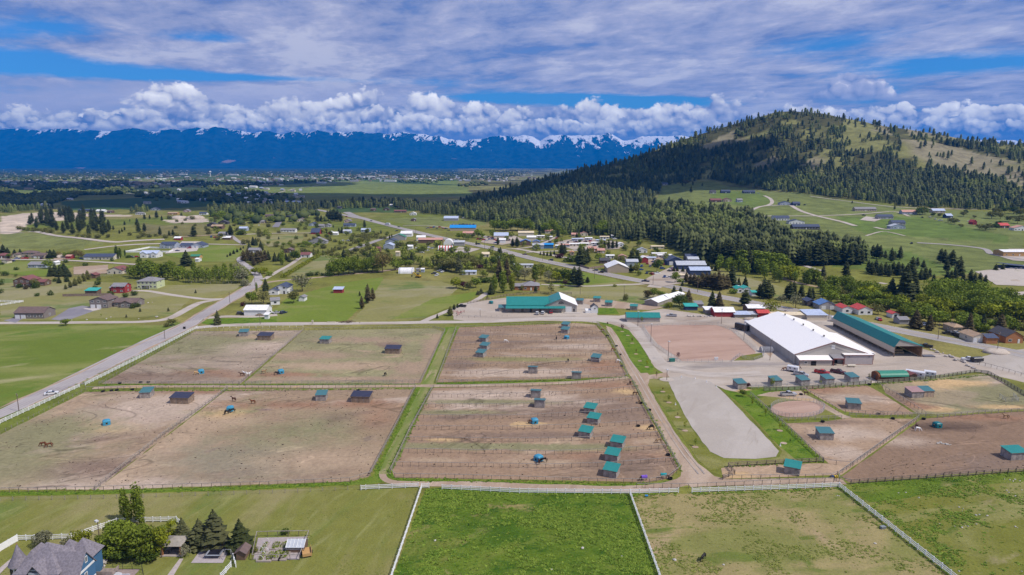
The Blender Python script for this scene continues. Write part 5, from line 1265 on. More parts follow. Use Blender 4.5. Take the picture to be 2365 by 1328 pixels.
#       post: half size, height, spacing, material | rails: (height, half thickness, half depth), material
KINDS={
'vinyl':(0.075,1.40,2.45,WHITE,[(1.22,.085,.035),(0.80,.085,.035),(0.38,.085,.035)],WHITE),
'pipe':(0.050,1.38,2.45,WOOD_D,[(1.38,.055,.06)],WOOD_G),
'grey':(0.060,1.45,2.45,WOOD_G,[(1.38,.07,.05),(0.85,.05,.03)],WOOD_G),
'board':(0.080,1.45,2.6,WOOD_D,[(1.32,.085,.04),(0.88,.085,.04),(0.44,.085,.04)],WOOD_B),
'green':(0.085,1.45,2.5,WOOD_D,[(1.35,.10,.04),(0.95,.10,.04),(0.55,.10,.04),(.2,.08,.04)],WOOD_GR),
'old':(0.055,1.15,3.2,WOOD_G,[(1.0,.012,.012),(0.6,.012,.012)],WIRE),
'panel':(0.040,1.55,3.0,STEEL,[(1.5,.03,.03),(1.1,.025,.025),(0.7,.025,.025),(.3,.025,.025)],STEEL),
'picket':(0.06,1.0,2.6,WHITE,[(0.9,.05,.03)],WHITE),
'privacy':(0.07,1.75,2.2,WHITE,[(0.88,.80,.03)],WHITE),
'timber':(0.07,1.8,2.4,WOOD_B,[(0.9,.88,.03)],WOOD_B),
'iron':(0.03,1.4,2.0,plain('black_iron',(0.03,0.03,0.035),.5),[(1.35,.02,.02),(0.2,.02,.02),(.75,.012,.012)],plain('black_iron',(0.03,0.03,0.035),.5)),
}
_pm={}
def fence(label,px,kind,posts=True,world=None,group=None,spacing=None):
 hs,H_,sp,pm_,rails,rm=KINDS[kind]
 sp=spacing or sp
 P=world or[G(*p)for p in px]
 root=thing('fence',P[0],0,label,'fence',group)
 pts=[]
 for a,b in zip(P[:-1],P[1:]):
  L=(b-a).length;n=max(1,round(L/sp))
  for i in range(n):pts.append((a.lerp(b,i/n),(b-a).normalized()))
 pts.append((P[-1],(P[-1]-P[-2]).normalized()))
 pts=[(Vector((q.x,q.y,float(Z(q.x,q.y)))),d)for q,d in pts]
 if posts and len(pts)<=300:
  if kind not in _pm:
   mb=MB();mb.box(-hs,hs,-hs,hs,-0.05,H_)
   if kind=='vinyl':mb.box(-hs*1.25,hs*1.25,-hs*1.25,hs*1.25,H_+.002,H_+.05)
   _pm[kind]=mb.mesh('post',[pm_])
  for q,d in pts:
   o=obj('post',_pm[kind],None,root,loc=q-P[0]);o.rotation_euler=(R(random.uniform(-1.5,1.5))if kind!='vinyl' else 0,R(random.uniform(-1.5,1.5))if kind!='vinyl' else 0,math.atan2(d.y,d.x))
 else:
  mb=MB()
  for q,d in pts:
   mb.obox(q-P[0]+Vector((0,0,H_/2)),d*hs,Vector((-d.y,d.x,0))*hs,(0,0,H_/2))
  tag(mb.build('posts',pm_,root),kind='stuff')
 for rh,ht,hd in rails:
  mb=MB()
  for(a,d),(b,_)in zip(pts[:-1],pts[1:]):
   d=(b-a);L=d.length
   if L<0.05:continue
   d.normalize();s=Vector((-d.y,d.x,0))
   sag=random.uniform(-.02,.02)if kind not in('vinyl','picket')else 0
   off=s*(hs+hd)if kind in('board','green')else Vector((0,0,0))
   mb.obox((a+b)/2-P[0]+Vector((0,0,rh+sag))+off,(b-a)*0.499,s*hd,(0,0,ht))
  mb.build('wire' if kind=='old' else('rail' if ht<.5 else 'panel'),rm,root)
 return root
fence('white rail fence along the country road beyond the field gate',[(197,890),(330,824),(440,766),(456,758)],'vinyl')
fence('white rail fence beside the country road nearest the picture corner',[(-130,1042),(0,979),(160,905),(184,894)],'vinyl')
fence('low white picket fence along the gravel drive',[(458,758),(560,757),(700,755)],'picket',spacing=3.5)
fence('short white rail fence at the foot of the grass lane',[(834,1132),(845,1131),(966,1126)],'vinyl',spacing=3.6)
fence('white rail fence dividing the mown and the lush pastures',[(991,1127),(974,1128),(907,1328),(880,1408)],'vinyl')
fence('long white rail fence along the top of the lush pasture',[(1021,1130),(1200,1139),(1455,1141),(1567,1138)],'vinyl')
fence('white rail fence dividing the lush and the grazed pastures',[(1455,1143),(1521,1328),(1548,1404)],'vinyl')
fence('white rail fence along the top of the grazed pasture',[(1598,1138),(1800,1131),(1938,1125)],'vinyl')
fence('diagonal white rail fence between the grazed and olive pastures',[(1939,1126),(2195,1330),(2290,1406)],'vinyl')
fence('white rail fence behind the garden of the blue house',[(41,1249),(100,1247),(165,1245),(215,1228),(270,1209),(335,1206),(408,1205),(428,1225)],'vinyl',spacing=1.8)
fence('solid white panel fence at the corner of the blue house garden',[(-30,1292),(0,1274),(41,1250)],'privacy')
fence('white rail fence piece in front of the trampoline',[(510,1338),(534,1310)],'vinyl',spacing=2);fence('short white rail fence piece beside the chicken shed',[(545,1310),(539,1292)],'vinyl',spacing=2)
fence('white rail fence corner at the left edge beyond the long garage',[(-60,698),(54,698),(-60,716)],'vinyl',False)
fence('white fence around the lawn of the grey roofed farmhouse',[(400,580),(390,583),(288,583),(345,573),(372,574)],'privacy',False)
fence('tall grey board fence behind the red cottage',[(145,685),(258,683)],'timber',False);fence('dark timber fence round the highway lawn',[(1340,616),(1360,622),(1400,616),(1440,612)],'timber',False)
fence('green privacy fence behind the pine clump',[(165,638),(260,638)],'panel',False)
# paddocks on the left
fence('weathered fence along the bottom of the far left paddock',[(229,888),(330,888),(552,888)],'grey');fence('weathered fence along the bottom of the green tinged paddock',[(567,888),(770,887),(972,885)],'grey')
fence('diagonal fence between the two far left paddocks',[(701,764),(553,888)],'grey');fence('straight pale fence right of the green tinged paddock',[(1000,759),(1028,765),(972,885)],'grey')
fence('roadside wire fence of the far left paddock',[(229,888),(360,815),(452,767)],'old',spacing=2.6);fence('fence along the top of the far left paddock',[(452,767),(560,765),(701,763)],'pipe',False);fence('fence along the top of the green tinged paddock',[(703,763),(850,761),(1000,759)],'pipe',False)
fence('dark post fence along the top of the near left paddocks',[(198,901),(360,900),(523,899),(760,897),(958,894)],'pipe');fence('roadside wire fence of the near left paddock',[(-200,1092),(0,1003),(198,901)],'old',spacing=2.6)
fence('diagonal grey fence between the two near left paddocks',[(526,900),(380,1005),(220,1132)],'grey');fence('dark post fence along the foot of the near left paddocks',[(-260,1140),(0,1138),(240,1134),(600,1123),(808,1114),(855,1100)],'pipe');fence('pale railed fence left of the grass lane',[(855,1100),(900,1014),(960,896)],'grey')
fence('old leaning wire fence along the top of the mown pasture',[(-200,1158),(0,1157),(240,1152),(600,1141),(832,1131)],'old')
# striped pens
fence('pale railed fence right of the grass lane at the near pens',[(902,1092),(950,990),(1000,897)],'grey');fence('dark post fence along the top of the near striped pens',[(1002,897),(1200,894),(1320,889),(1457,876)],'pipe');fence('dark fence between the near striped pens and the dirt road',[(1457,876),(1485,932),(1528,1010),(1571,1086)],'grey')
fence('dark post fence along the foot of the near striped pens',[(902,1092),(912,1104),(1050,1106),(1200,1110),(1400,1116),(1500,1116),(1546,1106),(1571,1086)],'pipe')
ordn=['topmost','second','third','fourth','fifth','sixth','lowest']
for k,L_ in enumerate([[(985,918),(1100,918),(1254,914),(1400,906),(1466,898)],[(975,941),(1178,940),(1305,936),(1400,930),(1475,922)],[(962,966),(1178,967),(1290,962),(1400,957),(1488,948)],[(950,992),(1178,993),(1330,988),(1420,984),(1503,978)],
[(938,1018),(1178,1021),(1355,1018),(1440,1014),(1518,1006)],[(925,1045),(1178,1049),(1260,1051),(1400,1046),(1538,1036)],[(911,1077),(1005,1078),(1178,1080),(1260,1082),(1400,1078),(1556,1066)]]):
 fence('%s cross fence of the near striped pens'%ordn[k],L_,'pipe',group='cross fences of the near pens')
fence('pale railed fence right of the grass lane at the far pens',[(1008,885),(1054,759)],'grey');fence('fence along the top of the far striped pens',[(1054,759),(1300,749),(1378,748)],'pipe',False);fence('fence between the far striped pens and the curved verge',[(1378,748),(1405,778),(1430,825),(1450,870)],'grey',False);fence('weathered fence along the foot of the far striped pens',[(1008,885),(1180,882),(1320,876),(1450,870)],'grey')
for k,L_ in enumerate([[(1053,767),(1178,765),(1385,757)],[(1047,782),(1240,777),(1400,769)],[(1041,798),(1203,795),(1410,784)],[(1035,814),(1228,810),(1418,800)],[(1029,830),(1203,828),(1425,818)],[(1023,847),(1228,845),(1434,835)],[(1016,864),(1228,864),(1442,852)]]):
 fence('%s cross fence of the far striped pens'%ordn[k],L_,'pipe',False,group='cross fences of the far pens')
 # right hand paddocks
fence('green grey board fence below the row of pen shelters',[(1764,903),(1850,900),(1930,893),(2012,887)],'green');fence('green grey board fence curving round the far right paddock',[(2026,886),(2150,876),(2250,861),(2281,864),(2320,885),(2365,912),(2480,975)],'green')
fence('dark wire fence left of the upper right paddock',[(1850,895),(1862,906),(1900,927),(1937,953),(1982,957),(2118,962)],'pipe');fence('dark fence between the two upper right paddocks',[(2022,888),(2070,915),(2138,960)],'pipe')
fence('long railed fence below the upper right paddocks',[(1961,962),(2138,964),(2165,966),(2260,957),(2365,951),(2560,942)],'grey');fence('pale railed fence beside the lush grass wedge',[(1733,913),(1800,973),(1901,1067)],'grey');fence('fence above the triangular paddock',[(1805,973),(1944,968)],'grey')
fence('diagonal railed fence left of the big dark paddock',[(2122,968),(2040,1025),(1938,1098),(1938,1112),(1965,1119)],'grey');fence('brown board fence along the foot of the big dark paddock',[(1965,1119),(2160,1105),(2365,1090),(2620,1074)],'board')
fence('grey board fence behind the narrow pen',[(1669,1108),(1697,1096),(1682,1079),(1770,1074),(1852,1070),(1902,1067)],'board');fence('dark post fence in front of the narrow pen',[(1669,1108),(1800,1107),(1920,1105),(1934,1098)],'pipe');fence('pipe gate fence beside the narrow pen',[(1902,1069),(1931,1074),(1968,1077)],'pipe',spacing=3)
fence('dark low fence behind the white pasture fence',[(1470,1127),(1590,1128),(1760,1120),(1925,1114)],'pipe')
fence('round pen of steel panels around pink sand',None,'panel',True,[*rp,rp[0]],spacing=2.4)
fence('thin wire fence around the pink riding arena',[(1570,837),(1510,796),(1484,757),(1540,752),(1658,751),(1694,764),(1748,812)],'panel',False);fence('thin wire fence along the foot of the riding arena',[(1572,837),(1668,837)],'panel',False)
fence('light steel pen fence behind the row of shelters',[(1728,893),(1800,889),(1890,885),(2012,880)],'panel',False);fence('light steel pen fence in front of the row of shelters',[(1735,898),(1850,893),(2010,885)],'panel',False)
fence('wire fence along the meadow above the teal barn',[(1320,684),(1400,693),(1500,706),(1600,722),(1650,729)],'old',False);fence('rustic rail fence behind the barn yard',[(1080,702),(1170,684),(1240,678),(1320,680)],'board',False);fence('rail fence in front of the barn yard',[(1040,735),(1110,733),(1172,731)],'old',False)
fence('wire fence along the right hand gravel lot',[(2262,842),(2330,860),(2480,905)],'pipe',False);fence('pipe horse stocks in the far right paddock',[(2308,918),(2322,928),(2352,928),(2340,916)],'panel')
fence('black iron fence around the small pool',[(240,1316),(328,1316),(332,1332)],'iron');fence('dark wire fence around the vegetable garden',[(583,1294),(692,1294),(714,1238),(594,1240),(583,1294)],'pipe',spacing=2.2)
# ------------------------------------------------------------------ shelters, feeders, horses, vehicles
TEAL=ribbed('teal_sheet_roof',(0.028,0.215,0.200),0.45,'x',0.38)
TEAL_D=ribbed('faded_teal_roof',(0.060,0.165,0.185),0.45,'x',0.45)
TEAL_Y=ribbed('teal_sheet_roof_long',(0.028,0.215,0.200),0.6,'y',0.38)
NAVY=ribbed('dark_blue_roof',(0.040,0.042,0.075),0.4,'x',0.45)
PINKR=ribbed('faded_red_roof',(0.35,0.22,0.21),0.4,'x',0.5)
SIDING=ribbed('grey_board_siding',(0.300,0.265,0.240),0.30,'x',0.9,0.28)
SIDING_S=ribbed('grey_board_siding_side',(0.300,0.265,0.240),0.30,'y',0.9,0.28)
SIDING_B=ribbed('brown_board_siding',(0.250,0.185,0.130),0.30,'x',0.9,0.28)
SIDING_BS=ribbed('brown_board_siding_side',(0.250,0.185,0.130),0.30,'y',0.9,0.28)
SIDING_T=ribbed('tan_board_siding',(0.42,0.315,0.225),0.30,'x',0.9,0.15)
DARK=plain('dark_gap',(0.02,0.018,0.016),0.9)
def shelter(label,x,y,w=3.7,d=3.7,lo=1.75,hi=2.55,rz=0,roof=TEAL,wall=(SIDING,SIDING_S),group='loafing shelters',open_front=True):
 """three sided shelter, low boarded back towards -Y, tall open side towards +Y"""
 p=G(x,y);c=Vector((0,d/2));cr,sr=math.cos(rz),math.sin(rz)
 p=Vector((p.x-sr*d/2,p.y+cr*d/2,p.z))
 lo+=.30;hi+=.15
 t=thing('loafing_shelter',p,rz,label,'shelter',group)
 X,Y=w/2,d/2;th=0.06
 mb=MB();mb.box(-X,X,-Y,-Y+th,0,lo);mb.build('back_wall',wall[0],t)
 for s in(-1,1):
  mb=MB();x0,x1=(s*X-th,s*X)if s>0 else(-X,-X+th)
  mb.prism([(-Y+th,0),(Y,0),(Y,hi),(-Y+th,lo+.02)],x0,x1);mb.build('side_wall',wall[1],t)
 mb=MB()
 for k in(-1/3,1/3,-.98,.98):mb.box(X*k-.05,X*k+.05,-Y-.03,-Y-.002,0,lo-.02)
 for k in(-.4,.4):mb.box(X+.002,X+.03,Y*k-.05,Y*k+.05,0,lo+.2);mb.box(-X-.03,-X-.002,Y*k-.05,Y*k+.05,0,lo+.2)
 tag(mb.build('battens',WOOD_G,t),kind='stuff')
 if not open_front:
  mb=MB();mb.box(-X+th,X-th,Y-th,Y,0,hi-.02);mb.build('front_wall',wall[0],t)
 else:
  mb=MB();mb.box(-.07,.07,Y-.14,Y,0,hi-.01);mb.build('post',WOOD_D,t)
 sl=(hi-lo)/d;o=0.20
 mb=MB();mb.prism([(-Y-o,lo-sl*o+.03),(Y+o,hi+sl*o+.03),(Y+o,hi+sl*o+.11),(-Y-o,lo-sl*o+.11)],-X-.25,X+.25);mb.build('roof',roof,t)
 mb=MB();mb.box(-X-.26,X+.26,-Y-o-.03,-Y-o-.002,lo-sl*o-.06,lo-sl*o+.10);mb.build('fascia',WOOD_D,t)
 return t
a_=R(-24)
for x,y,lb in[(1408,1103,'teal roofed shelter in the lowest near pen'),(1411,1066,'teal roofed shelter just above the lowest near pen'),(1423,1036,'teal roofed shelter third from the bottom, beside the road side'),(1349,1012,'teal roofed shelter set furthest left of the lower near pens'),(1368,980,'teal roofed shelter in the pen with the blue feeder'),(1360,956,'teal roofed shelter topmost of the tilted near ones')]:
 shelter(lb,x,y,rz=a_)
L90=R(76)
for x,y,lb in[(1248,934,'grey teal boarded shelter casting its shadow leftward, lower of the near pair'),(1239,912,'grey teal boarded shelter casting its shadow leftward, upper of the near pair'),(1332,870,'boarded shelter with overhanging roof near the lane corner'),(1232,857,'boarded shelter with overhanging roof in the pale sandy pen')]:
 shelter(lb,x,y,3.6,3.6,1.9,2.7,rz=R(172),roof=TEAL_D,open_front=False)  # boarded shut; the dark at their left is only cast shadow
for x,y,lb in[(1374,836,'teal roofed shelter at the right of the far pens'),(1107,825,'lowest of the three stacked shelters in the far pens'),(1116,808,'middle of the three stacked shelters in the far pens'),(1114,790,'top of the three stacked shelters in the far pens'),(1303,770,'lower shelter of the pair at the top of the far pens'),(1304,758,'upper shelter of the pair at the top of the far pens')]:
 shelter(lb,x,y,rz=a_,roof=TEAL_D)
shelter('teal sloped shelter in the near left paddock',335,920,3.6,4.4,1.9,2.7,R(8),TEAL_D);shelter('teal shelter near the top of the far left paddock',562,777,4.2,4.0,1.9,2.6,R(8),TEAL_D);shelter('teal shelter in the green tinged paddock',749,794,4.6,4.0,1.9,2.6,R(-6),TEAL);shelter('teal shelter in the bare near paddock',741,926,3.6,4.0,1.9,2.6,R(4),TEAL_D)
for x,y,lb in[(414,933,'long dark roofed shelter in the near left paddock'),(832,930,'long dark roofed shelter in the bare near paddock'),(610,786,'long dark roofed shelter at the top of the far left paddock'),(906,817,'long dark roofed shelter in the green tinged paddock')]:
 shelter(lb,x,y,6.8,4.2,2.0,2.8,R(-4),NAVY,(SIDING_B,SIDING_BS),'long dark roofed shelters')
shelter('teal roofed shelter in the narrow pen by the pasture fence',1828,1097,4.0,3.8,1.9,2.6,R(-28));shelter('grey teal shelter in the triangular paddock',1909,1017,4.2,3.8,2.0,2.7,R(-3),TEAL_D);shelter('grey teal shelter in the upper right paddock',1973,946,4.2,3.8,2.0,2.7,R(-12),TEAL_D)
shelter('shelter with faded red roof beside the teal tan one',2119,919,4.6,4.2,2.0,2.8,R(6),PINKR,(SIDING,SIDING_S),None);shelter('tan walled shelter with teal roof joined to the red roofed one',2145,917,3.9,4.0,2.0,2.75,R(4),TEAL_D,(SIDING_T,SIDING_S),None)
shelter('large teal roofed shelter cut by the right picture edge',2354,1063,5.4,3.9,2.0,2.7,R(6),TEAL)
for x,y,lb in[(1714,899,'leftmost shelter of the row below the yard, behind the purple sapling'),(1796,892,'second shelter of the row, behind the yellow green tree'),(1860,891,'third shelter of the row below the yard'),(1917,888,'fourth shelter of the row below the yard'),(1974,884,'rightmost shelter of the row below the yard')]:
 shelter(lb,x,y,3.6,4.0,2.0,2.8,R(12),TEAL_D,group='row of shelters below the yard')
for x,y,lb in[(1338,703,'faded teal shed right behind the big teal barn'),(1378,698,'teal shed behind the white playhouse'),(1405,708,'teal shed at the edge of the dirt yard'),(1463,717,'teal shed above the small teal barn')]:
 shelter(lb,x,y,4.2,4.0,2.2,2.9,a_*.6,TEAL_D if x<1350 else TEAL,group='sheds behind the barns')
 # -- blue moulded hay feeders
BLUE=plain('blue_plastic',(0.050,0.260,0.400),0.42,var=0.08);TEALP=plain('teal_plastic',(0.012,0.150,0.170),0.42,var=0.08)
def feeder_mesh():
 mb=MB();n=24;levels=[]
 ro=lambda a:1.2/max(abs(math.cos(a)),abs(math.sin(a)))**0.6
 def ring(z,k):return[(ro(2*math.pi*i/n)*math.cos(2*math.pi*i/n)*k,ro(2*math.pi*i/n)*math.sin(2*math.pi*i/n)*k,z)for i in range(n)]
 prof=[(1.30,.99),(1.45,.93),(1.62,.78),(1.75,.55),(1.82,.25)]
 rings=[ring(z,k)for z,k in prof];vs=[v for r in rings for v in r]+[(0,0,1.84)]
 fs=[]
 for j in range(len(prof)-1):
  for i in range(n):fs.append((j*n+i,j*n+(i+1)%n,(j+1)*n+(i+1)%n,(j+1)*n+i))
 for i in range(n):fs.append(((len(prof)-1)*n+i,(len(prof)-1)*n+(i+1)%n,len(prof)*n))
 mb.add(vs,fs)
 # walls with an arched opening on each side
 for i in range(n):
  q=(i+0.5)%6;a0,a1=2*math.pi*i/n,2*math.pi*(i+1)/n
  open_=i%6 in(0,5)or i%6 in(1,4)and False
  z0=[(0.0,0.30),(1.02,1.30)]if open_ else[(0.0,1.30)]
  for lo,hi in z0:
   v=[(ro(a)*math.cos(a)*k,ro(a)*math.sin(a)*k,z)for a in(a0,a1)for k in(0.99,0.93)for z in(lo,hi)]
   mb.add(v,[(0,4,5,1),(2,3,7,6),(0,1,3,2),(4,6,7,5),(1,5,7,3),(0,2,6,4)])
 return mb
FM={0:feeder_mesh().mesh('body',[BLUE]),1:feeder_mesh().mesh('body',[TEALP])}
hay_mb=MB();hay_mb.blob((0,0,.3),(.85,.85,.38),9,4,.12);HAYM=hay_mb.mesh('hay',[plain('hay',(0.45,0.31,0.12),.95,var=.3)])
for x,y,k,lb in[(242,983,0,'blue dome hay feeder alone in the near left paddock'),(529,951,0,'blue dome hay feeder with two black horses'),(462,864,0,'blue dome hay feeder in the far left paddock'),(647,864,0,'blue dome hay feeder in the green tinged paddock'),(1235,980,0,'blue dome hay feeder in the near pens beside spilled hay'),(1244,1067,0,'blue dome hay feeder lowest in the near pens'),(1309,784,0,'blue dome hay feeder in the far pens'),(2169,989,1,'dark teal dome hay feeder in the big dark paddock'),(1134,702,1,'teal dome feeder standing in the barn yard')]:
 t=thing('hay_feeder',G(x,y)+Vector((0,1.1,0)),random.random(),lb,'hay feeder','dome hay feeders');obj('body',FM[k],None,t);obj('hay',HAYM,None,t)
 # -- horses
def horse_mesh(graze):
 """one continuous skinned body standing along +X (head at +X)"""
 V=[(-.72,0,1.28),(-.35,0,1.27),(.15,0,1.22),(.52,0,1.27)];Rr=[(.22,.28),(.26,.30),(.27,.32),(.21,.29)]
 E=[(0,1),(1,2),(2,3)]
 def ch(base,pts,rs):
  prev=base
  for p,r in zip(pts,rs):
   V.append(p);Rr.append((r,r)if isinstance(r,(int,float))else r);E.append((prev,len(V)-1));prev=len(V)-1
 if graze:ch(3,[(.82,0,1.10),(1.12,0,.72),(1.30,0,.42),(1.40,0,.20),(1.42,0,.06)],[(.13,.19),(.10,.15),(.09,.13),(.085,.12),(.06,.07)])
 else:ch(3,[(.74,0,1.50),(.98,0,1.80),(1.12,0,1.90),(1.34,0,1.68),(1.46,0,1.55)],[(.13,.20),(.10,.15),(.09,.13),(.085,.12),(.06,.07)])
 for s in(-1,1):
  y=.17*s
  ch(3,[(.50,y,1.0),(.52,y,.62),(.50,y,.30),(.53,y,.05)],[.12,.085,.055,.065])
  ch(0,[(-.70,y*1.05,1.0),(-.58,y*1.1,.78),(-.82,y*1.05,.52),(-.78,y,.26),(-.74,y,.05)],[(.16,.18),.115,.07,.052,.065])
 me=bpy.data.meshes.new('hs');me.from_pydata(V,E,[]);o=bpy.data.objects.new('hs',me);col.objects.link(o)
 md=o.modifiers.new('skin','SKIN');md.use_smooth_shade=True
 for i,sv in enumerate(me.skin_vertices[0].data):sv.radius=Rr[i];sv.use_root=(i==1)
 sb=o.modifiers.new('sub','SUBSURF');sb.levels=1
 dg=bpy.context.evaluated_depsgraph_get();out=bpy.data.meshes.new_from_object(o.evaluated_get(dg));out.name='horse_body'
 bpy.data.objects.remove(o);bpy.data.meshes.remove(me)
 # ears
 bm=bmesh.new();bm.from_mesh(out);e=(1.12,1.98)if not graze else(1.10,.80)
 for s in(-1,1):
  vs=[bm.verts.new(c)for c in((e[0]-.04,.05*s,e[1]-.03),(e[0]+.04,.05*s,e[1]-.03),(e[0],.09*s,e[1]-.03),(e[0],.07*s,e[1]+.13))]
  for f in((0,1,3),(1,2,3),(2,0,3)):bm.faces.new([vs[i]for i in f])
 bm.to_mesh(out);bm.free()
 mane=MB()
 A,B,C_=((.60,0,1.55),(.92,0,1.86),(1.10,0,2.0))if not graze else((.72,0,1.34),(1.02,0,1.0),(1.14,0,.82))
 mane.obox((Vector(A)+Vector(B))/2,(Vector(B)-Vector(A))*.52,(0,.05,0),(.04,0,.09));mane.obox((Vector(B)+Vector(C_))/2,(Vector(C_)-Vector(B))*.55,(0,.045,0),(.03,0,.06))
 tail=MB();tail.tube((-.92,0,1.34),(-1.06,0,1.0),.045,.09,6);tail.tube((-1.06,0,1.0),(-1.07,0,.45),.09,.03,6)
 return out,mane,tail
HM={k:horse_mesh(k)for k in(0,1)}
COAT={n:plain('coat_'+n,c,.55,var=.15)for n,c in{'chestnut':(.185,.065,.025),'bay':(.085,.032,.016),'black':(.016,.013,.013),'buckskin':(.34,.215,.105),'palomino':(.50,.32,.14),'white':(.74,.72,.70),'brown':(.11,.055,.03)}.items()}
HAIR={'dark':plain('dark_hair',(.02,.015,.012),.8),'light':plain('light_hair',(.6,.52,.42),.8),'red':plain('red_hair',(.12,.045,.02),.8)}
_hb={}
def horse(label,x,y,coat,graze=1,face=180,blanket=None):
 me,mane,tail=HM[graze];hair=HAIR['light' if coat in('palomino','white')else 'red' if coat=='chestnut' else 'dark']
 p=G(x,y);t=thing('horse',p,R(face),label,'horse')
 if(graze,coat)not in _hb:
  m2=me.copy();m2.materials.clear();m2.materials.append(COAT[coat]);_hb[(graze,coat)]=(m2,mane.mesh('mane',[hair]),tail.mesh('tail',[hair]))
 b,mn,tl=_hb[(graze,coat)]
 obj('body',b,None,t);obj('mane',mn,None,t);obj('tail',tl,None,t)
 if blanket:
  mb=MB();pr=[(-.33,.85),(-.345,1.25),(-.25,1.52),(0,1.60),(.25,1.52),(.345,1.25),(.33,.85),(.30,.85),(.30,1.2),(.22,1.47),(0,1.55),(-.22,1.47),(-.30,1.2),(-.30,.85)]
  n=len(pr);mb.prism(pr,-1.0,.62,False)
  for xx in(-1.0,.62):
   mb.add([(xx,y_,z_)for y_,z_ in pr],[(i,i+1,n-2-i,n-1-i)for i in range(6)])
  mb.build('blanket',blanket,t)
 return t
for a in[('chestnut horse grazing left of its companion',100,1031,'chestnut',1,180),('lighter chestnut horse grazing right of its companion',114,1033,'chestnut',1,195),('dark bay horse standing alert in the bare near paddock',540,927,'bay',0,160),('chestnut horse walking in the bare near paddock',584,933,'chestnut',0,180),
('black horse eating in front of the blue feeder',524,957,'black',1,60),('black horse eating at the right of the blue feeder',537,953,'black',1,200),('palomino horse left of the blue feeder in the far left paddock',453,866,'palomino',1,10),('brown horse by the diagonal fence beside two white ones',559,869,'brown',0,190),('white horse left of the diagonal fence',566,867,'white',0,170),('white horse right of the diagonal fence',574,869,'white',0,20),
('buckskin horse standing in the green tinged paddock',610,863,'buckskin',0,0),('black horse eating beside the feeder of the green tinged paddock',639,866,'black',1,10),('black horse seen from behind in the green tinged paddock',890,868,'black',1,80),('dark pony behind the feeder beside the spilled hay',1226,979,'brown',1,-20),('black horse right of the lowest blue feeder',1256,1068,'black',1,180),('bay horse in front of the lowest blue feeder',1245,1071,'bay',1,90),
('bay horse at the hay in the topmost near pen corner',1455,888,'bay',1,80),('brown horse at the second near pen corner',1467,913,'brown',1,20),('buckskin horse at the third near pen corner',1476,931,'buckskin',1,80),('black horse eating hay against the road side fence',1504,993,'black',1,180),('buckskin horse eating hay against the road side fence',1521,1023,'buckskin',1,190),
('black horse standing in the middle of the far pens',1312,836,'black',1,90),('small black horse near the feeder of the far pens',1285,785,'black',0,80),('white horse lying far off in the far pens',1168,791,'white',1,0),('white horse at the rubber tub in the far pens',1428,838,'white',1,-10),('chestnut horse at the top corner of the far pens',1392,766,'chestnut',1,20),('chestnut horse at the road side of the far pens',1416,811,'chestnut',1,10),('dark horse under the top corner of the far pens',1403,780,'black',1,20),
('dark horse beside the white one in the big dark paddock',2116,990,'bay',0,70),('white horse in the big dark paddock',2119,996,'white',1,0),('buckskin horse at the rail of the big dark paddock',2322,967,'buckskin',0,170),('brown horse at the fence of the upper right paddock',1861,913,'brown',0,170),('chestnut horse tied at the left of the white trailer',1812,856,'chestnut',1,180),('bay horse tied at the right of the white trailer',1843,853,'bay',1,0),('black horse grazing alone in the grazed pasture',1624,1294,'black',1,225)]:
 horse(*a)
horse('horse in a purple blanket in the lowest near pen',1486,1110,'bay',1,190,plain('purple_blanket',(.20,.10,.52),.7));horse('horse in a turquoise blanket in the lowest near pen',1534,1105,'chestnut',1,-5,plain('turquoise_blanket',(.01,.30,.32),.7))
# -- vehicles
GLASS=plain('dark_glass',(0.03,0.035,0.045),0.08,0,var=.05,spec=.8);TYRE=plain('tyre_rubber',(0.02,0.02,0.02),0.85);CHROME=plain('bright_metal',(0.55,0.55,0.57),0.25,0.8);LAMP=plain('headlamp_lens',(0.7,0.7,0.68),.15,spec=.8);REDL=plain('tail_lamp',(0.35,0.01,0.01),.3)
PAINT={n:plain('paint_'+n,c,.28,.1,var=.03,spec=.6)for n,c in{'white':(.72,.72,.73),'silver':(.42,.43,.45),'red':(.42,.012,.025),'maroon':(.085,.018,.035),'black':(.02,.02,.024),'grey':(.15,.155,.17),'blue':(.03,.08,.26),'tan':(.42,.34,.24),'dark_blue':(.018,.030,.075),'green':(.03,.10,.05)}.items()}
wm_=MB();wm_.tube((0,-.12,0),(0,.12,0),.37,.37,12);WHEEL=wm_.mesh('wheel',[TYRE]);hm_=MB();hm_.tube((0,-.13,0),(0,.13,0),.2,.2,8);RIM=hm_.mesh('rim',[CHROME])
_veh={}
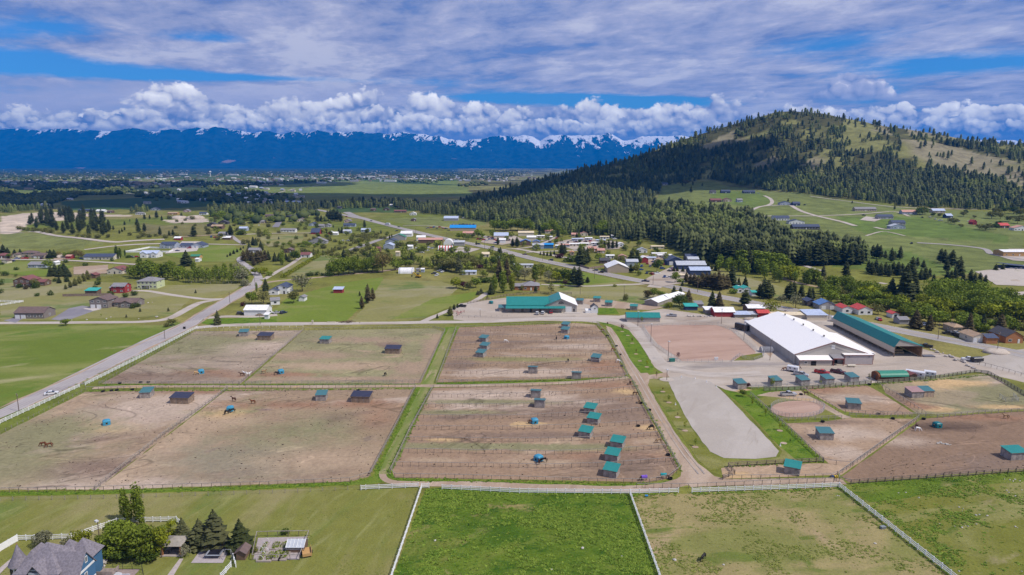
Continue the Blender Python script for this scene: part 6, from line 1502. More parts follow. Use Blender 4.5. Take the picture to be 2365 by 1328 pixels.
def veh_parts(kind,paint):
 k=(kind,paint)
 if k in _veh:return _veh[k]
 P_=PAINT[paint];parts=[]
 def part(n,mb,m):parts.append((n,mb.mesh(n,[m])))
 def sideprof(prof,w,mb=None):
  mb=mb or MB();n=len(prof)
  mb.add([(x,-w,z)for x,z in prof]+[(x,w,z)for x,z in prof],[(i,(i+1)%n,n+(i+1)%n,n+i)for i in range(n)]+[tuple(range(n)),tuple(range(n,2*n))[::-1]]);return mb
 if kind=='pickup':
  W_=.95;b=sideprof([(2.9,.45),(2.92,.85),(2.75,1.08),(1.35,1.15),(-2.85,1.15),(-2.9,.5)],W_)
  part('body',b,P_);mb=MB();mb.box(-2.78,-.72,-.78,.78,1.152,1.17);part('bed_liner',mb,TYRE)
  mb=MB();mb.box(-2.88,-.62,-.95,-.83,1.151,1.34);mb.box(-2.88,-.62,.83,.95,1.151,1.34);mb.box(-2.9,-2.8,-.82,.82,1.152,1.33);part('bed_sides',mb,P_)
  g=sideprof([(1.45,1.152),(.75,1.76),(-.50,1.78),(-.62,1.152)],.84);part('cab_glass',g,GLASS);r=sideprof([(.72,1.765),(.68,1.84),(-.46,1.86),(-.52,1.785)],.83);mb=r
  for xx in(1.42,.12,-.58):
   for s in(-1,1):mb.obox((xx if xx<1 else 1.08,.845*s,1.46),((.055,0,0)if xx<1 else(-.36,0,.30)),(0,.012,0),((0,0,.31)if xx<1 else(.05,0,.05)))
  part('cab_roof',mb,P_);L_=[(1.85,1),(-1.75,1)];fx,bx=2.92,-2.91;hz_=.82
 elif kind in('car','suv'):
  hi=1.46 if kind=='car' else 1.75;b=sideprof([(2.25,.35),(2.28,.66),(2.1,.84),(1.0,.95),(-1.9,.98),(-2.28,.90),(-2.3,.38)],.89);part('body',b,P_)
  back=-1.7 if kind=='car' else-2.15
  g=sideprof([(1.05,.97),(.35,hi-.08),(back+.75 if kind=='car' else back+.15,hi-.08),(back,.985)],.78);part('cab_glass',g,GLASS)
  r=sideprof([(.33,hi-.075),(.25,hi),(back+.85 if kind=='car' else back+.22,hi),(back+.78 if kind=='car' else back+.16,hi-.075)],.77)
  for xx in(.0,-.9):
   for s in(-1,1):r.obox((xx,.785*s,(hi+.9)/2),(.05,0,0),(0,.012,0),(0,0,(hi-1.0)/2))
  part('roof_panel',r,P_);L_=[(1.42,1),(-1.4,1)];fx,bx=2.275,-2.305;hz_=.66
 elif kind=='truck':
  mb=MB();mb.box(-4.0,1.9,-1.2,1.2,.9,3.3);part('cargo_box',mb,P_);b=sideprof([(2.1,.5),(4.1,.5),(4.15,1.3),(3.6,1.5),(3.2,2.5),(2.1,2.55)],1.1);part('body',b,P_)
  g=sideprof([(3.72,1.5),(3.34,2.3),(3.30,2.3),(3.66,1.5)],.95);part('cab_glass',g,GLASS);L_=[(3.2,1),(-2.6,1),(-1.6,1)];fx,bx=4.13,-4.01;hz_=1.0
 for s in(-1,1):
  mb=MB();mb.box(fx-.02,fx+.03,s*.72-.16,s*.72+.16,hz_-.08,hz_+.08);part('headlight',mb,LAMP)
  mb=MB();mb.box(bx-.03,bx+.02,s*.80-.07,s*.80+.07,hz_-.05,hz_+.2);part('tail_light',mb,REDL)
 mb=MB();mb.box(fx-.05,fx+.10,-.9,.9,.40,.58);mb.box(bx-.10,bx+.05,-.9,.9,.42,.58);part('bumper',mb,CHROME if kind=='pickup' else TYRE)
 _veh[k]=(parts,L_);return _veh[k]
def vehicle(label,x,y,kind,paint,face=0,group=None,simple=False,cat=None,p=None):
 parts,wheels=veh_parts(kind,paint);p=p or G(x,y)
 t=thing({'pickup':'pickup_truck','car':'parked_car','suv':'parked_car','truck':'box_truck'}[kind],p,R(face),label,cat or{'pickup':'pickup truck','car':'car','suv':'car','truck':'truck'}[kind],group)
 for n,me in parts:
  if simple and n in('headlight','tail_light','bumper','bed_sides','bed_liner'):continue
  obj(n,me,None,t)
 for wx,_ in wheels:
  for s in(-1,1):
   w=obj('wheel',WHEEL,None,t,loc=(wx,s*.82,.37))
   if not simple:obj('rim',RIM,None,w)
 return t
def trailer(label,x,y,L_,W_,H_,face,paint='white',nose=True,windows=2,cat='trailer',group=None,name='horse_trailer',simple=False):
 t=thing(name,G(x,y),R(face),label,cat,group);X,Y=L_/2,W_/2;mb=MB();prof=[(-Y,.5),(Y,.5),(Y,H_-.25),(Y-.25,H_),(-Y+.25,H_),(-Y,H_-.25)]
 mb.prism(prof,-X,X);mb.build('body',PAINT[paint],t)
 if nose:mb=MB();mb.box(X,X+1.1,-.06,.06,.5,.62);mb.build('tow_bar',TYRE,t)
 for k in range(windows):
  for s in(-1,1):
   mb=MB();xc=-X+L_*(k+.7)/(windows+.4);mb.box(xc-.35,xc+.35,s*Y-.02,s*Y+.02,H_*.55,H_*.75);mb.build('window',GLASS,t)
 if not simple:
  mb=MB();mb.box(-X+.05,X-.05,-Y-.015,Y+.015,.55,.70);mb.build('trim_band',PAINT['grey'],t);mb=MB();mb.box(-X-.03,-X-.002,-Y+.2,Y-.2,.6,H_-.35);mb.build('rear_door',PAINT[paint if paint!='white' else 'silver'],t)
 for xx in(-.5,.45):
  for s in(-1,1):obj('wheel',WHEEL,None,t,loc=(xx,s*(Y-.1),.37))
 return t
vehicle('white saloon car driving along the country road',119,911,'car','white',28)
vehicle('white pickup hitched to the white horse trailer',1850,868,'pickup','silver',-38);trailer('white horse trailer hitched behind the pickup in the yard',1831,858,4.4,2.0,2.5,-38)
vehicle('red pickup parked in the middle of the yard',1898,863,'pickup','red',-36);vehicle('dark maroon pickup parked right of the red one',1935,862,'pickup','maroon',-40);vehicle('silver pickup parked at the board fence gate',1821,914,'pickup','silver',4)
vehicle('silver pickup beside the small teal barn',1551,731,'pickup','silver',162);vehicle('white car with blue glass, left before the big teal barn',1241,726,'suv','white',80);vehicle('white car, middle before the big teal barn',1254,725,'suv','white',75);vehicle('red pickup parked under the barn porch',1272,723,'pickup','red',90)
trailer('long white gooseneck horse trailer beside the log cabin',2113,872,6.8,2.3,2.9,-35,windows=3);trailer('short white trailer right of the gooseneck trailer',2147,870,4.2,2.2,2.5,-30);trailer('black and white motor home behind the riding arena',1714,762,8.0,2.4,3.2,-58,'black',False,3,'motor home',name='motor_home');trailer('white box trailer at the arena hall corner',1734,754,6.5,2.4,2.9,-40,windows=0);trailer('white cargo trailer next to the box trailer',1752,746,5.0,2.2,2.6,-35,windows=0)
trailer('white enclosed trailer at the end of the hay barn',1924,742,3.0,2.2,2.6,70,windows=0);vehicle('white pickup at the right hand gravel lot',2238,833,'pickup','white',160);trailer('black dump trailer beside the white pickup',2256,836,4.6,2.2,2.2,8,'black',True,0);vehicle('dark pickup at the end of the hay barn',2138,802,'pickup','black',140)
vehicle('black flatbed pickup at the barn yard corner',1066,709,'pickup','black',170);vehicle('dark car beside the white shed',556,726,'suv','black',20);vehicle('dark blue car on the grass by the white shed',655,724,'suv','dark_blue',60);vehicle('white boat trailer behind the white shed',622,724,'suv','white',15);vehicle('silver car on the grass beside the white shed',640,724,'car','silver',40);vehicle('tan car in front of the white shed',601,729,'car','tan',5)
vehicle('dark blue car between the red and the green cottages',297,666,'suv','dark_blue',80)
for x,y,k,c,f,lb in[(1104,565,'suv','black',155,'dark car on the highway by the striped tent'),(1137,572,'suv','grey',155,'grey car on the highway behind the dark one'),(1212,589,'car','maroon',160,'dark red car on the highway opposite the lilac'),(1272,602,'suv','dark_blue',160,'blue car on the highway before the dark hedge'),(1375,626,'suv','grey',160,'grey car on the highway beside the white roofed shop'),(1388,630,'suv','black',160,'black car just behind the grey one on the highway'),(1491,651,'pickup','dark_blue',160,'blue pickup with yellow load on the highway'),(895,520,'truck','white',150,'white truck far along the highway'),(857,511,'car','black',150,'tiny dark car far along the highway'),(800,501,'car','red',150,'tiny red car furthest along the highway'),(921,525,'car','grey',150,'small grey car near the side road junction'),(916,534,'car','black',200,'dark car waiting at the side road junction'),(1054,556,'pickup','silver',155,'silver pickup on the highway behind the striped tent')]:
 vehicle(lb,x,y,k,c,f,'vehicles on the highway',True)
 # ------------------------------------------------------------------ buildings
WALLS={n:ribbed('wall_'+n,c,.35,'z',.8,.05,.25)for n,c in{'white':(.70,.70,.69),'cream':(.60,.54,.43),'tan':(.42,.34,.25),'brown':(.16,.105,.075),'dark':(.085,.075,.075),'grey':(.33,.32,.32),'bluegrey':(.34,.38,.45),'red':(.30,.045,.045),'green':(.52,.57,.34),'brick':(.38,.17,.075),'navy':(.05,.07,.13),'pink':(.50,.36,.33),'orange':(.48,.29,.12),'stone':(.30,.27,.245),'blue':(.060,.150,.270),'taupe':(.215,.185,.170)}.items()}
ROOFS={n:plain('roof_'+n,c,r,var=.12,scale=.8)for n,c,r in[('grey',(.24,.23,.24),.85),('dark',(.075,.072,.080),.85),('navy',(.060,.075,.125),.7),('brown',(.150,.105,.095),.85),('maroon',(.20,.080,.075),.8),('white',(.80,.79,.78),.5),('tan',(.40,.28,.185),.85),('blue',(.10,.20,.42),.5),('brightblue',(.02,.25,.62),.5),('paleblue',(.44,.50,.64),.45),('green',(.05,.22,.13),.5),('teal',(.04,.36,.31),.5),('red',(.52,.07,.06),.55),('salmon',(.52,.28,.22),.7),('cream',(.66,.55,.38),.7),('orange',(.50,.25,.12),.8),('silver',(.46,.48,.52),.4)]}
FRAMEW=plain('white_frame',(.72,.72,.70),.5);DOORW=plain('white_door',(.66,.66,.65),.5,var=.05);DOORD=plain('dark_door',(.055,.05,.05),.5);BRICKC=plain('chimney_brick',(.28,.14,.10),.9)
def roof_mb(kind,x0,x1,y0,y1,h,rise,o=.45,th=.14,mb=None):
 mb=mb or MB();xm,ym=(x0+x1)/2,(y0+y1)/2
 if kind=='g':
  k=rise/((y1-y0)/2);a=h-k*o
  mb.prism([(y0-o,a),(ym,h+rise),(y1+o,a),(y1+o,a+th),(ym,h+rise+th),(y0-o,a+th)],x0-o*.7,x1+o*.7)
 elif kind=='v':
  k=rise/((x1-x0)/2);a=h-k*o;pr=[(x0-o,a),(xm,h+rise),(x1+o,a),(x1+o,a+th),(xm,h+rise+th),(x0-o,a+th)];n=6
  mb.add([(x,y0-o*.7,z)for x,z in pr]+[(x,y1+o*.7,z)for x,z in pr],[(i,(i+1)%n,n+(i+1)%n,n+i)for i in range(n)]+[tuple(range(n)),tuple(range(n,2*n))[::-1]])
 elif kind=='h':
  L_=max(0.0,((x1-x0)-(y1-y0))/2);M_=max(0.0,((y1-y0)-(x1-x0))/2);b=h-.08
  mb.add([(x0-o,y0-o,b),(x1+o,y0-o,b),(x1+o,y1+o,b),(x0-o,y1+o,b),(xm-L_-.01,ym-M_-.01,h+rise),(xm+L_+.01,ym-M_-.01,h+rise),(xm+L_+.01,ym+M_+.01,h+rise),(xm-L_-.01,ym+M_+.01,h+rise)],
[(0,1,5,4),(1,2,6,5),(2,3,7,6),(3,0,4,7),(4,5,6,7),(3,2,1,0)])
 elif kind=='s':
  mb.prism([(y0-o,h-.1),(y1+o,h+rise),(y1+o,h+rise+th),(y0-o,h-.1+th)],x0-o,x1+o)
 elif kind=='b':
  mb.add([(x0-o,y0-o,h+rise),(x1+o,y0-o,h),(x1+o,y1+o,h),(x0-o,y1+o,h+rise),(x0-o,y0-o,h+rise+th),(x1+o,y0-o,h+th),(x1+o,y1+o,h+th),(x0-o,y1+o,h+rise+th)],[(3,2,1,0),(4,5,6,7),(0,1,5,4),(1,2,6,5),(2,3,7,6),(3,0,4,7)])
 return mb
def wall_mb(kind,x0,x1,y0,y1,h,rise,mb=None):
 mb=mb or MB();xm,ym=(x0+x1)/2,(y0+y1)/2
 if kind=='g':mb.prism([(y0,0),(y1,0),(y1,h),(ym,h+rise-.02),(y0,h)],x0,x1)
 elif kind=='v':
  pr=[(x0,0),(x1,0),(x1,h),(xm,h+rise-.02),(x0,h)];n=5
  mb.add([(x,y0,z)for x,z in pr]+[(x,y1,z)for x,z in pr],[(i,(i+1)%n,n+(i+1)%n,n+i)for i in range(n)]+[tuple(range(n)),tuple(range(n,2*n))[::-1]])
 elif kind=='s':mb.prism([(y0,0),(y1,0),(y1,h+rise-.02),(y0,h-.12)],x0,x1)
 else:mb.box(x0,x1,y0,y1,0,h-.02)
 return mb
def window(parent,x,y,z,w=1.1,h=1.2,nx=0,ny=-1,frame=FRAMEW,split=True,simple=False):
 """window in a wall facing (nx, ny); frame proud of the wall, pane a sub-part"""
 n=Vector((nx,ny,0));s=Vector((-ny,nx,0));c=Vector((x,y,z))
 if simple:
  mb=MB();mb.obox(c+n*.02,s*w/2,n*.03,(0,0,h/2));return mb.build('window',GLASS,parent)
 mb=MB();f=.09
 for k in(-1,1):
  mb.obox(c+s*(w/2*k)+n*.04,s*f/2,n*.05,(0,0,h/2+f/2));mb.obox(c+Vector((0,0,h/2*k))+n*.04,s*(w/2-f/2),n*.048,(0,0,f/2))
 if split:mb.obox(c+n*.035,s*.025,n*.03,(0,0,h/2-f/2))
 o=mb.build('window',frame,parent);mb=MB();mb.obox(c+n*.012,s*(w/2-.02),n*.012,(0,0,h/2-.02));mb.build('pane',GLASS,o)
 return o
def panel(parent,name,m,x,y,z0,z1,w,nx=0,ny=-1,t=.05):
 n=Vector((nx,ny,0));s=Vector((-ny,nx,0));mb=MB();mb.obox(Vector((x,y,(z0+z1)/2))+n*(t*.8),s*w/2,n*t,(0,0,(z1-z0)/2));return mb.build(name,m,parent)
def house(label,x0,x1,y,wall,roof,kind='g',d=8.5,h=2.9,rise=None,rz=0,blocks=(),garage=0,chimney=False,cat='house',name='house',group=None,win=None,storeys=1,door=True,porch=False):
 """x0..x1, y: foot of the front wall in the picture"""
 c=G((x0+x1)/2,y);w=(x1-x0)*m_per_px(c)
 t=thing(name,Vector((c.x,c.y,c.z)),rz,label,cat,group);wpx=x1-x0
 rise=rise if rise is not None else(min(w,d)*.5*.42 if kind!='v' else w*.5*.42)
 h=h*(1+.85*(storeys-1));simple=wpx<26
 BL=[(0,0,w,d,h,rise,kind)]+list(blocks)
 for i,(dx,dy,bw,bd,bh,br,bk)in enumerate(BL):
  X0,X1,Y0,Y1=dx-bw/2,dx+bw/2,dy+.003*i,dy+bd-.004*i
  wb=wall_mb(bk,X0,X1,Y0,Y1,bh,br);n=len(wb.v);wb.v=[(px_,py_,pz_ if pz_>.01 else-1.2)for px_,py_,pz_ in wb.v]
  wb.build('wall',WALLS[wall],t);roof_mb(bk,X0,X1,Y0,Y1,bh,br).build('roof',ROOFS[roof],t)
  nw=win if(win is not None and i==0)else max(1,int(bw/3.4));st=2 if bh>4.2 else 1
  gar=garage if i==0 else 0
  if cat in('house','cottage','mobile home')or win:
   for s_ in range(st):
    z=1.55+s_*2.6
    xs=[X0+bw*(k+.5)/nw for k in range(nw)]
    for k,xx in enumerate(xs):
     if gar and s_==0 and k<gar:continue
     if door and s_==0 and i==0 and k==nw//2 and nw>1:panel(t,'door',DOORD if wall in('white','cream')else DOORW,xx,Y0,0.05,2.1,1.0);continue
     window(t,xx,Y0,z,min(1.5,bw/nw*.5),1.15,simple=simple)
    if not simple:window(t,X1 if c.x<0 else X0,dy+bd/2,z,1.1,1.1,1 if c.x<0 else-1,0)
  for k in range(gar):
   gw=min(2.6,bw/max(nw,1)*.8);panel(t,'garage_door',DOORW,X0+bw*(k+.5)/max(nw,1),Y0,0.05,2.25,gw)
 if chimney:mb=MB();mb.box(w*.18,w*.18+.8,d*.5,d*.5+.7,h*.8,h+rise+.8);mb.build('chimney',BRICKC,t)
 if porch:
  mb=MB();mb.box(-w*.22,w*.22,-2.2,-.03,2.45,2.6);mb.build('porch_roof',ROOFS[roof],t)
  for k in(-1,1):mb=MB();mb.box(w*.2*k-.1,w*.2*k+.1,-2.1,-1.9,-.3,2.45);mb.build('porch_post',FRAMEW,t)
 return t
def B(label,x0,x1,y,wall,roof,kind='g',**k):return house(label,x0,x1,y,wall,roof,kind,**k)
def shed_(label,x0,x1,y,wall,roof,kind='g',**k):
 k.setdefault('h',2.6);k.setdefault('win',0);k.setdefault('d',6);return house(label,x0,x1,y,wall,roof,kind,cat=k.pop('cat','shed'),name=k.pop('name','shed'),**k)
 # left side homes
B('brown two storey house with maroon roof and a columned porch',32,72,663,'brown','maroon','v',d=11,storeys=1.7,porch=True,blocks=[(8.5,5,8,7,2.8,1.4,'g')])
B('small red farmhouse with grey roof and white windows',258,289,677,'red','grey','g',d=8,storeys=1.7,rise=1.7,win=2,door=False,blocks=[(-5.6,3,4,6,3.2,1,'g')])
B('pale green two storey house with a hipped grey roof',317,363,667,'green','grey','h',d=11,storeys=2,rise=2.3,win=5,porch=True)
B('long taupe garage with brown roof and arched doors',34,102,736,'taupe','brown','g',d=10,h=3.4,rise=2.4,win=5,garage=2,door=False)
B('large taupe house with brown roof, double garage and low wing',208,250,712,'taupe','brown','v',d=11,storeys=1.8,rise=1.9,win=3,garage=2,door=False,blocks=[(13.5,4,14,9,2.9,1.8,'g'),(15.5,1,7,5,2.9,1.4,'v')])
B('cream house with maroon shingle roof and front gables',247,283,633,'cream','maroon','v',d=12,h=3,rise=2.4,blocks=[(5,3,7,9,2.8,1.8,'v')])
B('wide pale ranch house with blue grey roof',65,106,619,'bluegrey','grey','g',d=9,win=5);shed_('little white shed right of the pale ranch house',120,129,613,'white','white','v')
B('house with maroon hip roof at the left picture edge',-10,18,597,'brown','maroon','h');B('small cream house beside the maroon hip roof',28,41,595,'cream','brown','v',d=6);B('tan two storey house with hip roof in the left row',49,80,596,'tan','brown','h',storeys=1.8);B('tan house with wide garage in the left row',77,103,597,'tan','brown','g',garage=1);shed_('cream garage below the left row',4,17,609,'cream','brown','v')
B('long house with dark blue roof and cream gable',193,262,600,'cream','navy','g',d=10,win=8,garage=2);B('white house with grey blue gables by the corral',324,364,595,'white','paleblue','g',d=10,storeys=1.5,blocks=[(-4,-2,6,6,4,1.6,'v'),(5,-1.5,5,6,4,1.4,'v')])
B('big grey roofed farmhouse with dormers and wings',371,404,574,'bluegrey','navy','g',d=11,storeys=1.5,blocks=[(-5,-1,5,5,4.4,1.6,'v'),(17,3,12,9,3,2,'g')]);B('grey roofed guest house right of the big farmhouse',441,470,573,'bluegrey','navy','v',d=12,garage=2)
shed_('small red shed by the left road',152,164,598,'red','salmon');shed_('small red barn with white roof on the slope',402,417,555,'red','white');shed_('brown shed at the end of the green fence',203,221,643,'brown','maroon','v');shed_('long low shed with green roof behind the taupe house',197,224,680,'brown','teal','s',d=5);shed_('red summer cabin with green roof beyond the pond',440,461,598,'orange','green');shed_('tiny white shed below the red cabin',451,459,605,'white','white')
shed_('long white workshop with white metal roof by the road',564,616,729,'white','white','g',d=9,h=3.4,win=0,cat='workshop',name='workshop');B('white house with stepped dark blue roof',634,664,679,'white','navy','v',d=12,storeys=1.6,blocks=[(-4,-3,6,7,3,1.2,'v')]);B('small white cottage with grey roof behind the workshop',626,646,704,'white','grey','g',d=7,rz=R(20));shed_('small white shed with grey roof by the garden fence',690,703,696,'white','grey','v');shed_('narrow white pump house on the grass',611,620,737,'white','white','s',d=2.5);shed_('red shed with pale roof alone in the green meadow',770,791,677,'red','paleblue','s',d=4.5)
# centre left homes
for a in[('tan house under construction by the gravel heap',387,410,496,'orange','tan','g'),('dark log house with steep roof, left of the pair',478,499,524,'dark','dark','v'),('dark log house with steep roof, right of the pair',504,526,518,'dark','dark','v'),('brown house with tan roof below the dark pair',488,513,528,'brown','tan','g'),('tan house in front of the bright trees',585,611,516,'tan','grey','g'),('tan house at the head of the dark street',612,632,502,'tan','brown','g'),('cream two storey house right of the dark street',686,705,512,'cream','brown','v'),('wide brown roofed house behind the cream one',688,713,498,'tan','brown','g'),('low dark flat house right of the dark street',662,685,503,'dark','dark','g'),('blue grey house with front gable',713,731,522,'bluegrey','navy','v'),
('low grey house between two gables',732,748,526,'grey','grey','g'),('grey gabled house at the end of the lane',749,763,525,'grey','grey','v'),('long grey ranch house on the dry lawn',648,682,536,'white','grey','g'),('grey cottage above the white roofed shed',504,520,545,'grey','grey','g'),('large grey house with twin front gables',712,754,563,'grey','grey','v'),('brown gabled house behind the grove',657,675,584,'brown','brown','v'),('white house with maroon roof at the hedge',694,716,595,'white','maroon','g'),('low grey roofed house behind the pine grove',573,598,584,'grey','grey','g'),
('long blue grey house by the far highway',793,820,524,'bluegrey','navy','g'),('pinkish house above the long blue grey one',795,810,514,'pink','grey','v'),('grey roofed house with blue porch',792,810,539,'bluegrey','silver','g'),('pale roofed house beside the bushes',834,854,536,'bluegrey','paleblue','g'),('white A shaped house before the dark forest',946,961,497,'white','white','v'),('brown gabled house below the white A shaped one',949,960,511,'brown','grey','v'),('navy ranch house at the edge of the gravel pit',180,214,489,'dark','navy','g'),('white roofed house right of the navy ranch',222,242,490,'white','white','g'),('brown house at the dark trees',247,259,492,'brown','brown','g'),
('grey roofed white house at the mound',313,331,496,'white','grey','h'),('blue grey house far behind the mound',348,366,486,'bluegrey','navy','v'),('navy house before the dark woods',460,477,496,'white','navy','g'),('pink grey house left of the navy one',423,437,490,'pink','grey','v'),('white hall far out in the left field',93,109,475,'white','white','g'),('white farm house beyond the left field',152,165,462,'white','silver','g')]:
 B(*a,d=8)
B('steep navy roofed red barn beside the lane',718,738,541,'red','navy','g',d=12,h=2.5,rise=4.5,cat='barn',name='barn',win=0);shed_('workshop with pale blue roof among the lawns',551,570,532,'bluegrey','paleblue',d=8);shed_('brown shed with white roof by the farm lane',514,532,554,'brown','white',d=7);shed_('small red and white barn by the lane',758,768,541,'red','white','v');shed_('white trailer home beside the red and white barn',766,780,543,'white','white')
for a in[('small dark house in the shaded field',779,791,482,'dark','dark','g'),('small brown house in the shaded field',856,867,487,'brown','brown','g'),('brown house with dark roof in the shaded field',885,898,486,'brown','dark','v'),('long red brown stable in the shaded field',916,933,482,'brown','maroon','g'),('long white building in the shaded field',900,919,477,'white','white','g'),('long dark brown barn in the shaded field',910,938,491,'brown','maroon','g')]:B(*a,d=8)
# shops about the highway
SHP=dict(cat='shop',name='shop_building',h=4.0)
for a,dd in[(('white metal roofed yard building before the forest',1025,1058,510,'grey','paleblue','g'),14),(('long building with bright blue roof',1039,1099,533,'tan','brightblue','g'),14),(('pinkish store below the bright blue roof',1069,1097,546,'pink','salmon','g'),9),(('white store at the highway junction',925,951,547,'white','white','g'),12),(('green roofed store below the white one',907,936,555,'grey','green','v'),10),(('blue grey roofed house above the pale one by the side road',890,917,566,'bluegrey','navy','v'),12),(('pale blue roofed house by the side road',886,908,576,'bluegrey','paleblue','v'),12),(('long rust roofed row along the highway',966,1022,562,'brown','salmon','g'),8),(('small white roofed store left of the rust row',962,982,556,'white','white','g'),8),(('grey low building right of the tents',1048,1073,568,'grey','silver','g'),7),(('white cabin in the junk yard',941,953,578,'white','white','g'),6),(('brown roofed cabin by the olive trees',864,878,583,'brown','maroon','g'),7),(('cream cabin on the slope',914,923,592,'cream','cream','g'),5),
(('wide workshop with pale blue roof and car lot',1141,1174,552,'cream','paleblue','g'),14),(('white portable office in the car lot',1153,1168,562,'white','white','g'),6),(('long cream motel like building',1197,1233,545,'cream','cream','g'),8),(('low white roofed unit below the long cream one',1217,1238,556,'cream','white','g'),7),(('blue roofed brown house by the trailers',1202,1226,567,'brown','blue','v'),9),(('small blue roofed house right of it, near the storage',1231,1247,567,'grey','blue','v'),8),(('grey storage building by the highway bend',1230,1256,575,'bluegrey','silver','g'),6),(('bright blue storage building by the highway bend',1254,1278,574,'blue','brightblue','g'),6),(('white roofed shop with tan walls beside the highway',1403,1452,630,'tan','white','v'),20),(('red shop with white gable in the yard',1481,1497,607,'red','white','v'),10),(('dark navy shop with white doors',1541,1580,613,'navy','navy','v'),16),(('second dark shop behind the navy one',1584,1610,603,'dark','navy','g'),9),(('light grey low shed behind the storage roofs',1589,1614,609,'grey','silver','g'),8),(('long storage building with light grey roof',1563,1631,623,'navy','silver','g'),12),(('storage building with grey blue roof behind the pines',1594,1641,636,'navy','paleblue','g'),10),(('blue grey roofed store left of the dark yard pines',1447,1474,615,'bluegrey','silver','g'),8)]:
 o=house(*a,d=dd,**SHP)
 if 'white doors' in a[0]:
  for k in(-4,0,4.5):panel(o,'garage_door',DOORW,k,0,.1,3.4,3)
for a in[('white house on the bank above the yard',1473,1495,584,'white','silver','v'),('red brown house by the hedge spruces',1359,1378,581,'brick','salmon','g'),('tan house right of the red brown one',1380,1397,585,'tan','salmon','g'),('orange roofed cottage behind the clipped hedge',1317,1326,590,'tan','orange','v'),('grey roofed house at the plum tree',1386,1410,609,'brown','dark','g'),('tan roofed house left among the trailers',1320,1334,547,'tan','salmon','g'),('tan roofed house right among the trailers',1341,1358,545,'cream','salmon','v'),('green roofed house above the trailers',1317,1334,538,'grey','teal','g'),('cream house above the trailers',1362,1375,543,'cream','cream','h'),('salmon roofed house at the forest edge',1259,1277,539,'cream','salmon','g'),('white house with dark van at the trailer park end',1428,1441,570,'white','white','v'),('pink cottage behind the olive yard tree',1430,1448,600,'tan','salmon','v'),('cream roofed cottage in the centre grove',1113,1130,594,'cream','cream','g'),('cottage with pale blue roof in the centre grove',1147,1156,602,'white','paleblue','g')]:
 B(*a,d=8)
mh=[(1321,1347,557,'paleblue','first'),(1352,1368,555,'white',''),(1386,1407,552,'cream',''),(1412,1429,549,'white',''),(1337,1360,568,'white',''),(1315,1338,569,'white',''),(1291,1316,571,'salmon',''),(1283,1294,573,'white',''),(1366,1384,566,'white',''),(1377,1399,560,'paleblue',''),(1262,1276,552,'white',''),(1240,1258,550,'white','')]
for i,(x0,x1,y,rf,_)in enumerate(mh):
 house({'paleblue':'mobile home with pale blue roof in the trailer park','white':'mobile home with white roof in the trailer park','cream':'mobile home with cream roof in the trailer park','salmon':'mobile home with reddish roof in the trailer park'}[rf],x0,x1,y,random.choice(['white','bluegrey','cream']),rf,'g',d=5,h=2.6,rise=.6,cat='mobile home',name='mobile_home',group='mobile homes in the trailer park, '+rf+' roofs')
for a in[('long white mobile home in the centre grove',1185,1231,619,'white','silver','g'),('white mobile home with blue roof below the purple tree',1067,1100,635,'white','paleblue','g'),('long white unit on the bank at the forest edge',1504,1534,575,'cream','cream','g'),('long white roofed unit in the storage yard',1506,1540,592,'white','white','g'),('second long white roofed unit, lower in the yard',1519,1552,596,'cream','white','g'),('unit with pale blue roof at the red shop',1489,1515,602,'white','paleblue','g'),('cream camper home beside the yard entrance',1563,1589,643,'cream','cream','g'),('white camper home on the slope above the hedge',1400,1419,597,'white','white','g')]:
 house(*a,d=5,h=2.7,rise=.6,cat='mobile home',name='mobile_home')
B('brick fronted house with grey hip roof above the teal barn',1207,1246,671,'brick','grey','h',d=11,h=3.4,chimney=True,blocks=[(-8,2,6.5,8,2.7,1.3,'g')])
# right of the drive and along the highway
B('left teal roofed cottage by the highway',1701,1718,677,'white','teal','v',d=8,h=3);B('teal roofed cottage right of the gabled one',1718,1733,676,'white','teal','v',d=8,h=3);shed_('teal roofed garage in the pines',1736,1749,684,'white','teal')
o=shed_('long white roofed barn behind the maple, with low gables',1487,1520,706,'stone','white','v',d=22,h=2.6,rise=1.5,cat='barn',name='barn',rz=R(-38));shed_('white roofed wing right of the long white barn',1524,1546,697,'stone','white','v',d=20,h=2.8,rise=1.5,cat='barn',name='barn',rz=R(-42))
shed_('open teal roofed shed by the rail fence',1583,1611,717,'navy','teal','s',d=5,h=2.5,rise=.8);shed_('grey board shed behind the teal roofed one',1607,1624,712,'stone','grey','s',d=5)
shed_('red barn with white roof and red gable',1650,1697,732,'red','white','g',d=9,h=3,rise=1.8,cat='barn',name='barn');shed_('low white roofed lean to left of the red barn',1630,1650,725,'stone','white','s',d=6,h=2.4,rise=.7);shed_('low shed with blue grey roof right of the red barn',1697,1732,734,'stone','paleblue','s',d=6,h=1.9,rise=.6);shed_('low white flat roofed shed next to the blue grey one',1722,1748,733,'stone','silver','s',d=5,h=1.8,rise=.5);shed_('brown shed with broad white roof at the willow',1727,1766,724,'brown','white','g',d=9,h=3.2,rise=1.2);shed_('red shed with red roof behind the arena hall',1750,1777,733,'red','red','g',d=6,h=2.6,rise=1.2);shed_('long cream roofed shed behind the arena hall',1780,1860,736,'cream','cream','s',d=5,h=2.2,rise=.5);shed_('long shed with sky blue metal roof by the highway',1864,1910,738,'cream','paleblue','s',d=10,h=2.6,rise=1.0)
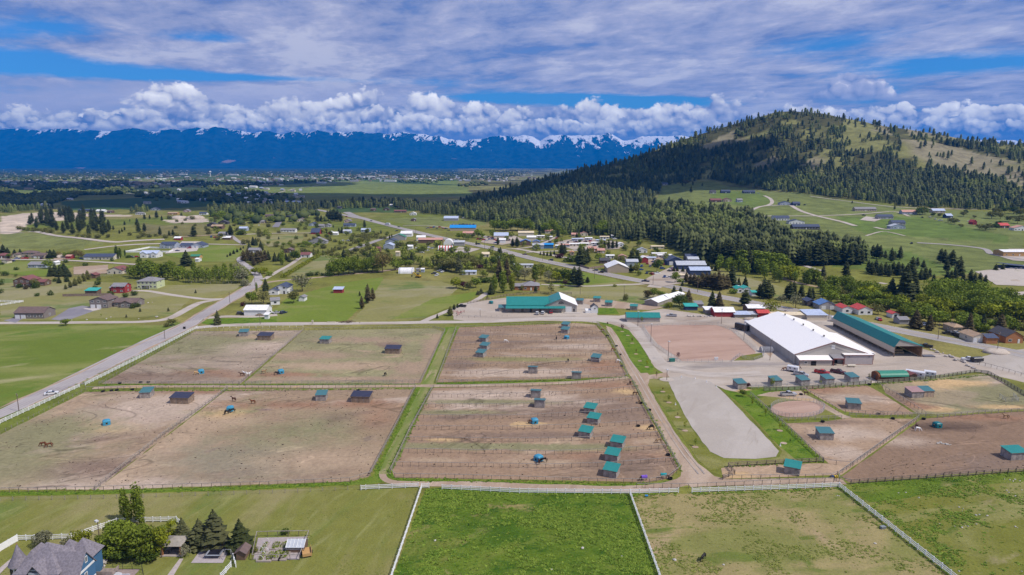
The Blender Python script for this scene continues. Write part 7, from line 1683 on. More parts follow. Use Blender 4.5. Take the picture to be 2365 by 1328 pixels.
B('house with dark blue roofs beyond the highway',1864,1885,707,'dark','navy','v',d=8,h=3);B('long house with pale blue roof beyond the highway',1892,1931,715,'grey','blue','v',d=9,h=3,garage=2);B('white house with bright red roof and wing',1945,1968,724,'white','red','v',d=9,h=3.2,blocks=[(8.5,-4,8,10,3.2,1.8,'v')]);shed_('small white cottage with red roof beyond the highway',2060,2076,735,'white','red','v',cat='cottage',name='cottage',win=1);shed_('grey shed left of the brown conifer',2077,2099,749,'grey','grey','g');B('house with tan roof behind the parked cars',2202,2228,768,'tan','tan','h',d=9);B('tan roofed house with two garage doors',2246,2280,791,'cream','tan','v',d=10,garage=2,win=3,door=False);shed_('brick garage with grey roof',2277,2303,794,'brick','navy','g',d=7,h=3);B('brown gabled log house at the right edge',2322,2362,793,'brick','dark','v',d=12,h=3.4,rise=2.5)
B('unfinished tan house with white roof at the right edge',2317,2392,592,'orange','white','g',d=14,h=4.2,rise=1.4,win=5);B('modern navy house with dark roofs at the right edge',2328,2385,632,'navy','navy','b',d=14,h=5,rise=2)
# upper meadow homes
for a in[('small house with navy roof at the top meadow',1524,1543,428,'grey','navy','g'),('low shed at the top meadow',1641,1654,447,'grey','dark','g'),('navy barn on the top meadow',1666,1687,446,'navy','navy','g'),('navy house with columned front on the top meadow',1717,1744,447,'navy','navy','g'),('brown house in the middle meadow',1641,1666,467,'brown','maroon','g'),('tan house with rust roof in the middle meadow',1671,1690,466,'tan','maroon','v'),('little grey cabin in the middle meadow',1703,1715,467,'bluegrey','grey','g'),('navy house with gable by the meadow lane',1801,1829,474,'bluegrey','navy','v'),('navy garage right of the meadow lane house',1832,1848,475,'navy','navy','g'),('large dark lodge at the forest edge',1531,1570,485,'brown','navy','g'),('white and grey house below the meadow lane',1786,1823,509,'white','navy','g'),('white house with navy gables below the meadow lane',1822,1858,518,'white','navy','v'),('long low dark house above the pines',1831,1893,530,'dark','navy','g'),('tan house with double gable on the upper lane',1975,2024,488,'tan','grey','g'),
('house with pink roof on the upper lane',2084,2118,495,'bluegrey','salmon','g'),('grey two storey house with small dormers',2028,2063,506,'grey','navy','g'),('upper grey house of the stacked pair',2060,2091,520,'grey','navy','g'),('lower grey house of the stacked pair',2057,2091,529,'bluegrey','silver','v'),('long white roofed house under the pine wood',2154,2183,492,'tan','paleblue','g'),('small blue roofed shed among the yards',2186,2200,504,'navy','paleblue','g'),('red roofed house among the olive trees',2309,2331,527,'brown','red','g'),('white house with pink roof at the right edge',2342,2380,533,'white','salmon','v'),('tiny red cabin among the yards',2247,2256,519,'red','red','v')]:
 B(*a,d=9,h=3.5,rise=2.6)
 # quonset huts
def quonset(label,x0,x1,y,r_h,d,m,axis='x',stripes=None,ends=None):
 a,b=G(x0,y),G(x1,y);w=(b-a).length;t=thing('quonset_hut',(a+b)/2,0,label,'quonset hut');n=14
 pr=[(d/2+d/2*math.cos(math.pi*i/n),r_h*math.sin(math.pi*i/n)**.85)for i in range(n+1)]
 if axis=='x':
  mb=MB();mb.prism(pr,-w/2,w/2);mb.build('shell',m,t,smooth=False)
  for k in(-1,1):mb=MB();mb.prism([(d/2+(p_-d/2)*1.01,z*1.01+.02)for p_,z in pr],(w/2-.9)*k-.45,(w/2-.9)*k+.45);mb.build('end_band',ends or m,t)
  if stripes:
   for k in range(5):xx=-w/2+w*(k+.5)/5;mb=MB();mb.prism([(d/2+(p_-d/2)*1.012,z*1.012+.02)for p_,z in pr],xx-.55,xx+.55);mb.build('stripe',stripes,t)
 else:
  mb=MB();k=w/d;q=[((p_-d/2)*k,z)for p_,z in pr];m_=len(q);L_=d
  mb.add([(x_,0,z)for x_,z in q]+[(x_,L_,z)for x_,z in q],[(i,(i+1)%m_,m_+(i+1)%m_,m_+i)for i in range(m_)]+[tuple(range(m_)),tuple(range(m_,2*m_))[::-1]]);mb.build('shell',m,t)
 return t
RW=ROOFS['white']
quonset('white arched storage hut on the dirt track',920,954,632,4.2,9,RW,ends=ROOFS['silver']);quonset('red and white striped arched hut by the highway',1012,1045,580,5,9,RW,stripes=ROOFS['red']);quonset('tall white arched hut behind the striped one',1024,1046,566,6,10,RW,'y')
shed_('grey container hut right of the arched hut',961,968,629,'grey','grey','g',d=4);shed_('white container hut right of the arched hut',972,980,629,'bluegrey','white','g',d=4)
# ------------------------------------------------------------------ the big teal barn
TAN=ribbed('tan_metal_siding',(.40,.36,.315),.30,'x',.5,.04,.3);TAN_Y=ribbed('tan_metal_siding_side',(.47,.43,.38),.30,'y',.5,.04,.3);CREAM_Y=ribbed('cream_metal_siding',(.52,.455,.375),.4,'y',.5,.04,.3)
RUSTT=plain('rust_red_trim',(.25,.075,.06),.6);WROOF=ribbed('white_sheet_roof',(.88,.85,.82),.9,'y',.40,.015,.08);WROOFX=ribbed('white_sheet_roof_wide',(.86,.83,.80),.9,'x',.40,.02,.15)
p0=G(1297,722);t=thing('stable_barn',p0,0,'big barn with teal roof, porch and gable slope coloured white for its sky reflection','barn')
XL,XG0,XG1=-32.0,-9.5,9.0
wall_mb('g',XL,XG0,2.5,16,4.1,3.6).build('wall',TAN,t);wall_mb('v',XG0+.01,XG1,1.5,22,4.1,3.9).build('wall',TAN,t)
roof_mb('g',XL,XG0+2,2.5,16,4.1,3.6).build('roof',TEAL,t)
ym=(XG0+XG1)/2
for s,m_ in((-1,TEAL_Y),(1,WROOF)):  # right slope coloured white to stand for sky reflected in the metal
 xo=XG0-.6 if s<0 else XG1+.6;zo=4.1-.6*3.9/9.25;mb=MB()
 mb.add([(ym,.9,8.0),(xo,.9,zo),(xo,22.6,zo),(ym,22.6,8.0),(ym,.9,8.16),(xo,.9,zo+.16),(xo,22.6,zo+.16),(ym,22.6,8.16)],[(0,1,2,3),(7,6,5,4),(0,4,5,1),(3,2,6,7),(1,5,6,2)]);mb.build('roof',m_,t)
mb=MB();mb.prism([(-1.6,2.75),(2.6,3.7),(2.6,3.82),(-1.6,2.87)],XL-.6,2.2);mb.build('porch_roof',TEAL,t)
for k in range(10):mb=MB();xx=XL+.2+k*(2.0-XL)/9.2;mb.box(xx-.09,xx+.09,-1.3,-1.12,0,2.82);mb.build('porch_post',WOOD_B,t)
panel(t,'sliding_door',DOORW,4.2,1.5,.05,3.3,3.6);panel(t,'door',DOORD,7.4,1.5,.05,2.1,1.0);window(t,7.4,1.5,2.9,1.0,.7)
for k in range(5):panel(t,'stall_door',plain('stall_door',(.20,.16,.12),.8),XL+4+k*5.2,2.5,.05,2.3,1.5)
panel(t,'door',WALLS['bluegrey'],-18,2.5,.05,2.1,1.0)
mb=MB()
for i in range(9):
 a=math.pi*i/8;mb.obox((ym+1.25*math.cos(a),1.46,5.1+1.0*math.sin(a)),(.24,0,0),(0,.05,0),(0,0,.16))
mb.box(ym-1.4,ym+1.4,1.41,1.49,4.95,5.1);mb.box(ym-.5,ym+.5,1.41,1.49,5.25,5.6);mb.build('emblem',DARK,t)
mb=MB();mb.box(XL-4.5,XL-.05,3,9,0,2.3);mb.build('side_pen',SIDING,t);mb=MB();mb.prism([(2.6,2.32),(9.4,2.9),(9.4,3.0),(2.6,2.42)],XL-5,XL-.3);mb.build('side_roof',TEAL_D,t)
sheet('concrete_apron',None,m_conc,.07,world=[p0+Vector(v)for v in((1.2,1.4,0),(9.6,1.4,0),(11,-1.9,0),(1.2,-1.9,0))])
# small teal barn
p0=G(1486,744);t=thing('small_barn',p0,R(-2),'small tan barn with teal roof beside the arena','barn');wall_mb('g',-9,9,0,7.5,2.75,1.9).build('wall',TAN,t);roof_mb('g',-9,9,0,7.5,2.75,1.9).build('roof',TEAL,t)
for k in(-6.5,-5.7,-2.8,-2.1,2.3,3.1):window(t,k,0,1.9,.5,.45,split=False)
panel(t,'door',WALLS['grey'],0.2,0,.05,2.1,1.0);mb=MB();mb.box(-9.03,-8.9,-.03,.1,0,2.7);mb.build('corner_trim',WALLS['bluegrey'],t)
# ------------------------------------------------------------------ arena hall with white roof
t=thing('arena_hall',(139,286.5,0),0,'huge riding hall with white roof and front annexes','riding hall');X0,X1,D_=-16.2,16.2,62.0;HE,HR=4.1,9.4
wall_mb('v',X0,X1,0,D_,HE,HR-HE).build('wall',TAN_Y,t);roof_mb('v',X0,X1,0,D_,HE,HR-HE,.5,.16).build('roof',WROOF,t)
for k in(9,20,31,42,53):
 mb=MB();mb.tube((0,k,HR+.05),(0,k,HR+.62),.28,.28,8);mb.tube((0,k,HR+.62),(0,k,HR+.95),.52,.2,8);mb.build('roof_vent',WALLS['dark'],t)
mb=MB()
for s in(-1,1):mb.obox((8.1*s,-.62,(HE+HR)/2+.02),(8.4,0,-5.3/16.2*8.4*s),(0,.035,0),(0,0,.12))
mb.build('gable_trim',RUSTT,t);panel(t,'gable_window',FRAMEW,.2,0,6.3,8.0,1.5)
mb=MB()
for k in range(13):mb.box(X0-.04,X0-.003,2+k*4.6,2.18+k*4.6,0,HE-.3)
mb.build('wall_rib',TAN,t)
# left annex
mb=MB();mb.prism([(-4,0),(-.01,0),(-.01,3.4),(-4,2.5)],-15.6,-1.6);mb.build('annex_wall',TAN,t);mb=MB();mb.prism([(-4.4,2.46),(-.02,3.46),(-.02,3.56),(-4.4,2.56)],-15.8,-1.4);mb.build('annex_roof',WROOFX,t)
mb=MB();mb.box(-15.82,-1.38,-4.46,-4.41,2.38,2.60);mb.box(-15.7,-15.55,-4.05,-4.01,0,2.4);mb.box(-1.7,-1.55,-4.05,-4.01,0,2.4);mb.build('annex_trim',RUSTT,t);panel(t,'annex_door',DARK,-9.6,-4,.05,2.0,2.2);window(t,-13,-4,1.4,1.2,.9)
# gateway and right annex
mb=MB();mb.prism([(-4.4,3.2),(.3,3.9),(.3,4.0),(-4.4,3.3)],-1.35,3.4);mb.build('entrance_roof',ROOFS['grey'],t);mb=MB();mb.box(-1.36,3.4,-4.46,-4.42,2.95,3.34);mb.box(-1.2,-1.0,-4.3,-4.1,0,3.1);mb.box(2.9,3.1,-4.3,-4.1,0,3.1);mb.build('entrance_frame',RUSTT,t);panel(t,'entrance',DARK,.9,0,.05,3.2,3.2,t=.02)
mb=MB();mb.prism([(-2.4,0),(9,0),(9,4.7),(-2.4,4.25)],4.4,16.6);mb.build('annex_wall',plain('pale_mauve_siding',(.42,.375,.365),.6,var=.04),t);mb=MB();mb.prism([(-2.7,4.28),(9.2,4.74),(9.2,4.86),(-2.7,4.40)],4.1,16.9);mb.build('annex_roof',WROOFX,t)
mb=MB();mb.box(4.08,16.92,-2.76,-2.71,4.2,4.42);mb.box(4.36,4.52,-2.45,-2.41,0,4.22);mb.box(16.48,16.64,-2.45,-2.41,0,4.22);mb.box(4.38,16.62,-2.44,-2.405,0,.16);mb.build('annex_trim',RUSTT,t)
mb=MB();mb.prism([(4,0),(40,0),(40,3.2),(4,3.2)],16.65,20.5);mb.build('lean_to_wall',TAN,t);mb=MB();mb.add([(16.3,3.6,4.0),(20.9,3.6,3.1),(20.9,40.3,3.1),(16.3,40.3,4.0),(16.3,3.6,4.1),(20.9,3.6,3.25),(20.9,40.3,3.25),(16.3,40.3,4.1)],[(3,2,1,0),(4,5,6,7),(0,1,5,4),(1,2,6,5),(2,3,7,6),(3,0,4,7)]);mb.build('lean_to_roof',WROOF,t)
for xx in(6.3,14.8):mb=MB();mb.box(xx-.15,xx+.15,-2.62,-2.405,3.35,3.6);mb.build('wall_lamp',DARK,t)
for xx,yy in((9,1),(10.5,3),(12,1.6)):mb=MB();mb.tube((xx,yy,4.4),(xx,yy,5.0),.12,.12,6);mb.build('vent_pipe',DARK,t)
# ------------------------------------------------------------------ hay barn
t=thing('hay_barn',(171.3,296,0),0,'long open hay barn with steep teal roof and cream upper wall','barn');LW,LD=12.4,59.0;pr=[(0,5.0),(1.9,8.0),(LW,5.0)]
def xz(mb,prof,y0,y1):n=len(prof);mb.add([(x_,y0,z)for x_,z in prof]+[(x_,y1,z)for x_,z in prof],[(i,(i+1)%n,n+(i+1)%n,n+i)for i in range(n)]+[tuple(range(n)),tuple(range(n,2*n))[::-1]]);return mb
xz(MB(),[(-.35,4.45),(1.9,8.0),(1.9,8.18),(-.35,4.63)],-.3,LD+.3).build('roof',TEAL_Y,t);xz(MB(),[(1.91,8.0),(LW+.5,4.85),(LW+.5,5.0),(1.91,8.18)],-.3,LD+.3).build('roof',TEAL_Y,t)
mb=MB();mb.box(-.06,.06,0,LD,1.75,4.95);mb.build('side_wall',CREAM_Y,t);xz(MB(),[(0.07,5.0),(1.9,7.95),(LW,5.0)],-.06,.06).build('gable_wall',TAN,t);xz(MB(),[(0.07,0),(LW,0),(LW,5.0),(1.9,7.95),(.07,5)],LD-.06,LD+.06).build('back_wall',TAN,t)
mb=MB()
for k in range(14):mb.box(LW-.12,LW,.1+.002*k,LD-.1,.1+k*.35,.40+k*.35)
mb.build('plank_wall',plain('orange_plank',(.30,.17,.085),.85,var=.3),t)
for k in range(14):mb=MB();mb.box(-.11,.11,4.5*k-.02,4.5*k+.2,-.05,1.76);mb.build('post',WOOD_B,t)
for xx in(.0,LW):mb=MB();mb.box(xx-.13,xx+.13,-.2,-.07,-.05,5.0);mb.build('corner_post',WOOD_B,t)
HAYB=plain('hay_bale',(.36,.27,.15),.95,var=.3);bm_=MB();bm_.box(-1.2,1.2,-.6,.6,0,.85);BALE=bm_.mesh('bale',[HAYB])
for i,(xx,yy,zz)in enumerate([(4+2.5*a,6+1.3*r,.86*l)for l in range(4)for r in range(l,7)for a in range(2 if l<2 else 1)]):
 tag(obj('hay_bale',BALE,None,loc=Vector((171.3+xx,296+yy,zz+.04)),rz=R(random.uniform(-3,3))),'straw coloured bale in the stack inside the hay barn','hay bale','hay bales in the barn')
for yy in range(14):tag(obj('hay_bale',BALE,None,loc=Vector((171.3+3.4,296+16+yy*3,0.04)),rz=R(90+random.uniform(-4,4))),'bale lying behind the open side of the hay barn','hay bale','bales along the open barn side')
# log cabin with green curved roof, maroon shed, playhouse
p0=G(2064,880);t=thing('log_cabin',p0,R(4),'brown log cabin with barrel shaped green roof','cabin');n=8;pf=[(0,0),(5,0),(5,1.8)]+[(2.5+2.6*math.cos(math.pi*i/n),1.85+1.5*math.sin(math.pi*i/n))for i in range(n+1)]+[(0,1.8)]
LOG=ribbed('log_wall',(.19,.075,.035),.3,'z',.8,.15,.9);MB_=MB();MB_.prism(pf,-6.4,6.0);MB_.build('wall',LOG,t)
mb=MB();arc=[(2.5+2.85*math.cos(math.pi*i/n),1.80+1.72*math.sin(math.pi*i/n))for i in range(n+1)];arc2=[(2.5+2.72*math.cos(math.pi*i/n),1.80+1.60*math.sin(math.pi*i/n))for i in range(n,-1,-1)];mb.prism(arc+arc2,-5.6,6.1);mb.build('roof',ribbed('green_sheet_roof',(.05,.235,.16),.4,'x',.4),t);panel(t,'door',DOORD,-6.4,2.5,.05,2.0,.9,-1,0)
shed_('small brown shed with maroon roof beside the log cabin',2101,2117,878,'brown','maroon','v',d=4,h=2.2);p0=G(1373,723);t=thing('playhouse',p0,0,'white tall playhouse with grey roof and side deck','playhouse');wall_mb('v',-2,2,0,4.5,3.4,1.6).build('wall',WALLS['white'],t);roof_mb('v',-2,2,0,4.5,3.4,1.6,.3).build('roof',ROOFS['dark'],t);window(t,.2,0,2.8,.9,1.0);mb=MB();mb.prism([(0,0),(3.5,0),(3.5,2.0),(0,1.4)],-5.2,-2.1);mb.build('side_deck',WALLS['white'],t)
# ------------------------------------------------------------------ the blue house with the corner turret
SH=plain('house_shingle',(.205,.185,.210),.9,var=.22,scale=2.5);BLU=WALLS['blue'];WT=WALLS['white'];ox,oy=-92.0,123.0
t=thing('turret_house',(ox,oy,0),0,'blue house with grey shingle roofs and a round white turret','house')
def blk(kind,x0,x1,y0,y1,h,rise,wall=BLU,o=.4):wall_mb(kind,x0,x1,y0,y1,h,rise).build('wall',wall,t);roof_mb(kind,x0,x1,y0,y1,h,rise,o,.16).build('roof',SH,t)
blk('g',.3,6.1,.1,5.2,5.0,3.3);blk('h',-6.0,2.2,-.3,7.6,5.6,4.3,BLU,.5);blk('h',-6.3,-2.2,.1,7.2,5.2,3.8);blk('h',.2,4.6,5.6,10.2,5.0,3.4,BLU,.5);blk('h',-1.2,1.4,5.9,8.6,6.2,2.3)
# cross gable with timber bands
wall_mb('v',-4.0,1.2,-1.5,4,4.6,3.3).build('wall',plain('dark_slate_cladding',(.09,.10,.13),.8),t);roof_mb('v',-4.0,1.2,-1.5,4.2,4.6,3.3,.55,.16).build('roof',SH,t)
xm_=-1.4;mb=MB();mb.box(xm_-1.2,xm_+1.2,-1.62,-1.515,6.15,6.4);mb.box(xm_-.62,xm_+.62,-1.62,-1.515,6.9,7.1);mb.box(xm_-2.2,xm_-1.05,-1.62,-1.515,5.2,5.42);mb.box(xm_+1.05,xm_+2.2,-1.62,-1.515,5.2,5.42);mb.build('timber_band',WALLS['bluegrey'],t)
for k in(-.78,0,.78):window(t,xm_+k,-1.515,5.55,.62,1.0)
panel(t,'balcony_panel',WALLS['bluegrey'],xm_+.4,-1.5,3.4,4.6,2.6)
# gable end on the right
window(t,6.1,2.7,6.7,.7,1.2,1,0);window(t,6.1,2.2,3.4,.8,1.4,1,0);mb=MB();mb.box(6.11,6.20,.15,5.15,4.7,5.15);mb.box(6.11,6.19,.15,5.15,1.6,2.0);mb.build('belt_band',WT,t)
# turret
tx,ty=-8.0,3.4;n=20;mb=MB();mb.tube((tx,ty,0),(tx,ty,5.4),1.55,1.55,n);mb.build('turret_wall',WT,t)
mb=MB();prf=[(1.95,5.32),(1.75,5.75),(1.1,6.9),(.5,8.4),(.06,9.6)];vs=[];fs=[]
for r_,z_ in prf:vs+=[(tx+r_*math.cos(2*math.pi*i/n),ty+r_*math.sin(2*math.pi*i/n),z_)for i in range(n)]
for j in range(4):
 for i in range(n):fs.append((j*n+i,j*n+(i+1)%n,(j+1)*n+(i+1)%n,(j+1)*n+i))
fs.append(tuple(range(n))[::-1]);mb.add(vs,fs);mb.build('turret_roof',SH,t);mb=MB();mb.tube((tx,ty,9.55),(tx,ty,10.0),.12,.02,8);mb.build('finial',plain('copper',(.30,.15,.10),.5),t)
mb=MB();mb.tube((tx,ty,5.0),(tx,ty,5.3),1.62,1.62,n);mb.tube((tx,ty,3.0),(tx,ty,3.3),1.64,1.64,n);mb.build('turret_band',FRAMEW,t)
for a in(-115,-70,-25):window(t,tx+1.55*math.cos(R(a)),ty+1.55*math.sin(R(a)),4.25,.75,1.2,math.cos(R(a)),math.sin(R(a)),frame=WALLS['dark'])
mb=MB();mb.tube((.4,.9,5.3),(.4,.9,5.75),.09,.09,8);mb.build('vent_pipe',FRAMEW,t)
# deck and rocks beside it
DECK=plain('deck_boards',(.30,.24,.21),.85,var=.2);p0=G(236,1298);tt=thing('garden_deck',Vector((-86.4,129.2,0)),0,'brown timber deck wall right of the blue house','deck')
for k in range(8):mb=MB();mb.box(0,3.2,.3*k,.3*k+.27,.9,1.0);mb.build('board',DECK,tt)
mb=MB();mb.box(0,3.2,-.08,-.02,.95,1.75);mb.box(3.22,3.3,0,2.4,.95,1.75);mb.build('railing',DECK,tt)
sheet('pool_terrace',None,plain('terrace_paving',(.29,.225,.205),.9,var=.12),.05,world=[Vector(v)for v in((-85.4,124,0),(-79.3,124,0),(-79.3,132.6,0),(-86,132.6,0))])
mb=MB();mb.tube((-83,129.2,.0),(-83,129.2,.55),1.7,1.7,18);tag(mb.build('hot_tub',plain('pale_cover',(.5,.5,.53),.6),None),'round pale covered tub on the terrace','hot tub');mb=MB();mb.box(-81.2,-79.7,128.2,129.4,.0,.5);mb.box(-81.2,-79.7,129.4,129.6,.0,1.0);tag(mb.build('sun_bench',plain('pale_cushion',(.5,.5,.54),.8),None),'pale cushioned bench on the terrace','bench')
# garden pavilion
t=thing('pavilion',G(396,1284),0,'open garden pavilion with tan hip roof','pavilion');roof_mb('h',-2.1,2.1,0,4.0,2.5,1.0,.3).build('roof',plain('pavilion_roof',(.30,.27,.23),.85),t)
for sx_ in(-1.95,1.95):
 for yy in(.15,3.85):mb=MB();mb.box(sx_-.12,sx_+.12,yy-.12,yy+.12,0,2.45);mb.build('post',WALLS['brick'],t)
mb=MB();mb.box(-2.4,2.6,-.3,4.3,.0,.12);mb.build('floor_slab',plain('slab',(.36,.31,.29),.9),t);mb=MB();mb.box(-.9,.9,1.4,2.6,.7,.78);mb.box(-.8,-.7,1.5,1.6,.1,.7);mb.box(.7,.8,2.4,2.5,.1,.7);mb.build('table',WALLS['dark'],t)
for k in(-1.2,1.2):mb=MB();mb.box(k-.25,k+.25,.6,1.1,.12,.55);mb.box(k-.25,k+.25,.55,.62,.55,1.0);mb.build('chair',WALLS['dark'],t)
# trampoline on its terrace
sheet('paved_terrace',[(441,1301),(515,1301),(530,1268),(468,1265)],plain('terrace_slabs',(.40,.35,.345),.9,var=.08),.05)
t=thing('trampoline',G(495,1286)+Vector((0,1.5,0)),0,'rectangular trampoline with black net enclosure','trampoline');mb=MB();mb.box(-1.45,1.45,-2.3,2.3,.85,.88);mb.build('mat',plain('black_mat',(.012,.012,.02),.7),t);mb=MB()
for s in(-1,1):mb.box(1.5*s-.2,1.5*s+.2,-2.6,2.6,.885,.95);mb.box(-1.29,1.29,2.42*s-.2,2.42*s+.2,.885,.948)
mb.build('pad_frame',plain('grey_pad',(.28,.30,.34),.6),t)
for sx_ in(-1.6,1.6):
 for yy in(-2.4,0,2.4):mb=MB();mb.tube((sx_,yy,0),(sx_,yy,2.9),.04,.04,6);mb.build('pole',DARK,t)
mb=MB()
for sx_ in(-1.6,1.6):
 for k in range(24):mb.tube((sx_,-2.4+k*.2,.95),(sx_,-2.4+k*.2,2.8),.012,.012,3,False)
 for k in range(9):mb.tube((sx_,-2.4,1+k*.22),(sx_,2.4,1+k*.22),.012,.012,3,False)
for k in range(16):mb.tube((-1.6+k*.21,2.4,.95),(-1.6+k*.21,2.4,2.8),.012,.012,3,False)
mb.build('net',DARK,t);t=thing('swing_frame',G(528,1290),0,'grey metal swing frame beside the trampoline','swing');mb=MB();mb.tube((-1,-.8,0),(-.6,0,2.2),.04,.04);mb.tube((-1,.8,0),(-.6,0,2.2),.04,.04);mb.tube((1,-.8,0),(.6,0,2.2),.04,.04);mb.tube((1,.8,0),(.6,0,2.2),.04,.04);mb.tube((-.6,0,2.2),(.6,0,2.2),.04,.04);mb.build('frame',STEEL,t)
# vegetable garden
sheet('garden_gravel',[(585,1293),(690,1293),(711,1240),(596,1243)],plain('garden_paving',(.36,.31,.30),.9,var=.12),.05)
shed_('little brown chicken shed at the garden fence',546,566,1294,'brown','brown','v',d=2.8,h=1.8,rise=.6)
for i,(x,y,sx_,sy_)in enumerate([(607,1287,.8,2),(624,1287,.8,2),(642,1284,1.0,2),(658,1284,.9,2),(638,1262,1.0,1.7),(658,1262,1.0,1.7),(610,1266,.6,2.2)]):
 t=thing('raised_bed',G(x,y),0,['raised bed under front hoops','raised bed left of the front middle path','raised bed with tall greens, front row','raised bed at the front right','raised bed behind the path crossing','raised bed nearest the greenhouse','raised bed under rear hoops'][i]+' in the vegetable garden','raised bed')
 mb=MB();mb.box(-sx_,sx_,-sy_,sy_,0,.35);mb.build('frame',plain('bed_timber',(.33,.28,.24),.9),t);lc=leaf_crown(random.Random(i),[((0,0,.45),(sx_*.85,sy_*.85,.18))],120,.16);tag(obj('crop',lc.mesh('crop',[F_GREEN],tone=True),None,t),kind='stuff')
 if 'hoops' in t['label']:
  for k in(-1,0,1):
   mb=MB();P_=[(sx_*math.cos(math.pi*j/8),k*sy_*.8,.35+1.1*math.sin(math.pi*j/8))for j in range(9)]
   for a_1,b_1 in zip(P_[:-1],P_[1:]):mb.tube(a_1,b_1,.04,.04,5,False)
   mb.build('hoop',FRAMEW,t)
t=thing('greenhouse',G(682,1277),0,'small greenhouse with white framed glass roof','greenhouse');wall_mb('g',-1.9,1.9,0,3.2,1.5,.9).build('wall',WALLS['brown'],t);roof_mb('g',-1.9,1.9,0,3.2,1.5,.9,.25,.06).build('roof',ROOFS['silver'],t)
for k in range(6):
 mb=MB();xx=-2+k*.8;mb.obox((xx,.72,2.0),(.045,0,0),(0,.92,.52),(0,-.02,.035));mb.build('roof_bar',FRAMEW,t)
mb=MB();mb.box(-1.95,1.95,-.08,-.02,.9,1.0);mb.build('sill',FRAMEW,t)
t=thing('wooden_trailer',G(709,1279),R(20),'orange wooden utility trailer beside the vegetable garden','trailer');mb=MB();mb.box(-1,1,-1.8,1.8,.4,.55);mb.build('bed',WALLS['orange'],t);mb=MB();mb.box(-1,-.92,-1.8,1.8,.55,1.1);mb.box(.92,1,-1.8,1.8,.55,1.1);mb.box(-.9,.9,-1.8,-1.72,.55,1.1);mb.build('sides',WALLS['orange'],t)
for s in(-1,1):obj('wheel',WHEEL,None,t,loc=(1.08*s,0,.37),rz=R(90))
sheet('garden_path',[(386,1330),(400,1332),(424,1291),(415,1291)],plain('path_boards',(.42,.36,.33),.9,var=.1),.05);sheet('garden_path',[(-30,1322),(0,1312),(34,1284),(38,1288),(0,1326),(-30,1345)],plain('path_boards',(.42,.36,.33),.9,var=.1),.05)
# ------------------------------------------------------------------ the town across the valley
tb=[]
for k in range(6):
 mb=MB();w_,d_,h_=[(9,9,4),(14,9,4),(26,16,6),(40,20,7),(12,10,5),(60,22,9)][k]
 wall_mb('g' if k not in(3,5)else 'f',-w_/2,w_/2,0,d_,h_,1.8,mb);mb.cm=1;roof_mb('g' if k not in(3,5)else 's',-w_/2,w_/2,0,d_,h_,1.8 if k not in(3,5)else .3,mb=mb);mb.cm=2
 for j in range(max(2,int(w_/5))):xx=-w_/2+w_*(j+.5)/max(2,int(w_/5));mb.box(xx-.8,xx+.8,-.05,-.01,1.2,2.8)
 tb.append(mb)
pal=[('white','white'),('cream','grey'),('white','silver'),('tan','brown'),('grey','paleblue'),('pink','salmon')]
tm={}
def town(x,y,k,c):
 if(k,c)not in tm:tm[(k,c)]=tb[k].mesh('town_building',[WALLS[pal[c][0]],ROOFS[pal[c][1]],GLASS])
 o=obj('town_building',tm[(k,c)],None,loc=G(x,y),rz=R(random.uniform(-25,25)))
 return tag(o,['small pale house in the town across the valley','long pale house in the town across the valley','mid sized hall in the town across the valley','flat store in the town across the valley','tall little house in the town across the valley','largest flat store in the town across the valley'][k],'building','town buildings, kind %s'%['one','two','three','four','five','six'][k])
g_=random.Random(5);big_spots=[(365,408,3),(422,404,5),(540,405,5),(700,413,5),(760,412,3),(790,414,5),(830,411,5),(860,409,3),(885,407,5),(910,410,3),(640,414,3),(930,416,3),(900,420,5),(740,424,3),(260,417,3),(310,413,3),(980,405,5),(1100,404,5),(1010,407,3),(818,420,3)]
for x,y,k in big_spots:town(x,y,k,g_.choice([0,0,2,4]))
for i in range(230):
 x=g_.choice([g_.uniform(0,620),g_.uniform(560,980),g_.uniform(980,1180)]);y=g_.choice([g_.uniform(408,440),g_.uniform(410,428)])if x<620 else g_.uniform(404,420)
 town(x,y,g_.choice([0,1,4,0,1,2]),g_.choice([0,0,2,1,3,4]))
for i in range(45):town(g_.choice([g_.uniform(300,640),g_.uniform(560,700)]),g_.uniform(440,472),g_.choice([0,1,1]),g_.choice([0,2,1,4]))
mb=MB()
for i in range(900):
 x=g_.uniform(-20,1240);y=393+g_.random()**.8*(36 if x<650 else 22);p=G(x,y);w_=g_.uniform(5,11);h_=g_.uniform(3.5,6);mb.cm=g_.choice([0,1,1,2,3]);mb.box(p.x-w_,p.x+w_,p.y,p.y+12,p.z-.5,p.z+h_)
tag(obj('distant_town',mb.mesh('distant_town',[WALLS['white'],WALLS['tan'],WALLS['grey'],WALLS['brown']])),kind='stuff')
t=thing('water_tower',G(486,407),0,'white water tower standing over the town','water tower');mb=MB();mb.tube((0,0,0),(0,0,26),3,2.2,10);mb.build('shaft',WALLS['white'],t);mb=MB();mb.blob((0,0,31),(8,8,6.5),14,8);mb.build('tank',WALLS['white'],t)
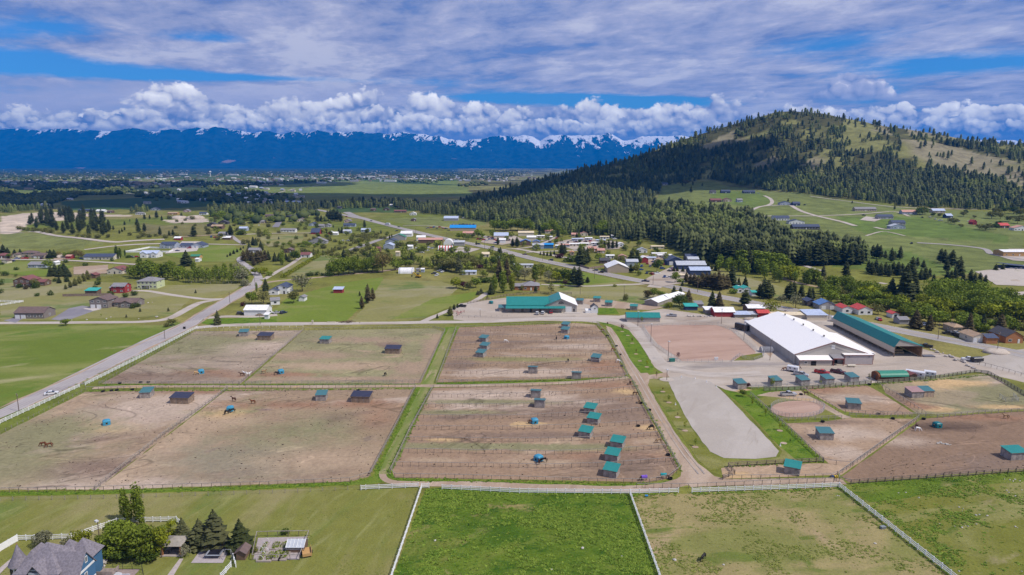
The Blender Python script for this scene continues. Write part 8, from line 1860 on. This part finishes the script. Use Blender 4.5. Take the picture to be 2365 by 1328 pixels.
# ------------------------------------------------------------------ poles, boulders, tubs and other small things
POLE=plain('pole_wood',(.16,.12,.095),.9,var=.2);LIGHTM=plain('lamp_grey',(.55,.55,.55),.5)
def pole(label,x,y,hpx,arms=1,lamp=False,group=None,m=POLE):
 p=G(x,y);h=hpx*m_per_px(p)/.96;t=thing('utility_pole' if not lamp else 'light_pole',p,random.uniform(-.3,.3)+(R(20)if x>1000 else R(-30)),label,'utility pole' if not lamp else 'light pole',group)
 mb=MB();mb.tube((0,0,-.2),(0,0,h),.15 if not lamp else .12,.09,7);mb.build('pole',m,t)
 for k in range(arms):
  mb=MB();mb.box(-1.1,1.1,-.06,.06,h-.7-.9*k,h-.58-.9*k);mb.build('crossarm',m,t)
  for xx in(-.95,0,.95):mb=MB();mb.tube((xx,0,h-.58-.9*k),(xx,0,h-.36-.9*k),.06,.04,5);mb.build('insulator',LIGHTM,t)
 if lamp:mb=MB();mb.box(-.45,.45,-.5,.1,h-.05,h+.25);mb.build('lamp_head',LIGHTM,t)
 return t
for a in[('utility pole beside the white car on the country road',44,950,42),('utility pole on the verge by the field corner',381,783,22),('utility pole at the mailbox loop',531,700,26),('utility pole at the fork of the country road',589,660,26),('utility pole in front of the white workshop',601,749,22,0),('utility pole in the meadow right of the barn house',1340,680,20),('tall utility pole above the white roofed barn',1441,692,32),('utility pole at the yard entrance on the highway',1508,658,30),('utility pole before the windbreak pines',1611,675,32),('utility pole at the end of the sky blue roof',1914,737,36),('utility pole behind the red roofed house',1967,706,24),('utility pole at the roadside home',2166,784,38),('utility pole by the far right gravel lot',2303,813,46),('utility pole before the brown gabled house',2341,787,28),('utility pole beside the lilac',1253,603,16),('utility pole beside the black car',1119,576,22),('utility pole beside the roadside spruces',1373,644,26),('utility pole behind the white roofed shop',1428,618,22),('utility pole by the tents',1074,563,16),('far utility pole along the highway',1032,553,16),('small far utility pole at the store',960,540,12)]:
 pole(*a)
for a in[('light pole at the left foot of the riding arena',1543,831,42),('light pole at the left side of the riding arena',1503,789,40),('light pole at the small teal barn',1473,754,34),('light pole at the top of the riding arena',1666,748,33),('light pole at the right side of the riding arena',1718,785,36),('light pole beside the arena hall front',1778,832,48),('lamp post at the garden fence of the blue house',229,1238,36),('short black lamp post in the gravel disc',1540,878,24),('short light post on the barn yard',1109,729,14)]:
 pole(a[0],a[1],a[2],a[3],0,True)
STONE=plain('pale_boulder',(.46,.42,.38),.9,var=.25);STW=plain('white_rock',(.50,.47,.42),.9,var=.15)
rm_=[]
for k in range(4):
 random.seed(40+k);mb=MB();mb.blob((0,0,.32),(.6,.48,.42),8,5,.18);rm_.append((mb.mesh('boulder',[STONE]),mb.mesh('boulder',[STW])))
random.seed(77)
def rocks(label,group,pts,white=False,s=1.0):
 for x,y in pts:
  o=obj('boulder',rm_[random.randrange(4)][1 if white else 0],None,loc=G(x,y),rz=random.random()*6);k=s*random.uniform(.6,1.5);o.scale=(k,k,k*.8);tag(o,label,'boulder',group)
rocks('boulder on the yard edge by the rail fence','boulders by the rail fence',[(1588+8*i+random.uniform(-2,2),731+random.uniform(-1,1))for i in range(16)],False,1.1)
rocks('boulder on the bank right of the hay barn','boulders right of the hay barn',[(2150+7*i,806+3.1*i+random.uniform(-3,3))for i in range(16)],False,1.2)
rocks('white rock lying in the olive pasture','white rocks in the olive pasture',[(x,y)for x,y in[(2320,1107),(2332,1109),(2344,1108),(2340,1112),(2355,1111),(2360,1132),(2325,1133),(2330,1138),(2345,1146),(2215,1172),(2224,1175),(2222,1181),(2254,1190),(2262,1189),(2280,1192),(2230,1214),(2236,1216),(2205,1216),(2222,1219),(2345,1217),(2350,1219),(2170,1210),(2255,1211),(2215,1320),(2360,1320),(2075,1139),(2092,1138),(2122,1150)]],True,.32)
rocks('white rock in the big dark paddock','white rocks in the dark paddock',[(2165+3.4*i,1026+random.uniform(-3,3))for i in range(10)],True,.55);rocks('pale rock in the grazed pasture','rocks in the grazed pasture',[(1671,1305),(1558,1294),(1934,1145),(1938,1146),(2021,1256)],True,.5);rocks('pale rock in the lush pasture','rocks in the lush pasture',[(1005,1249),(1345,1267),(1436,1285),(1274,1316)],True,.45)
rocks('tan boulder beside the deck of the blue house','boulders by the blue house',[(222,1300),(232,1304),(226,1310),(236,1312),(240,1302),(219,1312)],False,1.0);rocks('white stone in the shaded yard','white stones behind the thicket',[(245,1250),(252,1247),(238,1246)],True,.8)
rocks('stone at the edge of the gravel curve','stones at the drive',[(166,740),(200,739),(246,737),(256,733),(320,737),(362,733),(342,700),(352,699)],False,.9)
RUB=plain('black_rubber',(.018,.018,.02),.85);tb_=MB()
for i in range(14):
 a,b=2*math.pi*i/14,2*math.pi*(i+1)/14;v=[(r_*math.cos(t_),r_*math.sin(t_),z_)for t_ in(a,b)for r_,z_ in((.55,0),(.68,.5),(.60,.5),(.5,.06))];tb_.add(v,[(0,4,5,1),(1,5,6,2),(2,6,7,3),(3,7,4,0)])
tb_.tube((0,0,.02),(0,0,.05),.52,.52,14);TUB=tb_.mesh('feed_tub',[RUB])
for lb,gp,pts in[('black rubber tub along the top fence of the near left paddock','tubs in the near left paddock',[(238,905),(258,903),(270,902),(306,901),(332,903)]),('black rubber tub behind the fence of the far left paddock','tubs behind the far left paddock',[(277,886),(325,884),(343,884)]),('black rubber tub at the road side of the pens','tubs of the pens',[(1548,1107),(1543,1052),(1505,985),(1480,932),(1474,985),(1436,846),(1432,820),(1424,800),(1500,948)]),('black rubber tub in the right hand paddocks','tubs of the right hand paddocks',[(2008,889),(2062,968),(2133,969),(1850,912),(1900,975),(2029,957)]),('black rubber tub by the fence of the bare near paddock','tubs of the bare near paddock',[(827,903),(751,906)])]:
 for x,y in pts:tag(obj('feed_tub',TUB,None,loc=G(x,y)),lb,'tub',gp)
CONE=plain('white_cone',(.75,.75,.75),.5);cm_=MB();cm_.box(-.25,.25,-.25,.25,0,.05);cm_.tube((0,0,.051),(0,0,.95),.22,.05,10);CM=cm_.mesh('arena_cone',[CONE])
for i,(x,y)in enumerate([(1574,871),(1605,875),(1632,883),(1655,894),(1560,935),(1802,1030)]):tag(obj('arena_cone',CM,None,loc=G(x,y)),['white cone at the upper left of the grey sand arena','second white cone along the grey sand arena top','third white cone along the grey sand arena top','white cone nearest the round green tree','white cone at the left edge of the grey sand arena','white cone at the lower right of the grey sand arena'][i],'cone')
def boxy(label,cat,name,x,y,size,m,rz=0,lid=None):
 t=thing(name,G(x,y),rz,label,cat);w,d,h=size;mb=MB();mb.prism([(-d/2+.1,0),(d/2-.1,0),(d/2,h),(-d/2,h)],-w/2,w/2);mb.build('body',m,t)
 mb=MB();mb.box(-w/2-.04,w/2+.04,-d/2-.04,d/2+.04,h+.002,h+.09);mb.build('lid',lid or m,t);return t
boxy('green waste skip at the corner of the riding arena','skip','waste_skip',1552,835,(2.2,1.5,1.3),plain('skip_green',(.03,.16,.13),.6),.2);boxy('grey water trough beside the diagonal white fence','trough','water_trough',2039,1221,(1.1,.8,.55),plain('trough_grey',(.22,.25,.26),.7),.2);boxy('yellow lidded feed box at the pen gate','box','feed_box',1931,1103,(.9,.7,.45),plain('yellow_box',(.6,.42,.05),.6),.1);boxy('blue black feed box beside the yellow one','box','feed_box',1922,1103,(.8,.7,.45),plain('bluebox',(.03,.06,.16),.6));boxy('small blue tub lying at the top of the grazed pasture','tub','blue_tub',1493,1147,(.7,.6,.3),plain('blue_tub',(.02,.22,.45),.5));boxy('black mailbox cluster at the road junction','mailbox','mailbox',426,760,(1.2,.5,1.2),DARK);boxy('dark grey ramp plate beside the hay barn','ramp','ramp_plate',2143,823,(5,3,.35),plain('plate',(.13,.13,.15),.6));boxy('tall cream sign pillar by the gravel drive','sign','sign_pillar',722,749,(.8,.6,2.2),WALLS['cream']);boxy('white jump box in the riding arena','box','jump_box',1654,832,(1.6,.5,1.3),WALLS['white'])
t=thing('propane_tank',G(1966,848),0,'cream propane tank in front of the right annex','tank');mb=MB();mb.tube((-1.6,0,.75),(1.6,0,.75),.5,.5,14);mb.blob((-1.6,0,.75),(.35,.498,.498),10,6);mb.blob((1.6,0,.75),(.35,.498,.498),10,6);mb.build('body',WALLS['cream'],t)
for xx in(-1,1):mb=MB();mb.box(xx-.12,xx+.12,-.35,.35,0,.35);mb.build('foot',DARK,t)
t=thing('round_hay_shelter',G(1770,812),0,'dark rounded cover shelter beside the arena hall','shelter');mb=MB();pr=[(0+2*math.cos(math.pi*i/8),2.4*math.sin(math.pi*i/8))for i in range(9)];mb.prism(pr,-2.6,2.6);mb.build('cover',plain('grey_tarp',(.17,.17,.19),.7),t);mb=MB();mb.prism([(y_*1.02,z_*1.02)for y_,z_ in pr],-2.7,-2.4);mb.build('rim',STEEL,t)
fence('curved blue grey panel fence at the foot of the riding arena',[(1690,836),(1708,822),(1722,830),(1742,833),(1762,826),(1766,814)],'panel',world=None)
sheet('planting_patch',[(1695,833),(1712,822),(1760,815),(1762,825),(1740,832)],m_olive,.03,.2)
# brush pile, jump poles, garden tractor, excavator
mb=MB();random.seed(9);t=thing('log_pile',G(803,745),0,'heap of dark cut logs in the meadow','log pile')
for k in range(26):a=random.random()*6;c_=Vector((random.gauss(0,1.9),random.gauss(0,1.2),.15+random.random()*.6));d_=Vector((math.cos(a),math.sin(a),.1))*1.1;mb=MB();mb.tube(c_-d_,c_+d_,.13,.11,6);mb.build('log',BARK,t)
random.seed(4);t=thing('timber_stack',G(765,745),0,'stack of yellow sawn boards by the drive','timber stack')
for k in range(8):mb=MB();mb.box(-2.4+random.random()*.4,2.2,-.9+.22*k,-.72+.22*k,.0,.25+.1*(k%3));mb.build('plank',WALLS['cream'],t)
YEL=plain('machine_yellow',(.55,.33,.02),.5);t=thing('excavator',G(966,641),R(160),'yellow excavator on the dirt beside the arched hut','excavator')
mb=MB();mb.box(-1.8,1.8,-1.5,-.8,0,.9);mb.box(-1.8,1.8,.8,1.5,0,.9);mb.build('track',TYRE,t);mb=MB();mb.box(-1.9,1.4,-1.3,1.3,1.0,2.0);mb.build('body',YEL,t);mb=MB();mb.box(-.2,1.3,-1.25,0,2.02,3.1);mb.build('cab',GLASS,t);mb=MB();mb.obox((2.6,.4,2.9),(1.5,0,1.1),(0,.2,0),(-.15,0,.25));mb.obox((4.6,.4,2.7),(.6,0,-1.3),(0,.18,0),(.2,0,.1));mb.build('boom',YEL,t);mb=MB();mb.box(4.9,5.6,-.1,.9,.6,1.5);mb.build('bucket',TYRE,t)
for i,(x,y)in enumerate([(1052,722),(1060,724),(1068,722),(1058,728)]):
 t=thing('jump_stand',G(x,y),.4*i,['red and black jump stand furthest left in the barn yard','red jump stand in the middle of the barn yard','red jump stand furthest right in the barn yard','red jump stand nearest the fence of the barn yard'][i],'jump stand')
 for xx in(-1.4,1.4):mb=MB();mb.box(xx-.06,xx+.06,-.06,.06,0,1.5);mb.box(xx-.3,xx+.3,-.3,.3,0,.08);mb.build('upright',DARK,t)
 for z in(.6,1.0):mb=MB();mb.tube((-1.4,-.12,z),(1.4,-.12,z),.06,.06,6);mb.build('pole',PAINT['red'],t)
 # gravel discs round the young trees
for x,y in[(1582,995),(1606,1033),(1545,930),(1531,905),(1516,874),(1565,964),(1494,848),(1460,793),(1469,818),(1437,766),(1450,775),(1478,834),(1810,1024),(1801,995)]:
 c_=G(x,y);sheet('gravel_disc',None,m_dirt,.05,world=[c_+Vector((1.0*math.cos(a),0.9*math.sin(a),0))for a in np.linspace(0,6.283,13)[:-1]])
sheet('gravel_disc',None,m_grav,.05,world=[G(1540,877)+Vector((3.0*math.cos(a),2.6*math.sin(a),0))for a in np.linspace(0,6.283,17)[:-1]])
# heaps of gravel in the pit and at the right
for i,(x,y,r_,h_,lb)in enumerate([(413,505,14,5,'left cone heap in the gravel works'),(452,505,16,5.5,'right cone heap in the gravel works'),(138,594,10,3.5,'earth heap behind the left homes'),(2300,814,6,1.8,'sand heap under the power pole'),(2345,655,12,3,'earth mound below the navy house'),(1732,738,4,1.2,'grey earth heap left in the gravel yard'),(1755,740,4,1.2,'grey earth heap right in the gravel yard')]):
 mb=MB();random.seed(i);mb.blob((0,0,0),(r_,r_*.7,h_),14,8,.08);o=mb.build('earth_heap',ground_mat('heap_earth',(.42,.35,.28),[((.5,.43,.36),.1,.4,.6,1,0)])if i!=5 and i!=6 else m_grav,None,True);o.location=G(x,y);tag(o,lb,'heap')
 # cars in lots and yards
random.seed(31)
def lot(label,group,pts,cols=('white','silver','black','red','grey','blue','dark_blue','maroon')):
 for x,y in pts:vehicle(label,x,y,random.choice(['car','suv','pickup']),random.choice(cols),random.choice([20,70,110,160,200,250]),group,True)
lot('parked car on the sales lot by the pale blue roof','cars on the sales lot',[(1104+6.5*i,555+random.uniform(-2,3))for i in range(11)]+[(1120+8*i,549)for i in range(6)]+[(1144,562),(1176,556)])
lot('parked car in front of the bright blue roof','cars at the bright blue roof',[(988+7*i,527+random.uniform(-2,2))for i in range(7)]+[(1046+8*i,519)for i in range(7)])
lot('parked car among the trailers','cars among the trailers',[(1300,562),(1312,561),(1330,560),(1352,559),(1364,558),(1372,569),(1390,563),(1408,556),(1420,553),(1404,566),(1416,564),(1296,556),(1285,552),(1440,575),(1270,560)])
lot('parked car in the gravel yards by the highway','cars in the gravel yards',[(1480,624),(1482,616),(1502,616),(1512,612),(1520,606),(1533,612),(1545,612),(1494,632),(1505,634),(1518,633),(1546,627),(1552,626),(1535,641),(1545,642),(1495,610),(1508,606),(1530,621),(1478,630)])
lot('junk car in the windbreak yard','cars in the windbreak yard',[(1690,652),(1694,656),(1699,660),(1687,648),(1702,664),(1697,652)],('white','silver','grey'))
lot('car parked outside a house in the left middle ground','cars outside the left houses',[(188,598),(196,599),(304,595),(314,594),(40,598),(58,598),(96,598),(20,605),(30,604),(437,574),(410,580),(498,549),(506,552),(488,548),(566,516),(574,515),(598,521)])
lot('car or camper parked by the shops at the side road','vehicles by the side road shops',[(930,576),(937,579),(965,574),(972,576),(980,579),(990,573),(998,575),(974,584),(986,580),(1047,577),(1015,627),(1022,629),(1009,637),(1002,633),(776,557),(790,557),(803,557),(812,556)],('white','white','silver','grey','black'))
lot('car parked at the homes along the right highway','cars at the right highway homes',[(2078,742,),(2190,772),(2204,770),(2212,777),(2225,779),(2234,781),(2135,751),(2027,738),(2032,740)],('red','white','silver','black','grey'))
lot('machine parked in the yard before the dark forest','machines in the forest yard',[(1070+8*i,500+random.uniform(-3,6))for i in range(9)],('red','white','tan','tan','silver'))
lot('vehicle at an upper meadow home','vehicles at the meadow homes',[(1751,447),(1858,474),(1995,498),(2148,502),(2160,507),(2172,510),(2130,503),(2240,512),(2215,512),(2105,563)],('white','silver','black'))
# hedge along the driveway
t=thing('hedge',G(700,616),0,'long clipped yellow green hedge beside the diagonal driveway','hedge');o0=G(700,616);rgh=random.Random(2)
LB=[]
for k in range(26):
 q=G(655+(740-655)*k/25,641+(590-641)*k/25)-o0;LB.append(((q.x,q.y,q.z+1.2),(2.6,2.2,1.7)))
obj('foliage',leaf_crown(rgh,LB,1600,.55).mesh('foliage',[F_YEL],tone=True),None,t)
t=thing('hedge',G(730,585),0,'low green hedge across the garden above the driveway','hedge');o0=G(730,585);LB=[]
for k in range(18):
 q=G(690+120*k/17,590-6*math.sin(k*.4))-o0;LB.append(((q.x,q.y,q.z+.9),(3.4,2,1.3)))
obj('foliage',leaf_crown(rgh,LB,700,.5).mesh('foliage',[F_GREEN],tone=True),None,t)
# neighbours of one kind get told apart by their order
bag={}
for o in scene.objects:
 if o.parent is None and o.get('label')and o.get('group'):bag.setdefault((o['group'],o['label']),[]).append(o)
ORD='second third fourth fifth sixth seventh eighth ninth tenth eleventh twelfth thirteenth fourteenth fifteenth sixteenth seventeenth eighteenth nineteenth'.split()
for(gp_,lb_),L_ in bag.items():
 if 2<=len(L_)<=20:
  L_.sort(key=lambda o:o.location.x/(o.location.y*cp+(CAM_H-o.location.z)*sp))
  for i,o in enumerate(L_):o['label']=lb_+(', leftmost of them' if i==0 else ', rightmost of them' if i==len(L_)-1 else ', %s from the left'%ORD[i-1])
print('objects',len(bpy.data.objects))
